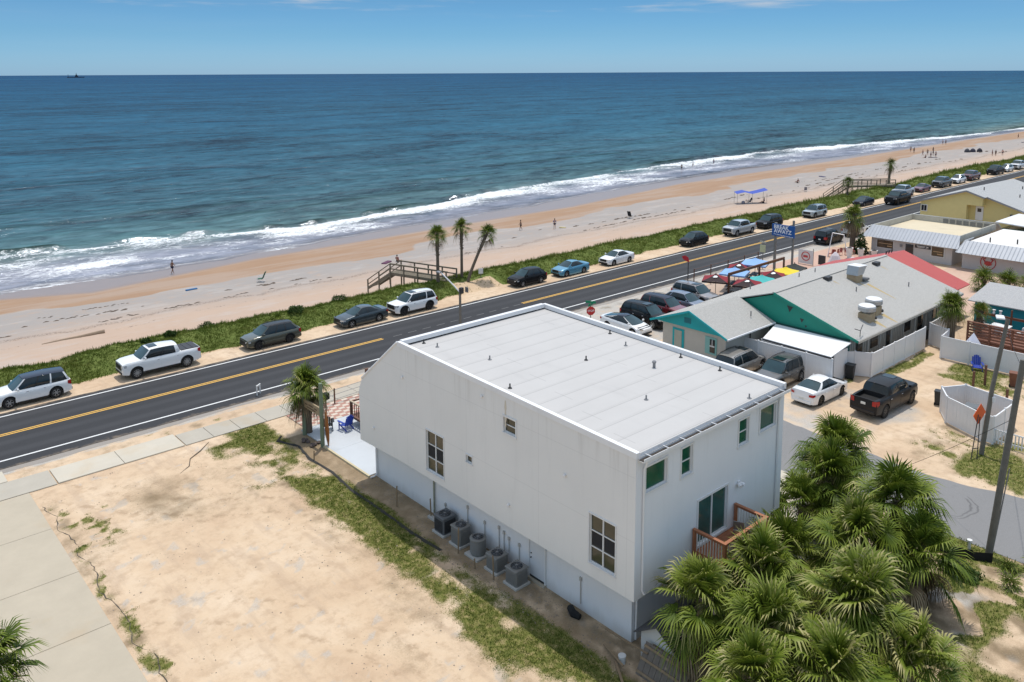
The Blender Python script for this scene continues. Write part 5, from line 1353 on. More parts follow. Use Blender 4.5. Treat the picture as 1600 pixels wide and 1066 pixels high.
# ------------------------------------------------------------------ balcony on the rear wall
bal = thing('balcony', 'reddish cedar balcony with white balusters outside the glass sliding door', 'balcony', (27.9, 18, 2.95))
mb = MB()
for k in range(10): mb.bb(26.35, 29.4, 17.08 + k * .15, 17.08 + k * .15 + .142, 2.93, 2.97)
mb.build('deck_boards', M_DECK, bal)
mb = MB(); mb.bb(26.35, 29.4, 17.02, 17.075, 2.72, 2.97); mb.build('rim_joist', M_DECK, bal)
for x, y in ((26.38, 17.05), (29.36, 17.05), (26.38, 18.5), (29.36, 18.5), (27.9, 17.05)):
    mb = MB(); mb.bb(x - .06, x + .06, y - .055, y + .055, 2.60 if x != 27.9 else 2.9, 3.98); mb.build('post', M_DECK, bal)
for (a, b_) in (((26.30, 17.05), (29.46, 17.05)), ((26.38, 17.12), (26.38, 18.56)), ((29.36, 17.12), (29.36, 18.56))):
    for z_, w_, h_ in ((4.01, .15, .045), (3.08, .05, .08), (3.94, .05, .08)): mb = MB(); mb.beam((a[0], a[1], z_), (b_[0], b_[1], z_), w_, h_); mb.build('rail', M_DECK, bal)
M_BAL = mat('white_baluster', (.6, .6, .58), .5)
for k in range(23):
    x = 26.5 + k * .128
    if abs(x - 27.9) < .06: continue
    mb = MB(); mb.bb(x - .013, x + .013, 17.037, 17.063, 3.12, 3.89); mb.build('baluster', M_BAL, bal)
for k in range(10):
    for x in (26.38, 29.36):
        y = 17.2 + k * .13; mb = MB(); mb.bb(x - .013, x + .013, y - .013, y + .013, 3.12, 3.89); mb.build('baluster', M_BAL, bal)
for x in (26.38, 29.36):
    mb = MB(); mb.beam((x, 17.15, 2.75), (x, 18.55, 1.9), .08, .09); mb.build('brace', M_DECK, bal)
bc_ = thing('balcony_chair', 'grey folding chair standing on the cedar balcony', 'chair', (28.7, 17.9, 2.97), .5)
mb = MB(); mb.box((0, 0, .42), (.46, .44, .03)); mb.build('seat', M_GREY, bc_, world=False)
mb = MB(); mb.box((-.24, 0, .68), (.03, .44, .42), ry=-.25); mb.build('backrest', M_GREY, bc_, world=False)
for sx_ in (-1, 1):
    for sy_ in (-1, 1): mb = MB(); mb.tube([(sx_ * .2, sy_ * .2, .42), (sx_ * .25, sy_ * .22, 0)], .014, 6); mb.build('leg', M_GREY, bc_, world=False)

# ------------------------------------------------------------------ air conditioners
M_ACG = mat('grey_condenser_louvre', (.13, .135, .14), .6, .2, .12, 3, bump=.2); M_ACL = mat('light_condenser_steel', (.205, .20, .185), .6, .2, .12, 3)
M_PAD = mat('concrete_pad', (.44, .42, .38), .9, var=.1)
def condenser(label, x, y, kind, w=.78, h=.95, m=M_ACG):
    t = thing('air_conditioner', label, 'air conditioner', (x, y, 0), 0, 'condensers along the white house wall')
    mb = MB(); mb.rbox((0, 0, .04), (w + .14, w + .14, .12), .01); mb.build('pad', M_PAD, t, world=False)
    mb = MB(); mb2 = MB(); mb3 = MB()
    z0, z1 = .10, .10 + h
    if kind == 'round':
        mb.lathe((0, 0, 0), [(w * .44, z0), (w * .46, z0 + .05), (w * .46, z1 - .08), (w * .48, z1 - .06)], 20)
        for k in range(14): mb2.lathe((0, 0, z0 + .08 + k * (h - .2) / 14), [(w * .468, 0), (w * .478, .018), (w * .468, .03)], 20)
        mb3.lathe((0, 0, z1 - .06), [(w * .5, 0), (w * .5, .05), (w * .36, .09), (w * .33, .06)], 20)
    else:
        mb.rbox((0, 0, (z0 + z1 - .06) / 2), (w, w, h - .06), .05)
        n_ = 15
        for k in range(n_):
            z = z0 + .08 + k * (h - .24) / n_
            for sg in (-1, 1): mb2.bb(-w / 2 + .07, w / 2 - .07, sg * (w / 2 + .003) - .008, sg * (w / 2 + .003) + .008, z, z + .022); mb2.bb(sg * (w / 2 + .003) - .008, sg * (w / 2 + .003) + .008, -w / 2 + .07, w / 2 - .07, z, z + .022)
        mb3.rbox((0, 0, z1 - .03), (w + .04, w + .04, .07), .03)
    mb.build('cabinet', m, t, False, world=False); mb2.build('louvres', M_METALD if m is M_ACG else m, t, world=False); tp = mb3.build('top_cover', m, t, world=False)
    fan = MB(); fan.cyl((0, 0, z1 + (.03 if kind == 'round' else .006)), (0, 0, z1 + (.034 if kind == 'round' else .012)), w * (.31 if kind == 'round' else .38), n=24); fan.build('fan_opening', M_UNDER, tp, world=False)
    gr = MB()
    for r_ in (.12, .2, .28, .36):
        if r_ * w > w * .40: continue
        pts = [(r_ * w * math.cos(a), r_ * w * math.sin(a), z1 + .03 + (.015 if kind == 'round' else 0)) for a in np.linspace(0, 2 * PI, 21)]
        gr.tube(pts, .006, 4)
    for k in range(8): a = k * PI / 4; gr.beam((0, 0, z1 + .045), (w * .37 * math.cos(a), w * .37 * math.sin(a), z1 + .03), .01, .01)
    gr.cyl((0, 0, z1 + .02), (0, 0, z1 + .06), .06, n=10)
    gr.build('fan_guard', M_GREY, tp, world=False)
    return t
condenser('grey square air conditioner farthest from the white side door, tallest of five', 22.78, 30.7, 'sq', .80, .86)
condenser('light square condenser second in the row, wooden stake before it', 22.72, 29.35, 'sq', .72, .88, M_ACL)
condenser('round light grey condenser in the middle of the row', 22.72, 28.05, 'round', .80, .80, M_ACL)
condenser('low square condenser fourth in the row, black open top', 22.66, 26.6, 'sq', .74, .70, M_ACL)
condenser('square condenser nearest the white side door, on its own wide pad', 22.6, 25.2, 'sq', .74, .74, M_ACL)
mb = MB(); mb.rbox((23.0, 31.7, .06), (.22, 1.3, .14), .02); tag(mb.build('concrete_block', M_PAD, loc=(23.0, 31.7, 0)), 'long pale concrete curb block by the drain pipe', 'block')
mb = MB(); mb.tube([(23.05, 22.3, .1), (22.85, 21.95, .12), (22.9, 21.6, .1)], [.16, .17, .12], 8); tag(mb.build('black_bag', M_UNDER, loc=(22.9, 22, 0)), 'small black bag lying at the foot of the white wall', 'bag')
# stakes and silt fence
M_STAKE = mat('weathered_stake', (.24, .17, .10), .9, var=.3, scale=6)
SKG = 'wooden stakes of the silt fence'
for i, (x, y, h, lab) in enumerate(((22.35, 34.3, 1.15, 'wooden stake standing in brown earth below the tall side window'), (23.0, 32.2, 1.05, 'wooden stake beside the concrete block'), (22.1, 28.75, 1.3, 'wooden stake before the light square condenser'), (22.0, 26.1, 1.15, 'wooden stake before the low condenser'), (21.7, 42.0, .6, 'thin stake at the silt fence corner near the palm'), (21.9, 27.3, .5, 'short stake between the middle condensers'))):
    mb = MB(); mb.box((x, y, h / 2), (.05, .05, h), rz=.4, rx=.03 * (-1) ** i); tag(mb.build('wooden_stake', M_STAKE, loc=(x, y, 0)), lab, 'stake', SKG)
mb = MB(); P0 = [(21.7, 46.3), (21.2, 45.8), (21.85, 44.3), (21.55, 42.4), (21.7, 40), (21.45, 37.5), (21.5, 34.5), (21.45, 31.8), (21.6, 29.5)]
for i in range(len(P0) - 1):
    for k in range(5):
        a = Vector((*P0[i], 0)).lerp(Vector((*P0[i + 1], 0)), k / 5); b_ = Vector((*P0[i]  , 0)).lerp(Vector((*P0[i + 1], 0)), (k + 1) / 5)
        h1 = .09 + .06 * fnoise(a.x, a.y, 2, 3) - .01 * i; h2 = .09 + .06 * fnoise(b_.x, b_.y, 2, 3) - .01 * i
        j = .05 * fnoise(a.x, a.y, 3, 9)
        mb.add([(a.x + j - .06, a.y, .01), (b_.x + j + .0 - .06, b_.y, .01), (b_.x + .03, b_.y, max(.03, h2)), (a.x + .03, a.y, max(.03, h1)), (b_.x + .12, b_.y, .012), (a.x + .12, a.y, .012)], [(0, 1, 2, 3), (3, 2, 4, 5)])
tag(mb.build('silt_fence', mat('black_silt_fabric', (.035, .033, .028), .9, var=.4, scale=3), loc=(21.6, 38, 0)), 'collapsed black silt fence fabric snaking along the grass', 'silt fence')
mb = MB(); P1 = [(8.4, 46.8), (8.75, 45.2), (8.5, 43.8), (8.9, 42.2), (8.6, 40.7), (8.9, 38.9), (8.6, 37.0), (8.85, 34.8), (8.6, 32.6), (9.0, 31.0), (8.7, 29)]
for i in range(len(P1) - 1):
    for k in range(7):
        q = [(P1[i][0] + (P1[i + 1][0] - P1[i][0]) * t, P1[i][1] + (P1[i + 1][1] - P1[i][1]) * t) for t in (k / 7, (k + 1) / 7)]
        (ax0, ay0), (ax1, ay1) = [(x + .16 * fnoise(y, 0, 1.1, 5), y) for x, y in q]; w0, w1 = [.035 + .06 * abs(fnoise(y, 3, 1.9, 8)) for x, y in q]
        mb.add([(ax0, ay0, .025), (ax1, ay1, .025), (ax1 + w1 * .5, ay1, .026 + w1 * .35), (ax0 + w0 * .5, ay0, .026 + w0 * .35), (ax1 + w1, ay1, .025), (ax0 + w0, ay0, .025)], [(0, 1, 2, 3), (3, 2, 4, 5)])
tag(mb.build('silt_fence', mat('faded_silt_fabric', (.10, .085, .065), .95, var=.5, scale=2), loc=(8.6, 40, 0)), 'half buried black silt fabric beside the concrete driveway', 'silt fence')
mb = MB(); mb.tube([(15.2, 45.6, .03), (15.9, 46.1, .05), (16.3, 47.0, .06), (17.2, 47.7, .05), (18.0, 48.5, .04)], [.02, .035, .03, .03, .015], 6); tag(mb.build('fallen_branch', M_TRUNK, loc=(16.5, 47, 0)), 'dark fallen branch lying on the sandy lot near the pavement', 'branch')

# ------------------------------------------------------------------ patio corner: sign, surfboard, grill, chairs, rail
M_GPOST = mat('green_treated_post', (.16, .20, .13), .8, var=.25, scale=4)
sg_ = thing('wooden_sign', 'wooden sign board hung between two greenish posts beside the palm', 'sign', (22.95, 44.4, 0))
for y, h in ((45.55, 3.1), (43.25, 4.05)):
    mb = MB(); mb.cyl((22.95, y, -.1), (22.95, y, h), .13, .115, 10); mb.build('post', M_GPOST, sg_, True)
mb = MB(); mb.bb(22.90, 23.0, 43.38, 45.42, 1.92, 2.44); bd = mb.build('board', mat('carved_sign_timber', (.34, .26, .16), .8, var=.25, scale=5), sg_)
mb = MB()
for y0, y1, z in ((45.2, 44.9, 2.2), (44.75, 44.2, 2.24), (44.05, 43.7, 2.2), (45.0, 43.9, 2.05)): mb.bb(22.885, 22.899, y1, y0, z - .035, z + .035)
mb.build('faded_lettering', mat('faded_sign_paint', (.14, .09, .055), .9), bd)
sb = MB(); n_ = 12; L_ = 2.3
ring = []
vs = []
for i in range(n_ + 1):
    q = i / n_; w_ = .27 * math.sin(PI * min(1, max(.02, q))) ** .6; vs += [(23.12, -w_, q * L_), (23.12 + .035, -w_ * .6, q * L_), (23.155, 0, q * L_), (23.155, w_ * .6, q * L_), (23.12, w_, q * L_), (23.10, 0, q * L_)]
fs = [(i * 6 + k, i * 6 + (k + 1) % 6, (i + 1) * 6 + (k + 1) % 6, (i + 1) * 6 + k) for i in range(n_) for k in range(6)]
sb.add([(v[0] + .10 * (1 - v[2] / L_), 43.05 + v[1], v[2]) for v in vs], fs)
tag(sb.build('surfboard', mat('orange_brown_surfboard', (.42, .15, .045), .35, var=.12, coat=.4), loc=(23.2, 43, 0), smooth=True), 'orange brown surfboard leaning upright behind the green sign post', 'surfboard')
gl = thing('charcoal_grill', 'black park grill box on a brown pedestal by the paver terrace', 'grill', (25.4, 47.2, 0))
mb = MB(); mb.cyl((25.4, 47.2, 0), (25.4, 47.2, 1.15), .05, n=8); mb.build('pedestal', M_BROWN, gl)
mb = MB(); mb.rbox((25.4, 47.2, 1.38), (.46, .38, .42), .05, .4); mb.build('firebox', M_UNDER, gl)
rg = thing('cable_rail', 'rail of brown posts and wires between pavement and paver terrace', 'fence', (27, 48.5, 0))
RP = [(26.8, 48.2), (30.9, 48.4), (31.0, 51.15), (27.0, 48.9)]
for x, y in ((26.8, 48.55), (29.3, 48.7), (31.8, 48.85)):
    mb = MB(); mb.cyl((x, y, 0), (x, y, 1.15), .055, n=8); mb.build('post', M_BROWN, rg)
for z in (.35, .7, 1.05):
    mb = MB(); mb.tube([(23.9, 48.4, z * .6), (26.8, 48.55, z), (31.8, 48.85, z)], .018, 5); mb.build('cable', M_GREY, rg)
tr_ = MB(); tr_.cyl((31.0, 51.2, 0), (31.0, 51.2, .8), .13, n=10); tag(tr_.build('litter_bin', M_BROWN, loc=(31, 51.2, 0)), 'small brown bin at the pavement edge beside the white house corner', 'bin')
def adirondack(label, x, y, rz, m, group=None, z=.07):
    t = thing('adirondack_chair', label, 'chair', (x, y, z), rz, group)   # faces +x
    mb = MB()
    for k in range(5): mb.box((.02 + k * .0, -.24 + k * .12, .30), (.52, .105, .025), ry=.14)
    mb.build('seat', m, t, world=False)
    mb = MB()
    for k in range(5):
        u = (k - 2) / 2; h = .78 - .16 * u * u; mb.box((-.30 - .10, -.24 + k * .12, .30 + h / 2), (.025, .108, h), ry=-.30)
    mb.build('backrest', m, t, world=False)
    for s in (-1, 1):
        mb = MB(); mb.box((.02, s * .36, .56), (.62, .13, .028)); mb.build('armrest', m, t, world=False)
        mb = MB(); mb.box((.24, s * .33, .27), (.09, .03, .56)); mb.build('leg', m, t, world=False)
        mb = MB(); mb.beam((.28, s * .29, .33), (-.48, s * .29, .05), .03, .10); mb.build('leg', m, t, world=False)
    return t
M_BLUE = mat('blue_plastic', (.012, .045, .34), .45, var=.08); M_BLK = mat('black_plastic', (.015, .014, .016), .5, var=.1)
adirondack('cobalt blue adirondack chair on the pale patio in front of the white house', 25.25, 44.45, PI / 2 + .1, M_BLUE)
adirondack('black adirondack chair beside the blue one on the patio', 24.35, 45.15, PI / 2 - .45, M_BLK)
rk = random.Random(4)
for i in range(9):
    mb = MB(); x, y = 22.75 + rk.uniform(-.45, .35), 44.2 + rk.uniform(-.7, .8)
    mb.lathe((0, 0, 0), [(.02, 0), (.11, .03), (.13, .1), (.07, .16), (.01, .18)], 6); mb.v = [(x + v[0] * rk.uniform(.8, 1.3), y + v[1] * rk.uniform(.8, 1.3), v[2]) for v in mb.v]
    tag(mb.build('landscape_rock', mat('dark_reddish_rock', (.10, .075, .065), .9, var=.4, scale=8), loc=(x, y, 0)), 'dark reddish rock lying in the bed under the wooden sign', 'rock', 'rocks under the wooden sign')

# ------------------------------------------------------------------ small shed, pallets, planks
sh = thing('garden_shed', 'small off white shed with dark shingle gable roof at the rear corner of the house', 'shed', (23, 17.6, 0))
M_SHG = mat('charcoal_shingles', (.07, .068, .07), .9, var=.3, scale=12, bump=.4); M_SHW = stucco('shed_siding', (.56, .56, .53), False)
mb = MB(); mb.prism([(23.0, 18.45, -.1), (23.0, 16.75, -.1), (23.0, 16.75, 1.15), (23.0, 17.6, 1.72), (23.0, 18.45, 1.15)], (4.0, 0, 0)); mb.build('walls', M_SHW, sh)
mb = MB(); mb.prism([(22.82, 18.68, 1.04), (22.82, 17.6, 1.78), (22.82, 17.6, 1.84), (22.82, 18.68, 1.10)], (4.4, 0, 0)); mb.build('roof', M_SHG, sh)
mb = MB(); mb.prism([(22.82, 16.52, 1.04), (22.82, 17.598, 1.78), (22.82, 17.598, 1.84), (22.82, 16.52, 1.10)], (4.4, 0, 0)); mb.build('roof', M_SHG, sh)
M_PALLET = mat('grey_weathered_timber', (.15, .125, .10), .9, var=.35, scale=6)
def panel(label, p, w, h, rz, tilt, n=6, nm='board_screen'):
    t = thing(nm, label, 'wooden panel', p, rz); 
    mb = MB()
    for k in range(n): mb.box((-w / 2 + (k + .5) * w / n, 0, h / 2), (w / n - .015, .02, h), )
    R = Matrix.Rotation(tilt, 3, 'X'); mb.v = [tuple(R @ Vector(v)) for v in mb.v]; mb.build('boards', M_PALLET, t, world=False)
    for z in (.12, h - .15, h / 2):
        mb = MB(); mb.box((0, -.03, z), (w, .035, .09)); mb.v = [tuple(R @ Vector(v)) for v in mb.v]; mb.build('batten', M_STAKE, t, world=False)
    return t
panel('large grey board panel leaning at the bottom edge in front of the shed', (22.2, 17.0, 0), 2.1, 1.2, -PI / 2, -.55, 8)
panel('dark framed timber panel leaning against the shed wall', (22.8, 17.35, .0), 1.0, 1.05, -PI / 2, -.22, 5)
for i, (a, b_, lab) in enumerate((((22.9, 20.2, .35), (22.6, 17.8, .75), 'long thin plank lying across the rubble beside the shed'), ((22.4, 19.8, .12), (21.9, 18.4, .25), 'short pale plank on the ground by the shed'), ((22.1, 19.0, .1), (21.3, 17.9, .15), 'plank edge lying in the grass corner'))):
    mb = MB(); mb.beam(a, b_, .09, .035); tag(mb.build('plank', M_STAKE, loc=a), lab, 'plank')
mb = MB(); mb.lathe((22.25, 18.75, 0), [(.13, 0), (.15, .3), (.16, .32), (.14, .33)], 12); tag(mb.build('white_bucket', mat('white_plastic', (.6, .6, .58), .5), loc=(22.25, 18.75, 0)), 'dirty white bucket among the planks by the shed', 'bucket')

mb = MB(); n = 7
for k in range(n):
    z0_, z1_ = 8.28 - k * .17, 8.28 - (k + 1) * .17; a_, b_ = .035 + .02 * ((k * 7) % 3), .035 + .02 * (((k + 1) * 7) % 3)
    mb.poly([(XL - .004, 26.0 - a_, z0_), (XL - .004, 26.0 + a_, z0_), (XL - .004, 26.0 + b_, z1_), (XL - .004, 26.0 - b_, z1_)])
mb.build('rust_stain', mat('rust_streaked_stucco', (.58, .52, .42), .9, var=.1), house)
# small stones and litter strewn over the lot
V_ = []; F_ = []; rs_ = random.Random(5)
for i in range(5200):
    x, y = (rs_.uniform(8.6, 20.5), rs_.uniform(16, 48.6)) if i % 2 else (rs_.uniform(21.3, 23.3), rs_.uniform(16, 40))
    if fnoise(x, y, .45, 88) + rs_.uniform(-.25, .3) < .30 - .25 * (x > 21): continue
    s = rs_.choice((.012, .02, .02, .03, .04)) * rs_.uniform(.6, 1.3); z = ground_z(x, y); o = len(V_); a0 = rs_.uniform(0, 6)
    for k in range(4): V_.append((x + s * math.cos(a0 + k * 1.57) * rs_.uniform(.6, 1.4), y + s * math.sin(a0 + k * 1.57) * rs_.uniform(.6, 1.4), z))
    V_.append((x, y, z + s * .8)); F_ += [o, o + 1, o + 4, o + 1, o + 2, o + 4, o + 2, o + 3, o + 4, o + 3, o, o + 4]
tag(raw_mesh('pebbles', np.array(V_, np.float32), np.array(F_, np.int32), 3, mat('brown_grey_pebbles', (.22, .18, .14), .9, var=.5, scale=9)), 'small stones and scraps strewn over the sandy lot', 'pebbles', kind='stuff')
# ------------------------------------------------------------------ diner with two gables
def shingle(name, c0, c1):
    m, nt, b, out = new_mat(name); g = N(nt); p = g.pos()
    br = g.node('ShaderNodeTexBrick'); g.link(g.mapping(p, (1, 1, 1)), br.inputs['Vector']); br.inputs['Scale'].default_value = 3.2
    br.inputs['Color1'].default_value = (*c0, 1); br.inputs['Color2'].default_value = (*c1, 1); br.inputs['Mortar'].default_value = (*[v * .55 for v in c0], 1); br.inputs['Mortar Size'].default_value = .025
    n1 = g.noise(.6, 5, .6, vec=p); n2 = g.noise(16, 4, .75, vec=p)
    c = g.mix(g.math('MULTIPLY', n1, .5), br.outputs[0], tuple(v * .82 for v in c1)); c = g.mix(g.math('MULTIPLY', g.step(n2, .5, .8), .35), c, tuple(v * .6 for v in c0))
    st = g.noise(.9, 4, .6, vec=g.mapping(p, (1, .12, 1))); c = g.mix(g.math('MULTIPLY', g.step(st, .62, .75), .16), c, (.36, .27, .14))
    g.link(c, b.inputs['Base Color']); b.inputs['Roughness'].default_value = .95; b.inputs['Specular IOR Level'].default_value = .1
    g.link(g.bump(br.outputs[1], .2, .01), b.inputs['Normal']); return m
M_SH = shingle('grey_beige_shingles', (.42, .41, .385), (.50, .49, .46))
M_TEAL = mat('turquoise_paint', (.005, .37, .40), .6, var=.08, dirt=.1); M_GRN = mat('sea_green_paint', (.006, .235, .165), .6, var=.08, dirt=.12)
M_CREAM = mat('cream_block_wall', (.50, .475, .42), .85, var=.08, dirt=.15, bump=.2)
M_SIDING = mat('grey_vertical_siding', (.40, .385, .35), .85, var=.12, dirt=.2)
M_VINYL = mat('white_vinyl_fence', (.72, .72, .72), .5, var=.04, dirt=.08)
M_WOODP = mat('brown_slat_timber', (.17, .065, .035), .7, var=.25, scale=4)
def fence_run(t, pts, h, name='panel', m=M_VINYL, th=.04, post=True, capm=None):
    for i in range(len(pts) - 1):
        a, b_ = Vector((*pts[i], 0)), Vector((*pts[i + 1], 0)); L_ = (b_ - a).length; n = max(1, round(L_ / 2.0)); d = (b_ - a) / n
        u = d.normalized(); w = Vector((-u.y, u.x, 0))
        for k in range(n):
            p, q = a + d * k, a + d * (k + 1)
            mb = MB(); mb.prism([p + w * th / 2 + Vector((0, 0, .05)), q + w * th / 2 + Vector((0, 0, .05)), q - w * th / 2 + Vector((0, 0, .05)), p - w * th / 2 + Vector((0, 0, .05))], (0, 0, h - .05))
            nb = 10
            for j in range(1, nb):
                c = p.lerp(q, j / nb)
                for s in (-1, 1): mb.box(c + w * s * (th / 2 + .004) + Vector((0, 0, h / 2)), (.012, .008, h - .25), rz=math.atan2(u.y, u.x))
            for z in (.12, h - .04): mb.beam(p + Vector((0, 0, z)), q + Vector((0, 0, z)), th + .04, .10)
            mb.build(name, m, t)
            if post or k > 0:
                mb = MB(); mb.rbox((p.x, p.y, h / 2 + .03), (.13, .13, h + .10), .02, math.atan2(u.y, u.x)); mb.build('post', m, t)
    p = pts[-1]; mb = MB(); mb.rbox((p[0], p[1], h / 2 + .03), (.13, .13, h + .10), .02); mb.build('post', m, t)
din = thing('diner', 'low diner with grey shingle roofs and two turquoise gables beside the parking row', 'restaurant', (64, 34, 0))
EZ, RZ, SZ = 2.8, 5.1, 4.2     # eave, big ridge, small ridge
YN, YFa, YRg = 26.7, 40.7, 33.7
def slab_roof(nm, quad, th, m, parent):
    mb = MB(); mb.prism(quad, (0, 0, th)); return mb.build(nm, m, parent)
mb = MB(); mb.bb(58.3, 77.2, 28.0, 39.9, -.2, 2.86); mb.build('main_wall', M_CREAM, din)
for y, sgn in ((28.0, 1),):
    mb = MB()
    for k in range(60): mb.bb(58.5 + k * .31, 58.53 + k * .31, 27.97, 28.0, 0, 2.85)
    mb.build('rear_siding', M_SIDING, din)
mb = MB(); mb.prism([(58.0, YN + .35, EZ - .05), (58.0, YRg, RZ - .12), (58.0, YFa - .35, EZ - .05)], (.30, 0, 0)); gbl = mb.build('gable', M_GRN, din)
gbl['label'] = 'large sea green gable wall'
for y, z, s in ((32.4, 4.05, .26), (31.35, 3.35, .17), (31.0, 2.95, .1)):
    mb = MB(); mb.prism([(57.985, y - s, z + s * .8), (57.985, y + s, z + s), (57.985, y + s * .1, z - s)], (.012, 0, 0)); mb.build('gable_vent', M_METALD, gbl)
mb = MB(); mb.bb(58.05, 58.3, YN + .9, 40, 0, EZ - .06); mb.build('end_wall', mat('dark_green_wall', (.02, .12, .10), .7), din)
# roofs (big): near slope, far slope
X0, X1 = 57.75, 77.6
r1 = slab_roof('roof', [(X0, YN, EZ), (X1, YN, EZ), (X1, YRg, RZ), (X0, YRg, RZ)], .08, M_SH, din)
slab_roof('roof', [(X0, YFa, EZ), (X1, YFa, EZ), (X1, YRg + .002, RZ), (X0, YRg + .002, RZ)], .08, M_SH, din)
mb = MB(); mb.beam((X0, YRg, RZ + .085), (X1, YRg, RZ + .085), .3, .04); mb.build('ridge_cap', M_SH, din)
mb = MB()
mb.beam((57.72, YN, EZ + .0), (57.72, YRg, RZ + .0), .05, .20); mb.build('rake_board', M_GRN, din)
mb = MB(); mb.bb(X0, X1, YN - .05, YN - .01, EZ - .12, EZ + .06); mb.build('fascia', mat('pale_fascia', (.45, .43, .38), .7), din)
# small wing
YSn = 33.5; YSr = 36.95
mb = MB(); mb.bb(52.0, 58.0, 34.15, 40.1, -.2, 2.74); mb.build('wing_wall', M_CREAM, din)
mb = MB(); mb.prism([(51.75, YSn + .12, EZ - .12), (51.75, YSr, SZ - .1), (51.75, YFa - .12, EZ - .12)], (.24, 0, 0)); sgb = mb.build('gable', M_TEAL, din); sgb['label'] = 'small turquoise gable wall'
mb = MB(); mb.bb(51.74, 51.752, 37.2, 37.85, 3.05, 3.5); mb.build('louvre', mat('teal_louvre', (.005, .16, .20), .6), sgb)
slab_roof('roof', [(51.1, YSn, EZ - .03), (57.72, YSn, EZ - .03), (57.72, YSr, SZ), (51.1, YSr, SZ)], .07, M_SH, din)
slab_roof('roof', [(51.1, YFa, EZ - .03), (57.72, YFa, EZ - .03), (57.72, YSr + .002, SZ), (51.1, YSr + .002, SZ)], .07, M_SH, din)
mb = MB(); mb.beam((51.06, YSn, EZ), (51.06, YSr, SZ + .04), .05, .16); mb.build('rake_board', M_TEAL, din)
mb = MB(); mb.beam((51.06, YFa, EZ), (51.06, YSr, SZ + .04), .05, .16); mb.build('rake_board', M_TEAL, din)
mb = MB(); mb.bb(51.1, 57.7, YSn - .12, YSn - .01, EZ - .08, EZ + .03); mb.build('gutter', M_COPING, din)
# soffit returns, corner boards, windows in the wing end wall
mb = MB(); mb.bb(51.95, 52.0, 38.0, 39.1, 0, 2.35); wf = mb.build('window', M_TEAL, din); mb = MB(); mb.bb(51.92, 51.95, 38.2, 38.9, .5, 2.2); mb.build('pane', mat('curtained_pane', (.40, .40, .33), .5, var=.15), wf)
mb = MB(); mb.bb(51.95, 52.0, 34.95, 36.0, 1.0, 2.35); wf = mb.build('window', mat('pale_turquoise_trim', (.22, .45, .42), .6), din); mb = MB(); mb.bb(51.92, 51.95, 35.1, 35.55, 1.15, 2.2); mb.build('pane', M_GLK, wf)
mb = MB(); mb.bb(51.90, 51.92, 35.1, 35.55, 1.62, 1.72); mb.bb(51.90, 51.92, 35.3, 35.35, 1.73, 2.2); mb.build('glazing_bar', M_WFRAME, wf)
mb = MB(); mb.bb(51.93, 52.0, 34.13, 34.3, 0, 2.6); mb.build('corner_board', M_CREAM, din)
mb = MB(); mb.tube([(55.2, 34.1, 2.6), (55.2, 34.1, 0)], .05, 6); mb.build('drain_pipe', M_METALD, din)
# rear-side windows and dark openings
for k, (x, w_) in enumerate(((60.2, .9), (62.6, 1.2), (65.4, .9), (68.6, 1.2), (71.4, .9), (74.5, 1.1))):
    mb = MB(); mb.bb(x, x + w_, 27.93, 27.96, .9 if k % 2 else .05, 2.3); mb.build('door' if k % 2 == 0 else 'window', M_GLK, din)
for x in (60.0, 62.0, 64.0, 66.2, 68.4, 70.6, 72.8, 75):
    mb = MB(); mb.bb(x, x + .1, 27.0, 27.1, 0, 2.74); mb.build('porch_post', M_SIDING, din)
mb = MB(); mb.bb(58.5, 77, 26.95, 27.97, -.05, .06); mb.build('porch_floor', mat('dark_porch_floor', (.06, .05, .045), .9, var=.3), din)
# pipes on the roof
for x, y, s in ((63.5, 39.4, 1), (68.3, 37.4, 1), (70.8, 37.2, 1), (66.1, 31.0, 1), (72.8, 29.5, 1), (59.6, 36.0, 0), (56.0, 34.6, 0)):
    z = (RZ - abs(y - YRg) * .3286 + .08) if s else (SZ - abs(y - YSr) * .35 + .06)
    mb = MB(); mb.cyl((x, y, z - .05), (x, y, z + .38), .05, n=8); mb.build('roof_pipe', M_GREY, din)
# roof ventilators
def on_roof(y): return RZ - abs(y - YRg) * .3286 + .08
M_GALV = mat('galvanised_steel', (.42, .43, .43), .45, .5, .15, 3, dirt=.3, dirtcol=(.25, .17, .09)); M_RUST = mat('rusty_beige_curb', (.34, .27, .17), .8, var=.3, scale=3, dirt=.6, dirtcol=(.22, .10, .04))
hd = thing('kitchen_exhaust', 'galvanised hooded exhaust box on a rusty curb high on the diner roof', 'exhaust', (68.3, 32.2, 4.6))
mb = MB(); z = on_roof(32.2); mb.rbox((68.2, 32.2, z + .15), (1.0, .95, .7), .03); mb.build('curb', M_RUST, hd)
mb = MB(); mb.prism([(67.65, 31.7, z + .5), (68.75, 31.7, z + .5), (69.3, 31.7, z + 1.15), (67.85, 31.7, z + 1.25)], (0, 1.0, 0)); mb.build('hood', M_GALV, hd)
mb = MB(); mb.prism([(67.8, 31.65, z + 1.26), (69.35, 31.65, z + 1.16), (69.35, 31.65, z + 1.20), (67.8, 31.65, z + 1.30)], (0, 1.1, 0)); mb.build('lid', M_COPING, hd)
mb = MB(); mb.rbox((69.1, 31.8, z + .0), (.9, .6, .16), .02); mb.build('flashing', mat('dark_flashing', (.12, .12, .12), .7), hd)
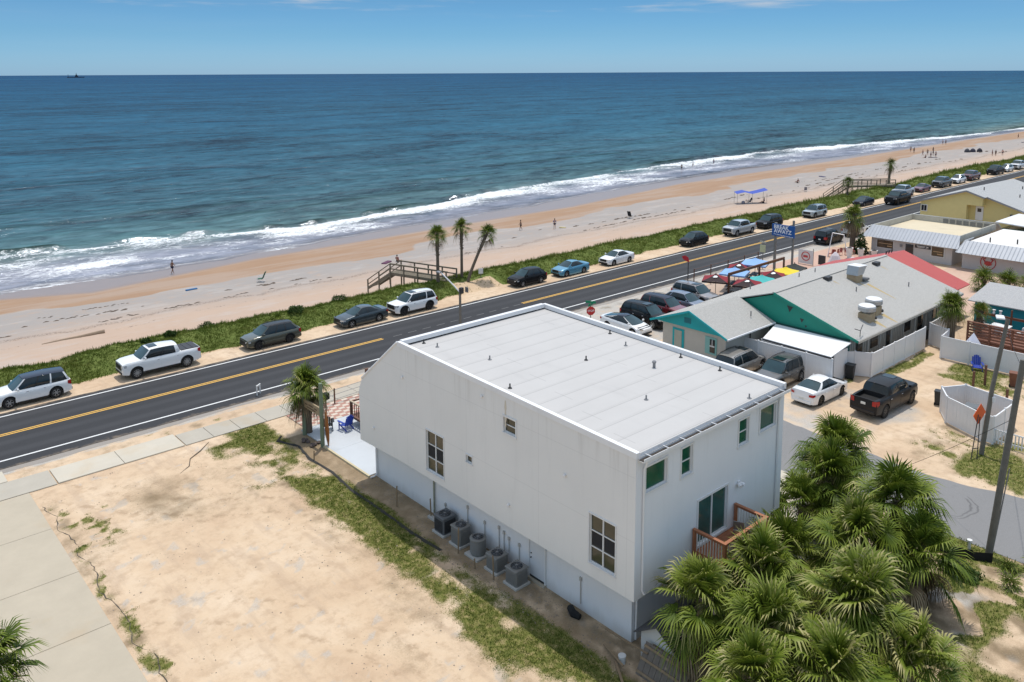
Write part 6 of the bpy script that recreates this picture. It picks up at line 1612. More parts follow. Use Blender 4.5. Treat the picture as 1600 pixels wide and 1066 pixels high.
for i, (x, y, lab) in enumerate(((62.0, 28.15, 'round capped exhaust fan nearer the eave of the diner roof'), (63.9, 28.5, 'round capped exhaust fan behind its twin on the diner roof'))):
    t = thing('exhaust_fan', lab, 'exhaust', (x, y, 3.3), 0, 'round exhaust fans on the diner roof'); z = on_roof(y)
    mb = MB(); mb.rbox((x, y, z + .18), (.95, .95, .75), .03); mb.build('curb', M_RUST, t)
    mb = MB(); mb.lathe((x, y, z + .55), [(.36, 0), (.40, .12), (.66, .18), (.66, .46), (.56, .56)], 20); mb.build('drum', M_GALV, t, True)
    mb = MB(); mb.lathe((x, y, z + 1.05), [(.60, .02), (.62, .06), (.48, .14), (.02, .17)], 20); mb.build('cap', M_COPING, t, True)
    mb = MB(); mb.cyl((x + .45, y - .35, z + .1), (x + .62, y - .5, z + .1), .13, n=10); mb.build('duct', M_METALD, t)
for i, (x, y, lab) in enumerate(((65.4, 33.2, 'black box vent on the ridge side left of the hooded exhaust'), (74.0, 33.0, 'black box vent near the red end of the diner roof'))):
    mb = MB(); mb.rbox((x, y, on_roof(y) + .12), (.75, .5, .3), .04); tag(mb.build('box_vent', M_METALD, loc=(x, y, on_roof(y))), lab, 'roof vent')
# rust stains running down from the curbs are stains on the shingles: thin irregular sheets
M_STAIN = mat('rust_stained_shingles', (.43, .33, .17), .95, var=.15, scale=3)
for i, (x, y0, y1, w_) in enumerate(((62.45, 27.7, 26.75, .32), (64.4, 28.0, 26.75, .30), (68.75, 31.3, 28.8, .22), (68.1, 31.7, 30.9, .09), (74.2, 32.6, 31.9, .10), (65.7, 32.8, 32.2, .09))):
    mb = MB(); n = 6
    for k in range(n):
        a, b_ = y0 + (y1 - y0) * k / n, y0 + (y1 - y0) * (k + 1) / n; wa, wb_ = w_ * (1 - k / n * .8) , w_ * (1 - (k + 1) / n * .85)
        mb.poly([(x - wa, a, on_roof(a) + .004), (x + wa, a, on_roof(a) + .004), (x + wb_, b_, on_roof(b_) + .004), (x - wb_, b_, on_roof(b_) + .004)])
    mb.build('rust_stain', M_STAIN, din)
# antennas at the near eave end
mb = MB(); mb.tube([(58.6, 27.0, 3.0), (58.4, 26.9, 3.5), (57.9, 27.1, 3.7)], .03, 5); mb.tube([(58.4, 26.9, 3.5), (59.2, 27.1, 3.75)], .03, 5); mb.build('floodlights', M_METALD, din)
# red metal roofed end
M_REDM = None
def ribbed(name, col, per, axis_=0):
    m, nt, b, out = new_mat(name); g = N(nt); p = g.pos(); s_ = g.sep(p)[axis_]
    fr = g.math('PINGPONG', s_, per / 2); k = g.math('SUBTRACT', 1.0, g.step(fr, .0, .05))
    n1 = g.noise(1.2, 4, .6, vec=p); c = g.mix(n1, tuple(v * .88 for v in col), tuple(min(1, v * 1.1) for v in col)); c = g.mix(g.math('MULTIPLY', k, .45), c, tuple(v * .45 for v in col))
    g.link(c, b.inputs['Base Color']); b.inputs['Roughness'].default_value = .5; b.inputs['Metallic'].default_value = .1
    g.link(g.bump(k, .6, .03), b.inputs['Normal']); return m
M_REDM = ribbed('red_ribbed_metal', (.46, .07, .055), .42, 0)
re_ = thing('red_roofed_annexe', 'annexe with coral red ribbed metal roof at the far end of the diner', 'building', (79.5, 34, 0))
mb = MB(); mb.bb(77.3, 81.2, 28.3, 40.0, -.1, 2.78); mb.build('wall', M_CREAM, re_)
slab_roof('roof', [(77.62, 27.5, EZ - .02), (81.5, 27.5, EZ - .02), (81.5, YRg, RZ - .06), (77.62, YRg, RZ - .06)], .06, M_REDM, re_)
slab_roof('roof', [(77.62, 40.9, EZ - .05), (81.5, 40.9, EZ - .05), (81.5, YRg + .002, RZ - .06), (77.62, YRg + .002, RZ - .06)], .06, M_REDM, re_)
for i in range(6):
    mb = MB(); mb.cyl((78.2 + i * .3, 34.0 + .1 * (i % 2), RZ), (78.2 + i * .3, 34.0, RZ + .35), .04, n=6); mb.build('roof_pipe', M_METALD, re_)
# lean-to store
ls = thing('lean_to_store', 'white fenced lean to with bright white flat roof against the sea green gable', 'store', (56.3, 30.3, 0))
slab_roof('roof', [(54.7, 27.2, 2.22), (57.7, 27.2, 2.6), (57.7, 33.4, 2.62), (54.9, 32.8, 2.22)], .07, mat('white_metal_roof', (.78, .78, .78), .5, var=.03), ls)
mb = MB(); mb.beam((54.66, 27.2, 2.20), (54.86, 32.8, 2.20), .06, .09); mb.build('fascia', M_METALD, ls)
mb = MB(); mb.bb(55.6, 57.6, 27.4, 27.46, 0, 2.25); mb.build('end_wall', M_VINYL, ls); mb = MB(); mb.bb(54.95, 55.0, 27.5, 33, 0, 2.2); mb.build('back_wall', M_VINYL, ls)
fw_ = thing('vinyl_fence', 'white vinyl fence wrapping the lean to and small turquoise wing', 'fence', (55, 30, 0))
fence_run(fw_, [(54.5, 34.9), (54.55, 31), (54.7, 27.1)], 2.12)
fw2 = thing('vinyl_fence', 'short white fence with gate between the lean to and the black bin', 'fence', (57.5, 27.2, 0))
fence_run(fw2, [(57.2, 28.0), (58.2, 27.1), (58.75, 26.1)], 1.9)
fw3 = thing('vinyl_fence', 'long straight white vinyl fence along the rear porch of the diner', 'fence', (63, 26.1, 0))
fence_run(fw3, [(58.85, 26.1), (68.2, 26.1)], 1.85)
fw4 = thing('vinyl_fence', 'white vinyl fence behind the palm at the pool yard entrance', 'fence', (71, 26, 0))
fence_run(fw4, [(75.5, 26.5), (69.7, 26.3), (69.0, 24.6)], 1.85)
fw5 = thing('vinyl_fence', 'white vinyl fence in front of the pool yard, behind the blue chair', 'fence', (67, 21, 0))
fence_run(fw5, [(69.0, 24.6), (67.0, 24.35), (67.1, 12.0)], 1.8)
fw6 = thing('vinyl_fence', 'open topped white fence enclosure for bins on the sand', 'fence', (55, 18, 0))
fence_run(fw6, [(57.6, 19.2), (56.0, 20.1), (54.5, 19.2), (53.3, 16.7), (53.3, 16.05), (56.9, 16.0), (57.6, 19.2)], 1.75)
pk = thing('picket_fence', 'low white picket fence between the enclosure and the near utility pole', 'fence', (53.3, 14, 0))
for k in range(36):
    y = 15.9 - k * .18; mb = MB(); mb.bb(53.38, 53.41, y, y + .07, .1, .95); mb.build('picket', M_VINYL, pk)
for z in (.25, .9): mb = MB(); mb.bb(53.41, 53.45, 9.4, 16.0, z, z + .07); mb.build('rail', M_VINYL, pk)
def binn(label, x, y, m, h=1.05, w=.58, group=None):
    t = thing('wheelie_bin', label, 'bin', (x, y, 0), .2, group)
    mb = MB(); a, b_ = w * .40, w * .5
    mb.add([(-a, -a, .05), (a, -a, .05), (a, a, .05), (-a, a, .05), (-b_, -b_, h), (b_, -b_, h), (b_, b_, h), (-b_, b_, h)], [(3, 2, 1, 0), (0, 1, 5, 4), (1, 2, 6, 5), (2, 3, 7, 6), (3, 0, 4, 7), (4, 5, 6, 7)]); mb.build('tub', m, t, world=False)
    mb = MB(); mb.rbox((0, 0, h + .035), (w * 1.06, w * 1.1, .07), .02); mb.build('lid', m, t, world=False)
    for s in (-1, 1): mb = MB(); mb.cyl((-b_ + .04, s * a - .03, .1), (-b_ + .04, s * a + .03, .1), .1, n=10); mb.build('wheel', M_TYRE, t, world=False)
M_BIN = mat('dark_plastic_bin', (.022, .026, .03), .5, var=.1)
binn('black wheelie bin standing against the white fence near the parked pickup', 57.5, 27.05, M_BIN)
binn('narrow dark bin behind the left side of the fence enclosure', 57.2, 20.7, M_BIN, .95, .5)
binn('grey lidded bin inside the open fence enclosure', 55.6, 18.0, mat('grey_bin', (.12, .13, .135), .5), 1.15, .85)
binn('brown wooden barrel bin by the fence beside the far utility pole', 64.6, 18.4, M_WOODP, 1.0, .6)
adirondack('blue adirondack chair standing alone in front of the white yard fence', 66.2, 21.4, PI + .5, M_BLUE, z=0)
for i, (x, y, h, lab) in enumerate(((62.3, 20.3, 1.2, 'dark post left of the leaning post near the bin enclosure'), (63.4, 19.9, 1.5, 'taller dark post behind the bin enclosure'), (60.6, 17.6, 1.1, 'rusty post beside the far utility pole'))):
    mb = MB(); mb.cyl((x, y, 0), (x, y, h), .09, n=8); tag(mb.build('timber_post', M_BROWN, loc=(x, y, 0)), lab, 'post')
mb = MB(); mb.lathe((60.2, 18.6, 0), [(.25, 0), (.3, .3), (.28, .55), (.12, .7)], 12); tag(mb.build('gas_bottle', mat('steel_bottle', (.5, .51, .52), .3, .8), loc=(60.2, 18.6, 0), smooth=True), 'shiny metal bottle behind the bin enclosure', 'gas bottle')
bush('dark leafy bush beside the brown barrel bin', 66.3, 17.0, 0, .9, 1.2, 501, .3, None, 'garden_bush', 600, .12)

# ------------------------------------------------------------------ pool bar beyond the fence
pb = thing('pool_bar', 'low teal walled bar with pale shingle roof behind the slatted screen', 'building', (79, 22, 0))
mb = MB(); mb.bb(76.2, 82.5, 14, 25.2, -.1, 2.75); mb.build('wall', mat('bright_teal_wall', (.012, .29, .36), .6, var=.08), pb)
slab_roof('roof', [(75.6, 25.6, 2.78), (75.6, 13, 2.78), (80.6, 13, 3.5), (80.6, 25.6, 3.5)], .08, shingle('pale_shingles', (.40, .40, .40), (.48, .48, .47)), pb)
for y in (24.6, 22.0, 19.4): mb = MB(); mb.bb(75.3, 75.42, y, y + .12, 0, 2.7); mb.build('post', M_WOODP, pb)
mb = MB(); mb.bb(75.28, 75.4, 17, 24.8, 1.9, 2.1); mb.build('counter_beam', M_WOODP, pb)
for i, y in enumerate((23.9, 23.4, 22.9, 19.0)):
    mb = MB(); mb.lathe((75.35, y, 2.1), [(.05, 0), (.11, .1), (.07, .25), (.14, .4)], 8); mb.build('ornament', M_COPING, pb)
dkp = thing('timber_deck', 'raised brown deck with horizontal slat screen behind the white fence', 'deck', (70, 21.5, 0))
mb = MB(); mb.bb(69.9, 75.0, 16.5, 23.5, 1.1, 1.25); mb.build('floor', M_WOODP, dkp)
for k in range(8): mb = MB(); mb.bb(69.82, 69.87, 16.5, 23.5, .72 + k * .235, .72 + k * .235 + .13); mb.build('slat', M_WOODP, dkp)
for y in (23.4, 21.8, 20.2, 18.6, 17): mb = MB(); mb.bb(69.75, 69.9, y, y + .13, 0, 2.62); mb.build('post', M_WOODP, dkp)
mb = MB(); mb.bb(69.72, 69.93, 16.5, 23.55, 2.58, 2.66); mb.build('cap_rail', M_WOODP, dkp)
WC = mat('white_resin', (.68, .68, .66), .5)
tb = thing('patio_table', 'white resin table on the raised deck', 'table', (72.8, 22.0, 1.25))
mb = MB(); mb.rbox((0, 0, .72), (.9, 1.4, .05), .02); mb.build('tabletop', WC, tb, world=False)
for sx_ in (-1, 1):
    for sy_ in (-1, 1): mb = MB(); mb.cyl((sx_ * .38, sy_ * .6, 0), (sx_ * .38, sy_ * .6, .7), .035, n=6); mb.build('leg', WC, tb, world=False)
def patio_chair(label, x, y, z, rz, group):
    t = thing('patio_chair', label, 'chair', (x, y, z), rz, group)
    mb = MB(); mb.rbox((0, 0, .42), (.46, .46, .04), .01); mb.build('seat', WC, t, world=False)
    mb = MB(); mb.box((-.22, 0, .70), (.04, .44, .52), ry=-.15); mb.build('backrest', WC, t, world=False)
    for sx_ in (-1, 1):
        for sy_ in (-1, 1): mb = MB(); mb.cyl((sx_ * .2, sy_ * .2, 0), (sx_ * .2, sy_ * .2, .42), .022, n=5); mb.build('leg', WC, t, world=False)
patio_chair('white chair left of the white deck table', 73.3, 23.3, 1.25, -PI / 2, 'white chairs on the deck')
patio_chair('white chair right of the white deck table', 72.6, 20.6, 1.25, PI / 2, 'white chairs on the deck')
patio_chair('white chair in front of the white deck table', 71.7, 21.8, 1.25, 0, 'white chairs on the deck')
cu_ = thing('closed_parasol', 'orange brown closed parasol standing on the deck beside the palm', 'parasol', (74.2, 23.9, .9))
mb = MB(); mb.cyl((74.2, 23.9, .9), (74.2, 23.9, 3.3), .03, n=6); mb.build('pole', M_BROWN, cu_)
mb = MB(); mb.lathe((74.2, 23.9, 2.1), [(.3, 0), (.42, .35), (.36, .7), (.1, 1.05)], 10); mb.build('canopy', mat('terracotta_canvas', (.42, .16, .07), .8, var=.2), cu_, True)
mb = MB(); mb.lathe((68.6, 22.6, 0), [(.8, 0), (.85, .4), (.6, 1.2), (.15, 1.9), (.03, 2.1)], 16); tag(mb.build('white_tarp', mat('white_tarpaulin', (.6, .62, .7), .7, var=.05), loc=(68.6, 22.6, 0), smooth=True), 'rounded white cover bulging behind the yard fence', 'cover')

# ------------------------------------------------------------------ shops
M_MANS = ribbed('grey_blue_standing_seam', (.36, .385, .42), .40, 1); M_PINKW = mat('pinkish_white_wall', (.56, .52, .49), .8, var=.05, dirt=.1)
M_TARR = mat('cream_flat_roof', (.60, .52, .37), .9, var=.1, scale=.6, dirt=.3, dirtcol=(.35, .30, .22), dscale=.4)
sp = thing('shop', 'flat roofed shop with grey blue mansard and cream roof, shopfront windows', 'shop', (106, 41, 0))
mb = MB(); mb.bb(100.8, 113, 36.2, 45.7, -.1, 2.4); mb.build('wall', M_PINKW, sp)
mb = MB(); mb.prism([(99.9, 46.6, 2.2), (99.9, 35.2, 2.2), (101.5, 35.7, 3.5), (101.5, 46.0, 3.5)], (.12, 0, -.02)); mb.build('mansard', M_MANS, sp)
mb = MB(); mb.prism([(99.9, 46.6, 2.2), (101.5, 46.0, 3.5), (113.2, 46.0, 3.5), (114.6, 46.6, 2.2)], (0, -.1, -.02)); mb.build('mansard', M_MANS, sp)
mb = MB(); mb.prism([(113.1, 35.5, 3.6), (113.1, 46.0, 3.5), (114.6, 46.6, 2.2), (114.9, 35.2, 2.2)], (-.1, 0, -.02)); mb.build('mansard', M_MANS, sp)
mb = MB(); mb.bb(101.7, 113.0, 35.8, 45.8, 2.55, 2.75); mb.build('flat_roof', M_TARR, sp)
for a, b_ in (((101.62, 45.9), (113.1, 45.9)), ((101.62, 35.75), (113.1, 35.75)), ((113.0, 35.75), (113.0, 45.9)), ((101.62, 35.75), (101.62, 45.9))):
    mb = MB(); mb.beam((a[0], a[1], 3.1), (b_[0], b_[1], 3.1), .12, .78); mb.build('parapet', mat('stained_parapet', (.46, .44, .38), .85, var=.15, scale=2, dirt=.6, dirtcol=(.2, .19, .16), dscale=1.2), sp)
for k in range(7):
    mb = MB(); y = 36.4 + k * .82; mb.bb(112.88, 112.93, y, y + .62, 2.85, 3.35); mb.build('parapet_screen', mat('grey_mesh', (.18, .18, .17), .9, var=.2), sp)
SW = glass_mat('shopfront_glass', (.07, .045, .025), .1)
for y0, y1, z0, z1 in ((43.0, 44.95, .92, 1.86), (37.1, 38.45, .85, 1.93)):
    mb = MB(); mb.bb(100.74, 100.8, y0 - .1, y1 + .1, z0 - .1, z1 + .1); f_ = mb.build('shop_window', M_WFRAME, sp)
    mb = MB(); mb.bb(100.70, 100.74, y0, y1, z0, z1); mb.build('pane', SW, f_)
    mb = MB(); mb.bb(100.68, 100.70, y0 + .15, y1 - .2, z0 + .5, z0 + .58); mb.bb(100.68, 100.7, y0 + .1, y0 + .7, z0 + .2, z0 + .32); mb.build('display_shelf', mat('warm_display', (.5, .33, .18), .7), f_)
mb = MB(); mb.bb(100.72, 100.8, 40.6, 41.5, .0, 1.78); mb.build('door', M_GLK, sp)
mb = MB(); mb.bb(100.72, 100.78, 38.6, 40.4, 1.5, 1.86); pl = mb.build('sign_plate', M_METALD, sp)
mb = MB(); mb.prism([(100.70, 38.75, 1.70), (100.70, 39.15, 1.84), (100.70, 39.02, 1.70), (100.70, 39.2, 1.56)], (.015, 0, 0)); mb.bb(100.70, 100.715, 39.2, 40.2, 1.72, 1.79); mb.bb(100.70, 100.715, 39.3, 40.1, 1.6, 1.66); mb.build('white_emblem', M_COPING, pl)
mb = MB(); mb.rbox((100.6, 42.0, 1.5), (.12, .25, .3), .02); mb.build('wall_lamp', M_GREY, sp)
s2 = thing('shop', 'second shop with grey blue mansard, white roof and round red wall emblem', 'shop', (106, 30, 0))
mb = MB(); mb.bb(100.6, 113, 14, 35.0, -.1, 2.3); mb.build('wall', M_PINKW, s2)
mb = MB(); mb.prism([(99.3, 35.4, 1.95), (99.3, 14, 1.95), (100.9, 14, 3.2), (100.9, 34.9, 3.2)], (.12, 0, -.02)); mb.build('mansard', M_MANS, s2)
mb = MB(); mb.prism([(99.3, 35.4, 1.95), (100.9, 34.95, 3.2), (103.5, 34.95, 3.2), (103.5, 35.4, 2.6)], (0, -.1, 0)); mb.build('mansard', M_MANS, s2)
mb = MB(); mb.bb(101.05, 113, 14, 34.8, 2.7, 2.95); mb.build('flat_roof', mat('bright_white_roof', (.72, .70, .66), .8, var=.04), s2)
for x, y in ((103, 33), (104, 30.5)): mb = MB(); mb.cyl((x, y, 2.95), (x, y, 3.5), .08, n=8); mb.build('roof_vent', M_METALD, s2)
M_REDE = mat('emblem_red', (.50, .05, .045), .6, var=.08)
mb = MB(); pts = [(100.56, 32.25 + .78 * math.cos(a), 1.05 + .78 * math.sin(a)) for a in np.linspace(0, 2 * PI, 25)]; mb.tube(pts, .045, 5)
mb.prism([(100.55, 32.25 + q * .45 * math.cos(a), .95 + q * .30 * math.sin(a)) for a, q in zip(np.linspace(0, 2 * PI, 20, endpoint=False), [1, .8] * 10)], (.02, 0, 0))
for s in (-1, 1): mb.tube([(100.55, 32.25 + s * .3, 1.1), (100.55, 32.25 + s * .5, 1.4), (100.55, 32.25 + s * .25, 1.55)], .07, 5)
mb.build('round_emblem', M_REDE, s2)
# planters, motorbike shapes and small things on the forecourt
for i, (x, y, h, lab) in enumerate(((95.7, 46.0, 1.35, 'tall white tapered planter leftmost before the shop'), (97.2, 45.3, 1.1, 'second white tapered planter before the shop'), (98.8, 44.4, .8, 'lowest white planter by the shop corner'))):
    t = thing('planter', lab, 'planter', (x, y, 0), 0, 'white planters before the shop')
    mb = MB(); mb.lathe((0, 0, 0), [(.22, 0), (.24, .1), (.40, h * .95), (.44, h), (.38, h * .98)], 12); mb.build('pot', WC, t, True, world=False)
    mb = MB(); mb.lathe((0, 0, h * .96), [(.34, 0), (.25, .08), (.05, .12)], 8); mb.build('soil', M_UNDER, t, world=False)
bush('dark leafy tree before the shop corner', 99.3, 46.3, .0, .75, 2.3, 611, .15, None, 'small_tree', 900, .16)
ys = yel = thing('yellow_house', 'yellow gabled house with pale grey shingle roof beyond the shops', 'house', (135, 44, 0))
M_YEL = mat('yellow_siding', (.66, .56, .25), .8, var=.06, dirt=.1)
mb = MB(); mb.prism([(126.2, 50.2, -.1), (126.2, 43.85, -.1), (126.2, 43.85, 5.45), (126.2, 50.2, 3.35)], (18, 0, 0)); mb.build('wall', M_YEL, yel)
mb = MB(); mb.prism([(127.4, 43.85, -.1), (127.4, 37.3, -.1), (127.4, 37.3, 3.45), (127.4, 43.85, 5.45)], (16.8, 0, 0)); mb.build('wall', M_YEL, yel)
mb = MB(); mb.prism([(126.2, 43.85, 3.5), (126.2, 41.8, 3.5), (126.2, 41.8, 4.8), (126.2, 43.85, 5.42)], (1.3, 0, 0)); mb.build('bay', M_YEL, yel)
slab_roof('roof', [(125.7, 50.7, 3.25), (145, 50.7, 3.25), (145, 43.85, 5.5), (125.7, 43.85, 5.5)], .1, shingle('light_grey_shingles', (.42, .43, .43), (.50, .505, .50)), yel)
slab_roof('roof', [(125.7, 43.848, 5.5), (145, 43.848, 5.5), (145, 41.4, 4.72), (125.7, 41.4, 4.72)], .1, MATS.get('x') or bpy.data.materials['light_grey_shingles'], yel)
slab_roof('roof', [(126.6, 41.398, 4.72), (147, 41.398, 4.72), (147, 36.4, 3.1), (126.6, 36.4, 3.1)], .1, bpy.data.materials['light_grey_shingles'], yel)
for a, b_, xx in (((50.7, 3.25), (43.85, 5.5), 125.66), ((43.85, 5.5), (41.4, 4.72), 125.66), ((41.4, 4.72), (36.4, 3.1), 126.56)):
    mb = MB(); mb.beam((xx, a[0], a[1] + .03), (xx, b_[0], b_[1] + .03), .06, .22); mb.build('rake_board', mat('grey_rake', (.25, .25, .26), .7), yel)
mb = MB(); mb.bb(126.12, 126.2, 49.2, 50.35 - .25, 1.9, 2.9); f_ = mb.build('window', M_WFRAME, yel)
for y in (49.3, 49.7): mb = MB(); mb.bb(126.09, 126.12, y, y + .32, 2.0, 2.8); mb.build('pane', M_GLK, f_)
mb = MB(); mb.bb(127.3, 127.4, 42.0, 43.0, 1.3, 3.3); d_ = mb.build('door', M_WFRAME, yel); mb = MB(); mb.bb(127.27, 127.3, 42.25, 42.75, 2.5, 3.0); mb.build('pane', M_GLK, d_)
mb = MB(); mb.rbox((127.3, 38.4, 2.4), (.2, .3, .4), .03); mb.build('wall_lamp', M_METALD, yel)
for x, y in ((130, 43), (134, 39.5), (139, 38.5), (140, 41)): mb = MB(); z = 5.55 - (43.85 - y) * .32; mb.cyl((x, y, z), (x, y, z + .5), .07, n=6); mb.build('roof_pipe', M_METALD, yel)
M_GB2 = thing('glazed_porch', 'glass fronted porch at the right edge beyond the white shop roof', 'porch', (121, 33, 0))
mb = MB(); mb.bb(118, 126, 28, 36.5, 0, 2.2); mb.build('glass_wall', M_GLT, M_GB2); slab_roof('roof', [(117.5, 27, 2.3), (126.5, 27, 2.3), (126.5, 37.2, 2.9), (117.5, 37.2, 2.9)], .12, M_COPING, M_GB2)
# ------------------------------------------------------------------ signs and street furniture
M_BSIGN = mat('blue_sign_face', (.008, .085, .30), .5, var=.06); M_WL = mat('white_lettering', (.8, .8, .8), .5, var=.02); M_STEEL = mat('galvanised_post', (.20, .20, .19), .6, .4, .15)
ds = thing('diner_sign', 'blue roadside sign reading BREAK AWAYZ on two posts', 'sign', (84.3, 48.4, 0))
for y, h in ((49.35, 5.4), (47.15, 5.9)): mb = MB(); mb.cyl((84.38, y, 0), (84.38, y, h), .16 if y > 48 else .13, n=10); mb.build('post', M_STEEL, ds, True)
mb = MB(); mb.bb(84.08, 84.22, 46.85, 49.65, 3.95, 5.3); fc = mb.build('sign_face', M_BSIGN, ds)
text_part('lettering', 'BREAK', M_WL, fc, (84.07, 48.5, 4.98), (0, -1, 0), (0, 0, 1), .62, bold=.025)
text_part('lettering', 'AWAYZ', M_WL, fc, (84.07, 48.3, 4.50), (0, -1, 0), (0, 0, 1), .60, bold=.025)
mb = MB(); 
for k in range(13): mb.bb(84.06, 84.08, 49.4 - k * .19 - .12, 49.4 - k * .19, 4.12 - k * .012, 4.19 - k * .012)
mb.build('small_print', M_WL, fc)
ps = thing('parking_sign', 'pale yellow framed notice sign on a pole left of the blue sign', 'sign', (83.6, 50.4, 0))
mb = MB(); mb.cyl((83.6, 50.4, 0), (83.6, 50.4, 3.5), .05, n=8); mb.build('post', M_STEEL, ps); mb = MB(); mb.bb(83.5, 83.54, 50.05, 50.75, 1.9, 2.75); mb.build('sign_plate', mat('pale_sign', (.50, .50, .30), .6), ps)
mb = MB(); mb.bb(83.5, 83.54, 50.0, 50.8, 3.0, 3.2); mb.build('sign_plate', mat('beige_sign', (.5, .45, .35), .6), ps)
ss = thing('stop_sign', 'red STOP sign with green street name blades above the white roof edge', 'sign', (48.6, 49.9, 0), 0)
sx0, sy0 = 50.2, 46.4
ss.location = (sx0, sy0, 0)
mb = MB(); mb.cyl((sx0, sy0, 0), (sx0, sy0, 3.15), .04, n=8); mb.build('post', M_STEEL, ss)
M_SRED = mat('stop_sign_red', (.50, .02, .02), .5, var=.04)
dv = Vector((-.5, -.866, 0)); uu = Vector((dv.y, -dv.x, 0)) * -1
uu = Vector((.866, -.5, 0)); ctr = Vector((sx0, sy0, 2.45)) + dv * .05
mb = MB(); mb.prism([ctr + uu * (.40 * math.cos(a)) + Vector((0, 0, .40 * math.sin(a))) for a in [PI / 8 + k * PI / 4 for k in range(8)]], dv * .02); pl = mb.build('sign_plate', M_SRED, ss)
text_part('lettering', 'STOP', M_WL, pl, ctr + dv * .026, uu, (0, 0, 1), .24, bold=.01)
M_GSIGN = mat('street_name_green', (.0, .22, .10), .5)
for k, (z, an) in enumerate(((3.0, .3), (3.2, -1.1))):
    c_ = Vector((math.cos(an), math.sin(an), 0)); mb = MB(); mb.beam(Vector((sx0, sy0, z)) - c_ * .45, Vector((sx0, sy0, z)) + c_ * .45, .02, .2); mb.build('street_name_blade', M_GSIGN, ss)
# street light
st = thing('street_light', 'tall street light pole with angled white arm, rising behind the white roof', 'street light', (41.0, 52.6, 0))
mb = MB(); mb.cyl((41.0, 52.6, 0), (41.0, 52.6, 4.9), .13, .10, 10); mb.build('pole', mat('weathered_grey_pole', (.17, .15, .125), .8, var=.2, scale=3), st, True)
mb = MB(); mb.tube([(41.0, 52.6, 4.5), (40.8, 53.1, 5.0), (40.3, 54.2, 6.0)], .055, 8); mb.build('arm', M_COPING, st, True)
mb = MB(); mb.rbox((40.2, 54.4, 6.05), (.3, .5, .13), .04); mb.build('lamp_head', M_GREY, st)
mb = MB(); mb.rbox((41.05, 52.45, 4.7), (.3, .28, .5), .03); mb.build('junction_box', M_METALD, st)
mb = MB(); mb.rbox((41.4, 52.2, 4.75), (.05, .4, .45), .01); mb.build('solar_panel', M_GREY, st)
# guard marker, small white posts by the road
for i, (x, y, lab) in enumerate(((23.5, 53.6, 'short white marker posts with bar beside the road edge'),)):
    t = thing('road_marker', lab, 'marker', (x, y, 0)); mb = MB(); mb.cyl((x, y, 0), (x, y, .75), .05, n=8); mb.build('post', WC, t); mb = MB(); mb.cyl((x + .35, y + .25, 0), (x + .35, y + .25, .75), .05, n=8); mb.build('post', WC, t); mb = MB(); mb.beam((x, y, .7), (x + .35, y + .25, .7), .08, .08); mb.build('bar', WC, t)
bs_ = thing('beach_sign', 'small white notice on a post beside the leaning palm', 'sign', (55.6, 67.6, .2)); mb = MB(); mb.bb(55.57, 55.63, 67.57, 67.63, 0, 1.5); mb.build('post', M_STEEL, bs_); mb = MB(); mb.box((55.55, 67.55, 1.25), (.5, .03, .6), rz=-.5); mb.build('sign_plate', M_COPING, bs_)
# utility poles
M_UPOLE = mat('creosoted_pole', (.15, .135, .11), .9, var=.3, scale=4, bump=.5, bscale=8)
ua = thing('utility_pole', 'tall weathered utility pole nearest the camera, leaving through the right frame edge', 'utility pole', (40.25, 11.9, 0))
mb = MB(); mb.tube([(40.25, 11.9, -.3), (41.0, 11.8, 4), (41.8, 11.6, 9.3)], [.165, .15, .13], 12); mb.build('pole', M_UPOLE, ua, True)
mb = MB(); mb.lathe((42.0, 11.3, 8.3), [(.05, 0), (.18, .05), (.2, .5), (.1, .6)], 10); mb.build('transformer', mat('faded_blue_can', (.28, .42, .5), .6), ua, True)
mb = MB(); mb.tube([(40.45, 11.8, .1), (40.9, 11.68, 2.5), (41.2, 11.6, 4.2)], .03, 6); mb.build('conduit', M_GREY, ua, True)
ub = thing('utility_pole', 'slimmer utility pole with lamp head beside the orange sign', 'utility pole', (51.3, 16.0, 0))
mb = MB(); mb.tube([(51.3, 16.0, -.3), (52.0, 15.9, 4), (53.2, 15.75, 8)], [.14, .125, .105], 10); mb.build('pole', M_UPOLE, ub, True)
mb = MB(); mb.rbox((53.0, 16.1, 8.05), (.7, .45, .1), .03, .4); mb.build('lamp_head', M_COPING, ub)
mb = MB(); mb.cyl((51.9, 15.75, 3.2), (51.9, 15.75, 3.5), .09, n=8); mb.build('insulator', M_COPING, ub)
def wire(name, label, a, b_, sag, r=.012, m=M_UNDER):
    a, b_ = Vector(a), Vector(b_); mb = MB(); pts = []
    for k in range(15): q = k / 14; p = a.lerp(b_, q); p.z -= sag * 4 * q * (1 - q); pts.append(p)
    mb.tube(pts, r, 4); return tag(mb.build(name, m, loc=tuple(a)), label, 'cable')
wire('guy_wire', 'thin guy wire from the near pole down to the street edge', (41.3, 11.75, 6.5), (45.8, 18.5, 0), .1)
wire('power_cable', 'cable from the far utility pole toward the diner roof', (53.1, 15.8, 7.6), (77.5, 27.4, 3.3), .5)
wire('power_cable', 'cable running between the two utility poles', (53.1, 15.8, 7.8), (41.7, 11.6, 9.0), .25)
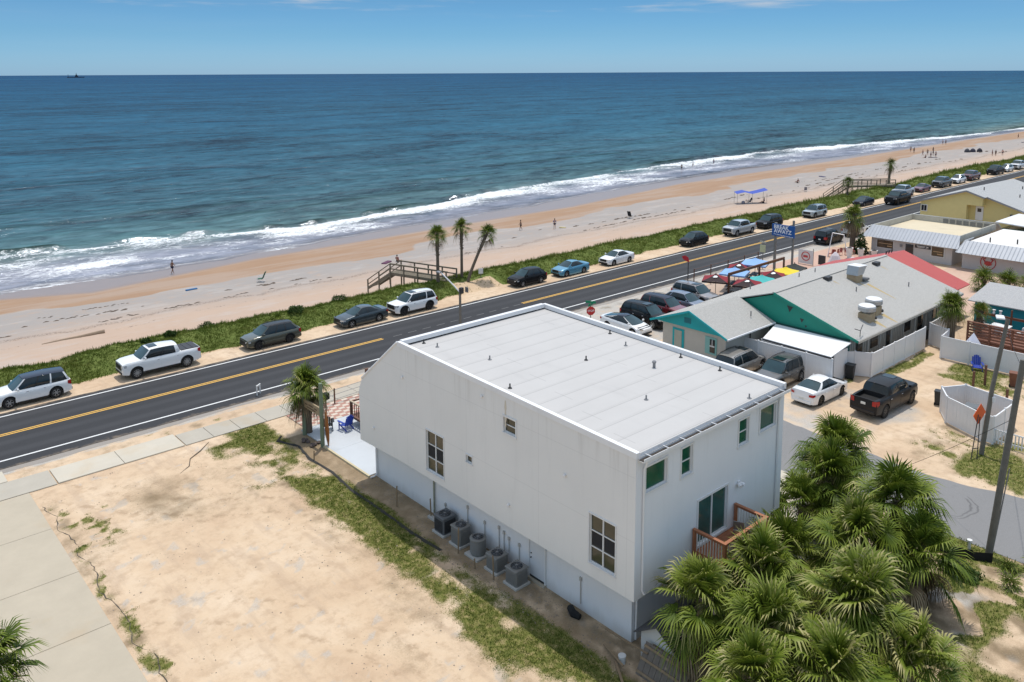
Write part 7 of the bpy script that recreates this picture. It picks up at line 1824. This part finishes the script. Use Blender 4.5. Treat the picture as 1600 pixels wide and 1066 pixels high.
# orange work sign
os_ = thing('work_sign', 'orange diamond road work sign on a black two legged stand', 'sign', (50.9, 16.3, 0))
M_OR = mat('orange_reflective_vinyl', (.85, .13, .02), .6, var=.04)
c_ = Vector((51.6, 16.35, 2.35)); u_ = Vector((.98, -.22, 0)).normalized(); v_ = Vector((.25, .02, .97)).normalized()
mb = MB(); mb.prism([c_ + u_ * .62, c_ + v_ * .62, c_ - u_ * .62, c_ - v_ * .62], (0, -.02, 0)); mb.build('sign_diamond', M_OR, os_)
for a, b_ in (((50.2, 16.15, 0), (51.3, 16.3, 2.4)), ((50.55, 15.95, 0), (51.55, 16.28, 2.2))): mb = MB(); mb.beam(a, b_, .05, .04); mb.build('leg', M_BLK, os_)
mb = MB(); mb.beam((50.45, 16.15, .6), (50.75, 16.0, .6), .04, .04); mb.build('crossbar', M_BLK, os_)
mb = MB(); mb.cyl((40.35, 12.75, 0), (40.35, 12.75, .42), .07, n=10); mb.cyl((40.35, 12.75, .42), (40.35, 12.75, .46), .12, n=12); tag(mb.build('white_capped_pipe', WC, loc=(40.35, 12.75, 0)), 'white capped pipe standing in the grass left of the near pole', 'pipe')
mb = MB(); P2 = [(38.6, 14.4), (39.2, 13.3), (39.5, 12.3), (39.9, 11.6)]
for i in range(3): mb.add([(P2[i][0], P2[i][1], 0), (P2[i + 1][0], P2[i + 1][1], 0), (P2[i + 1][0] + .05, P2[i + 1][1], .45), (P2[i][0] + .05, P2[i][1], .38)], [(0, 1, 2, 3)])
tag(mb.build('black_fabric_fence', M_UNDER, loc=(39.3, 13, 0)), 'low black fabric barrier between the palms and the near pole', 'barrier')

# ------------------------------------------------------------------ dining terrace
def umbrella(label, x, y, cA, cB, zt_=2.35, w=1.25, rz=.4, emblem=None, stripe=False):
    t = thing('parasol', label, 'parasol', (x, y, 0), rz, 'parasols on the dining terrace')
    mb = MB(); mb.cyl((0, 0, 0), (0, 0, zt_), .03, n=6); mb.build('pole', M_STEEL, t, world=False)
    mb = MB(); mb.rbox((0, 0, .05), (.5, .5, .1), .02); mb.build('base', M_BLK, t, world=False)
    cs = [(w, w), (-w, w), (-w, -w), (w, -w)]; mb = MB(); z0 = zt_ - .55
    for k in range(4):
        a, b_ = cs[k], cs[(k + 1) % 4]; m_ = ((a[0] + b_[0]) / 2 * .97, (a[1] + b_[1]) / 2 * .97)
        mb.k = (k % 2) if stripe else 0
        n_ = 4
        for j in range(n_):
            q0, q1 = j / n_, (j + 1) / n_
            f = lambda p, q: (p[0] * q, p[1] * q, zt_ - .55 * q ** .85 - .03 * math.sin(PI * q))
            for p, r_ in ((a, m_), (m_, b_)):
                if j == 0: mb.add([(0, 0, zt_), f(p, q1), f(r_, q1)], [(0, 1, 2)])
                else: mb.add([f(p, q0), f(p, q1), f(r_, q1), f(r_, q0)], [(0, 1, 2, 3)])
        mb.add([(*a, z0), (*b_, z0), (b_[0], b_[1], z0 - .16), (a[0], a[1], z0 - .16)], [(0, 1, 2, 3)])
    can = mb.build('canopy', [cA, cB], t, world=False)
    mb = MB(); mb.lathe((0, 0, zt_), [(.05, 0), (.04, .08), (.0, .12)], 6); mb.build('finial', cB, t, world=False)
    if emblem:
        mb = MB()
        for ax_ in (0, 2):
            an = ax_ * PI / 2 + PI; c2, s2_ = math.cos(an), math.sin(an)
            pts = [(-.62 + .0, -.16), (-.50, -.26), (-.42, -.05), (-.34, -.2), (-.3, .1), (-.42, .22), (-.56, .18)]
            for dx in (0,):
                mb.prism([(c2 * -p[0] - s2_ * p[1], s2_ * -p[0] + c2 * p[1], zt_ - .55 * (abs(p[0]) / w) ** .85 + .035) for p in pts], (0, 0, .006))
        mb.build('white_emblem', emblem, can, world=False)
    return t
UR = mat('dark_red_canvas', (.22, .006, .014), .8, var=.12); UB = mat('black_canvas', (.02, .006, .008), .8); UL = mat('light_blue_canvas', (.24, .42, .72), .8, var=.05); UT = mat('turquoise_canvas', (.06, .42, .40), .8, var=.05); UY = mat('yellow_canvas', (.75, .58, .03), .8, var=.05); UK = mat('near_black_canvas', (.02, .025, .022), .8)
umbrella('dark red and black parasol with white emblem, nearest the minivan', 69.2, 46.9, UR, UB, 2.4, 1.25, .5, M_WL, True)
umbrella('light blue parasol leftmost on the roadside of the terrace', 73.0, 47.2, UL, UL, 2.4, 1.3, .35)
umbrella('dark red parasol between the two light blue ones', 76.0, 48.6, UR, UB, 2.2, 1.1, .5, M_WL, True)
umbrella('light blue parasol farther right under the timber beam', 78.0, 47.9, UL, UL, 2.5, 1.35, .35)
umbrella('red and black parasol with white emblem closest to the diner roof', 70.3, 43.9, UR, UB, 2.3, 1.3, .4, M_WL, True)
umbrella('turquoise parasol between two dark red ones', 72.5, 43.7, UT, UT, 2.3, 1.2, .5)
umbrella('dark red parasol left of the yellow one', 74.9, 43.9, UR, UB, 2.35, 1.2, .6, M_WL, True)
umbrella('bright yellow parasol on the dining terrace', 77.4, 43.9, UY, UY, 2.3, 1.2, .4)
umbrella('almost black parasol at the foot of the blue sign', 80.0, 44.4, UK, UK, 2.2, 1.05, .2)
M_DT = mat('black_picnic_plastic', (.022, .025, .03), .5)
def picnic(label, x, y, rz):
    t = thing('picnic_table', label, 'picnic table', (x, y, 0), rz, 'black picnic tables on the terrace')
    mb = MB()
    for k in range(5): mb.box((0, -.3 + k * .15, .74), (1.7, .135, .04))
    mb.build('tabletop', M_DT, t, world=False)
    for s in (-1, 1):
        mb = MB(); mb.box((0, s * .68, .45), (1.7, .26, .04)); mb.build('bench', M_DT, t, world=False)
        mb = MB(); mb.beam((s * .6, -.68, .0), (s * .6, -.2, .72), .06, .08); mb.beam((s * .6, .68, .0), (s * .6, .2, .72), .06, .08); mb.beam((s * .6, -.75, .42), (s * .6, .75, .42), .06, .08); mb.build('leg_frame', M_DT, t, world=False)
for x, y, rz, lab in ((68.4, 45.1, .3, 'black picnic table nearest the minivan, in full sun'), (70.9, 45.6, .2, 'black picnic table between the first two red parasols'), (69.4, 43.1, .3, 'black picnic table tucked against the diner roof edge'), (73.0, 47.2, .3, 'black picnic table under the left light blue parasol'), (77.9, 47.9, .3, 'black picnic table under the right light blue parasol'), (74.6, 45.3, .3, 'black picnic table under the timber beam')):
    picnic(lab, x, y, rz)
pg = thing('pergola', 'dark timber beam frame spanning the dining terrace', 'pergola', (73, 45.2, 0))
mb = MB(); mb.beam((69.0, 45.3, 2.65), (79.6, 45.4, 2.65), .14, .26); mb.build('beam', M_BROWN, pg)
for x in (69.1, 74.6, 79.4): mb = MB(); mb.bb(x, x + .16, 45.28, 45.44, 0, 2.52); mb.build('post', M_BROWN, pg)
tf = thing('terrace_fence', 'line of thin dark posts and rail between terrace and road', 'fence', (76, 50.4, 0))
for k, x in enumerate((70.4, 73.4, 76.6, 79.8, 82.6)): mb = MB(); mb.cyl((x, 50.4, 0), (x, 50.4, 2.1), .06, n=6); mb.build('post', M_BROWN, tf)
mb = MB(); mb.tube([(70.4, 50.4, 2.0), (82.6, 50.4, 2.0)], .025, 5); mb.build('rail', M_BROWN, tf)
fl = thing('feather_flag', 'small red and white flag on a dark pole at the terrace corner', 'flag', (69.2, 50.3, 0))
mb = MB(); mb.cyl((69.2, 50.3, 0), (69.2, 50.3, 3.0), .05, n=6); mb.build('pole', M_METALD, fl)
mb = MB(); mb.add([(69.2, 50.3, 3.5), (68.9, 50.5, 3.75), (68.6, 50.7, 3.65), (69.25, 50.2, 3.0), (69.0, 50.35, 3.1), (68.7, 50.6, 3.35)], [(0, 1, 4, 3), (1, 2, 5, 4)]); mb.build('flag_cloth', mat('red_flag', (.45, .02, .03), .8, var=.3, scale=8), fl)
bn = thing('banner', 'white banner with round red emblem hung on the terrace fence', 'banner', (89, 48, 0))
mb = MB(); mb.bb(88.98, 89.02, 47.1, 48.95, .1, 1.75); bf = mb.build('cloth', WC, bn); mb = MB(); mb.tube([(88.95, 48.0 + .5 * math.cos(a), 1.0 + .5 * math.sin(a)) for a in np.linspace(0, 2 * PI, 19)], .05, 5); mb.bb(88.94, 88.97, 47.75, 48.3, .85, 1.1); mb.build('round_emblem', M_REDE, bf)
for y in (47.1, 48.95): mb = MB(); mb.cyl((89.05, y, 0), (89.05, y, 2.0), .04, n=6); mb.build('post', M_STEEL, bn)
mb = MB(); mb.bb(89.3, 89.5, 45.8, 46.6, .2, 1.3); tag(mb.build('menu_board', M_METALD, loc=(89.4, 46.2, 0)), 'black menu board right of the white banner', 'board')
for i, (x, y, h, lab) in enumerate(((91.4, 45.6, 1.5, 'pinkish white covered heap left in the forecourt'), (93.4, 44.4, .8, 'low white covered shape on the forecourt'))):
    mb = MB(); mb.lathe((x, y, 0), [(.9, 0), (.8, .3), (.45, h * .75), (.12, h)], 9); tag(mb.build('covered_table', mat('pinkish_cover', (.62, .56, .57), .8, var=.06), loc=(x, y, 0)), lab, 'cover')
rb = random.Random(3)
for i in range(7):
    x, y = 95.0 + i * .55 + rb.uniform(-.1, .1), 48.0 - i * .22 + rb.uniform(-.3, .3)
    t = thing('forecourt_chair', 'brick red chair in the jumble before the shop palm', 'chair', (x, y, 0), rb.uniform(0, 6), 'brick red chairs before the shop palm')
    mR = mat('brick_red_resin', (.30, .07, .05), .6, var=.1)
    mb = MB(); mb.box((0, 0, .42), (.45, .45, .04)); mb.build('seat', mR, t, world=False); mb = MB(); mb.box((-.2, 0, .68), (.04, .42, .45), ry=-.12); mb.build('backrest', mR, t, world=False)
    for a_ in (-1, 1):
        for b2 in (-1, 1): mb = MB(); mb.cyl((a_ * .19, b2 * .19, 0), (a_ * .19, b2 * .19, .42), .02, n=5); mb.build('leg', mR, t, world=False)
sw = thing('swing_frame', 'white tubular frame standing before the shaggy shop palm', 'frame', (97, 47.8, 0))
for a, b_ in (((94.6, 48.2, 0), (95.0, 47.9, 3.0)), ((95.9, 46.3, 0), (95.3, 46.6, 2.9)), ((95.0, 47.9, 3.0), (95.3, 46.6, 2.9))): mb = MB(); mb.tube([a, b_], .05, 6); mb.build('tube', M_COPING, sw)

# ------------------------------------------------------------------ boardwalks over the dune
M_BW = mat('weathered_boardwalk', (.17, .145, .105), .9, var=.25, scale=3)
def boardwalk(label, O, n, yaw, deckz, drop):
    t = thing('boardwalk', label, 'boardwalk', O, yaw)     # local +x runs toward the beach
    L_ = n * 1.9; w = .85
    mb = MB(); k = 0; x = 0
    while x < L_: mb.bb(x, x + .14, -w, w, deckz - .05, deckz); x += .16
    mb.build('deck', M_BW, t, world=False)
    for s in (-1, 1):
        mb = MB(); mb.bb(0, L_, s * w - .04, s * w + .04, deckz - .30, deckz - .055); mb.build('stringer', M_BW, t, world=False)
        for i in range(n + 1):
            mb = MB(); mb.bb(i * 1.9 - .06, i * 1.9 + .06, s * w + (.05 if s > 0 else -.17), s * w + (.17 if s > 0 else -.05), -3.2, deckz + 1.0); mb.build('post', M_BW, t, world=False)
        for z in (.42, .95):
            mb = MB(); mb.bb(-.1, L_ + .05, s * w - (.0 if s > 0 else .06), s * w + (.06 if s > 0 else 0), deckz + z - .06, deckz + z + .06); mb.build('rail', M_BW, t, world=False)
        mb = MB(); mb.bb(-.1, L_ + .1, s * w - .07, s * w + .09, deckz + 1.0, deckz + 1.045); mb.build('handrail', M_BW, t, world=False)
        # stair rails and posts
        run = drop * 1.5; e = Vector((L_ + run, s * (w + .1), deckz - drop))
        mb = MB(); mb.beam((L_, s * (w + .1), deckz - .15), e, .08, .3); mb.build('stair_stringer', M_BW, t, world=False)
        for z in (.45, 1.0): mb = MB(); mb.beam((L_, s * (w + .1), deckz + z), e + Vector((0, 0, z)), .06, .1); mb.build('rail', M_BW, t, world=False)
        for q in (.5, 1.0): mb = MB(); p = Vector((L_, s * (w + .1), deckz)).lerp(e, q); mb.bb(p.x - .06, p.x + .06, p.y - .06, p.y + .06, p.z - .8, p.z + 1.03); mb.build('post', M_BW, t, world=False)
    for i in range(int(drop / .18)): mb = MB(); xx = L_ + (i + .5) * .27; zz = deckz - (i + .6) * .18; mb.bb(xx, xx + .28, -w, w, zz - .04, zz); mb.build('tread', M_BW, t, world=False)
    return t
boardwalk('weathered wooden boardwalk with stairs down to the sand beside the three palms', (52.2, 68.4, 0), 4, math.radians(107), .75, 2.2)
boardwalk('second wooden boardwalk far right on the dune', (158, 68.3, 0), 5, math.radians(146), 1.1, 2.6)
# driftwood log
mb = MB(); z_ = -2.93
mb.tube([(16.9, 86.6, z_), (18.5, 86.5, z_ + .03), (20.3, 86.35, z_ + .08), (21.8, 86.3, z_ + .14), (22.4, 86.2, z_ + .16)], [.07, .15, .17, .21, .25], 9)
tag(mb.build('driftwood_log', mat('grey_driftwood', (.27, .20, .14), .9, var=.3, scale=3, bump=.5), loc=(19.5, 86.4, -3), smooth=True), 'long pale driftwood log lying on the upper beach at the left', 'log')

# ------------------------------------------------------------------ people and things on the beach
def skin_mesh(name, joints, edges, m, parent, sub=1):
    me = bpy.data.meshes.new(name); me.from_pydata([j[0] for j in joints], edges, [])
    o = bpy.data.objects.new(name, me); COL.objects.link(o)
    sk = o.modifiers.new('s', 'SKIN'); sb_ = o.modifiers.new('u', 'SUBSURF'); sb_.levels = sub
    for i, j in enumerate(joints):
        v = me.skin_vertices[0].data[i]; v.radius = (j[1], j[1] if len(j) < 3 else j[2]); v.use_root = (i == 0)
    bpy.context.view_layer.update(); dg = bpy.context.evaluated_depsgraph_get()
    out = bpy.data.meshes.new_from_object(o.evaluated_get(dg)); bpy.data.objects.remove(o)
    out.materials.clear(); out.materials.append(m); out.polygons.foreach_set('use_smooth', [True] * len(out.polygons))
    r_ = bpy.data.objects.new(name, out); COL.objects.link(r_); r_.parent = parent; return r_
SKIN = mat('sunlit_skin', (.42, .23, .15), .6, var=.06); SKIN2 = mat('tanned_skin', (.22, .11, .065), .6, var=.06); HAIRD = mat('dark_hair', (.02, .014, .01), .7); HAIRB = mat('blond_hair', (.35, .24, .12), .7)
POSES = {
 'walk': dict(j=[((0, 0, .95), .13, .11), ((0, 0, 1.20), .12, .09), ((.02, 0, 1.42), .15, .09), ((.03, 0, 1.53), .055), ((.05, 0, 1.66), .09), ((.04, 0, 1.75), .07),
    ((.02, .19, 1.42), .05), ((-.08, .23, 1.15), .038), ((.02, .24, .90), .03), ((.10, .24, .80), .035), ((.02, -.19, 1.42), .05), ((.10, -.24, 1.16), .038), ((.28, -.22, .98), .03), ((.35, -.21, .92), .035),
    ((.0, .09, .90), .085), ((.14, .10, .50), .06), ((.20, .10, .10), .038), ((.33, .10, .05), .035), ((0, -.09, .90), .085), ((-.06, -.10, .50), .06), ((-.26, -.10, .14), .038), ((-.18, -.10, .05), .035)]),
 'stand': dict(j=[((0, 0, .95), .13, .11), ((0, 0, 1.20), .12, .09), ((.0, 0, 1.42), .15, .09), ((.0, 0, 1.53), .055), ((.02, 0, 1.66), .09), ((.01, 0, 1.75), .07),
    ((0, .19, 1.42), .05), ((0, .24, 1.14), .038), ((.10, .22, .92), .03), ((.16, .21, .84), .035), ((0, -.19, 1.42), .05), ((-.02, -.25, 1.14), .038), ((.02, -.26, .90), .03), ((.04, -.26, .80), .035),
    ((.0, .09, .90), .085), ((.02, .11, .50), .06), ((.0, .12, .10), .038), ((.13, .13, .04), .035), ((0, -.09, .90), .085), ((.0, -.11, .50), .06), ((-.02, -.12, .10), .038), ((.11, -.13, .04), .035)]),
 'sit': dict(j=[((0, 0, .18), .13, .12), ((-.06, 0, .42), .12, .09), ((-.10, 0, .64), .15, .09), ((-.10, 0, .74), .055), ((-.07, 0, .87), .09), ((-.08, 0, .96), .07),
    ((-.10, .19, .63), .05), ((-.02, .25, .38), .038), ((.18, .20, .34), .03), ((.27, .18, .34), .035), ((-.10, -.19, .63), .05), ((-.2, -.26, .36), .038), ((-.22, -.28, .12), .03), ((-.18, -.28, .04), .035),
    ((.08, .1, .16), .085), ((.42, .12, .40), .06), ((.62, .13, .08), .038), ((.74, .13, .05), .035), ((.08, -.1, .16), .085), ((.46, -.12, .14), .06), ((.86, -.14, .07), .038), ((.95, -.14, .14), .035)])}
EDG = [(0, 1), (1, 2), (2, 3), (3, 4), (4, 5), (2, 6), (6, 7), (7, 8), (8, 9), (2, 10), (10, 11), (11, 12), (12, 13), (0, 14), (14, 15), (15, 16), (16, 17), (0, 18), (18, 19), (19, 20), (20, 21)]
def person(label, x, y, pose, rz, shirt=None, shorts=None, skin=None, hair=None, z=None, group=None, sc=1.0):
    z = beach_z(x, y) if z is None else z
    t = thing('person', label, 'person', (x, y, z), rz, group); t.scale = (sc,) * 3
    J = POSES[pose]['j']; skin_mesh('body', J, EDG, skin or SKIN, t)
    g_ = lambda idx, grow: [((J[i][0]), J[i][1] + grow, (J[i][2] if len(J[i]) > 2 else J[i][1]) + grow) for i in idx]
    if shirt: skin_mesh('top', g_([1, 2, 6, 7, 10, 11], .022), [(0, 1), (1, 2), (2, 3), (1, 4), (4, 5)], shirt, t)
    if shorts:
        q = g_([0, 14, 15, 18, 19], .022); 
        for a, b_ in ((1, 2), (3, 4)): 
            p = Vector(q[a][0]).lerp(Vector(q[b_][0]), .55); q[b_] = (tuple(p), q[b_][1] + .02, q[b_][2] + .02)
        skin_mesh('shorts', q, [(0, 1), (1, 2), (0, 3), (3, 4)], shorts, t)
    mb = MB(); c = J[4][0]; mb.lathe((c[0] - .015, c[1], c[2] + .0), [(.07, -.05), (.105, .0), (.108, .06), (.07, .115), (.01, .13)], 10); mb.build('hair', hair or HAIRD, t, True, world=False)
    return t
cl = lambda n, c: mat('cloth_' + n, c, .85, var=.1)
person('woman in dark bikini walking along the wet sand at the left', 37.9, 111.3, 'walk', .3, None, cl('navy', (.02, .025, .06)), SKIN2, sc=1.05)
person('slim dark haired person striding on the beach in dark shorts', 91.6, 100.7, 'walk', 2.6, None, cl('black', (.015, .015, .018)), SKIN2)
person('person in blue clothes standing by a pale bag on the sand', 96.1, 97.2, 'stand', 1.2, cl('blue', (.03, .06, .22)), cl('navy', (.02, .025, .06)))
person('person in red sitting back on the sand near the boardwalk', 62.6, 94.3, 'sit', .4, cl('maroon', (.16, .02, .05)), cl('black', (.015, .015, .018)))
person('bather standing waist deep, leftmost of three in the surf', 189.9, 141.2, 'stand', 1, None, cl('black', (.015, .015, .018)), SKIN2, z=-5.0)
person('bather in the white foam, middle of three in the surf', 197.7, 143.0, 'stand', 2, cl('white', (.5, .5, .5)), cl('black', (.015, .015, .018)), SKIN2, z=-4.9)
person('bather farthest right of three in the surf', 207.7, 142.8, 'stand', 3, None, cl('blue', (.03, .06, .22)), SKIN2, z=-4.9)
person('person sitting on a towel far down the pale sand', 178.6, 99.3, 'sit', 1.3, cl('maroon', (.16, .02, .05)), cl('black', (.015, .015, .018)), sc=1.1)
FG = 'beachgoers in the distant group'
lst = [(280.6, 116.0, 'walk', 'black', 'lone dark figure at the water edge left of the distant group'), (276.9, 113.4, 'stand', 'black', 'black clad figure beside the water, second from the left of the group'), (268.2, 107.1, 'walk', 'maroon', 'figure bending forward left of the clustered group'),
 (271.3, 106.9, 'stand', 'black', 'stout dark figure just left of the cluster'), (261.9, 102.2, 'stand', 'white', 'light shirted person at the left of the cluster'), (270.5, 104.9, 'stand', 'navy', 'navy shirted person in the middle of the cluster'), (263.0, 101.2, 'stand', 'maroon', 'maroon shirted person right in the cluster'), (281.2, 109.1, 'stand', 'black', 'tallest dark figure behind the cluster'),
 (319.0, 120.6, 'walk', 'none', 'left one of a couple wading at the foam edge'), (319.6, 119.8, 'walk', 'none2', 'right one of a couple wading at the foam edge'),
 (272.9, 88.8, 'stand', 'maroon', 'left one of three people near the dune at the far right'), (273.6, 88.1, 'stand', 'black', 'middle one of three people near the dune at the far right'), (275.0, 86.7, 'stand', 'red', 'right one of three people near the dune at the far right'), (363.2, 109.4, 'walk', 'maroon', 'solitary walker at the far right edge of the beach'), (260.5, 103.2, 'sit', 'navy', 'seated navy clad person in front of the cluster')]
for i, (x, y, po, c, lab) in enumerate(lst):
    person(lab, x, y, po, i * 1.1, None if 'none' in c else cl(c, {'black': (.02, .02, .02), 'maroon': (.16, .02, .05), 'white': (.5, .5, .5), 'navy': (.02, .025, .06), 'red': (.4, .05, .03)}[c]), cl('black' if i % 2 else 'navy', (.02, .02, .03)), SKIN2 if i % 2 else SKIN, group=FG, sc=1.05)
# beach chair
def beach_chair(label, x, y, rz, m, group=None, s=1.0):
    t = thing('beach_chair', label, 'beach chair', (x, y, beach_z(x, y)), rz, group); t.scale = (s,) * 3
    mb = MB(); mb.box((.05, 0, .33), (.52, .56, .03), ry=.1); mb.build('seat', m, t, world=False)
    mb = MB(); mb.box((-.36, 0, .68), (.03, .56, .82), ry=-.42); mb.build('backrest', m, t, world=False)
    for sg in (-1, 1):
        mb = MB(); mb.tube([(.30, sg * .3, .0), (.28, sg * .3, .55), (-.30, sg * .3, .58)], .018, 6); mb.build('armrest', M_COPING, t, world=False)
        mb = MB(); mb.tube([(.28, sg * .28, .32), (-.40, sg * .28, .0)], .018, 6); mb.build('leg', M_COPING, t, world=False)
beach_chair('dark green beach chair standing alone on the sand at the left', 43.8, 97.0, 2.4, cl('dark_green', (.02, .09, .05)), s=1.25)
beach_chair('dark lounge chair with reclining figure on the sand beyond the white sedan', 112.8, 94.8, .2, cl('black', (.015, .015, .018)), s=1.25)
beach_chair('low striped chair by itself near the dune right of the blue canopy', 163.9, 89.2, .5, cl('grey', (.2, .2, .24)))
# canopies
bt = thing('beach_canopy', 'royal blue fabric canopy with sagging wings shading beach chairs', 'canopy', (141.5, 88.5, beach_z(141.5, 88.5)))
MC = mat('royal_blue_canopy', (.03, .07, .38), .7, var=.08)
mb = MB(); 
for i in range(4):
    x0_, x1_ = -3 + i * 1.5, -1.5 + i * 1.5
    z0_, z1_ = (2.0, 2.35)[i % 2], (2.35, 2.0)[i % 2]
    if i == 3: z1_ = 2.75
    mb.add([(x0_, -1.3, z0_), (x1_, -1.3, z1_), (x1_, 1.3, z1_ + .1), (x0_, 1.3, z0_ + .1)], [(0, 1, 2, 3)])
mb.v = [tuple(Matrix.Rotation(-.75, 3, 'Z') @ Vector(v)) for v in mb.v]; mb.build('canopy_cloth', MC, bt, world=False)
for x in (-2.9, 0, 2.8): 
    for y in (-1.25, 1.25): mb = MB(); p = Matrix.Rotation(-.75, 3, 'Z') @ Vector((x, y, 0)); mb.cyl((p.x, p.y, -.1), (p.x, p.y, 2.1), .03, n=5); mb.build('pole', M_STEEL, bt, world=False)
person('person reclining in the shade of the blue canopy', 142.8, 86.4, 'sit', 2.5, cl('purple', (.09, .03, .10)), cl('black', (.015, .015, .018)), sc=1.1)
beach_chair('dark chair under the blue canopy', 140.5, 88.2, 2.6, cl('black', (.015, .015, .018)), s=1.1)
mb = MB(); mb.lathe((139.6, 88.9, beach_z(139.6, 88.9)), [(.3, 0), (.38, .2), (.3, .5), (.1, .6)], 10); tag(mb.build('beach_bag', cl('grey', (.2, .2, .2)), loc=(139.6, 88.9, -3), smooth=True), 'round grey bag at the left end of the blue canopy', 'bag')
TG = 'small dark beach tents in the distance'
for i, (x, y, c, lab) in enumerate(((286.6, 100.7, (.05, .05, .06), 'leftmost of three small dark shelters on the far beach'), (288.0, 99.5, (.03, .03, .05), 'middle of three small dark shelters on the far beach'), (289.5, 98.0, (.02, .02, .03), 'rightmost and blackest of three small shelters on the far beach'))):
    t = thing('beach_tent', lab, 'tent', (x, y, beach_z(x, y)), .4 * i, TG); mb = MB(); mb.lathe((0, 0, 0), [(.9, 0), (.8, .6), (.5, 1.0), (.05, 1.25)], 8); mb.build('cover', cl('tent%d' % i, c), t, True, world=False); mb = MB(); mb.box((.75, 0, .35), (.12, .6, .6), ry=-.3); mb.build('opening', M_UNDER, t, world=False)
for i, (x, y, l, w_, c, lab) in enumerate(((36.0, 99.5, 1.4, .35, (.04, .14, .30), 'blue towel lying flat on the sand left of the walker'), (61.0, 94.6, 1.8, .7, (.10, .03, .07), 'dark patterned towel under the seated person by the boardwalk'), (195.0, 101.8, 2.2, .8, (.06, .06, .12), 'dark towel on the pale sand'), (262.5, 101.8, 2.5, 1, (.05, .05, .07), 'dark blanket under the distant cluster'), (97.6, 96.8, 1.1, .5, (.5, .42, .22), 'pale bag beside the person in blue'), (340, 100, 2.5, 1, (.08, .06, .10), 'dark belongings on the far right sand'), (330, 96, 2.2, 1, (.12, .10, .12), 'low dark heap on the far right sand nearer the dune'))):
    z = beach_z(x, y); mb = MB(); mb.rbox((x, y, z + .08), (l, w_, .16), .05, .5 * i); tag(mb.build('beach_towel', cl('towel%d' % i, c), loc=(x, y, z)), lab, 'towel')
# low round ripples of seaweed are in the sand material; ship on the horizon
sp_ = thing('ship', 'tiny dark work ship on the horizon at the left', 'ship', (2380, 9480, SEA))
MS = mat('dark_ship_hull', (.03, .045, .07), .7)
mb = MB(); mb.prism([(-85, 0, 0), (80, 0, 0), (92, 0, 9), (-88, 0, 7)], (0, 16, 0)); R_ = Matrix.Rotation(-.72, 3, 'Z'); mb.v = [tuple(R_ @ Vector(v)) for v in mb.v]; mb.build('hull', MS, sp_, world=False)
mb = MB(); mb.bb(-5, 22, 2, 14, 8, 22); mb.bb(0, 14, 4, 12, 22, 32); mb.v = [tuple(R_ @ Vector(v)) for v in mb.v]; mb.build('bridge', MS, sp_, world=False)
mb = MB(); mb.bb(-80, -77, 6, 9, 7, 34); mb.bb(5, 8, 7, 10, 32, 50); mb.v = [tuple(R_ @ Vector(v)) for v in mb.v]; mb.build('mast', MS, sp_, world=False)
bpy.context.view_layer.update()
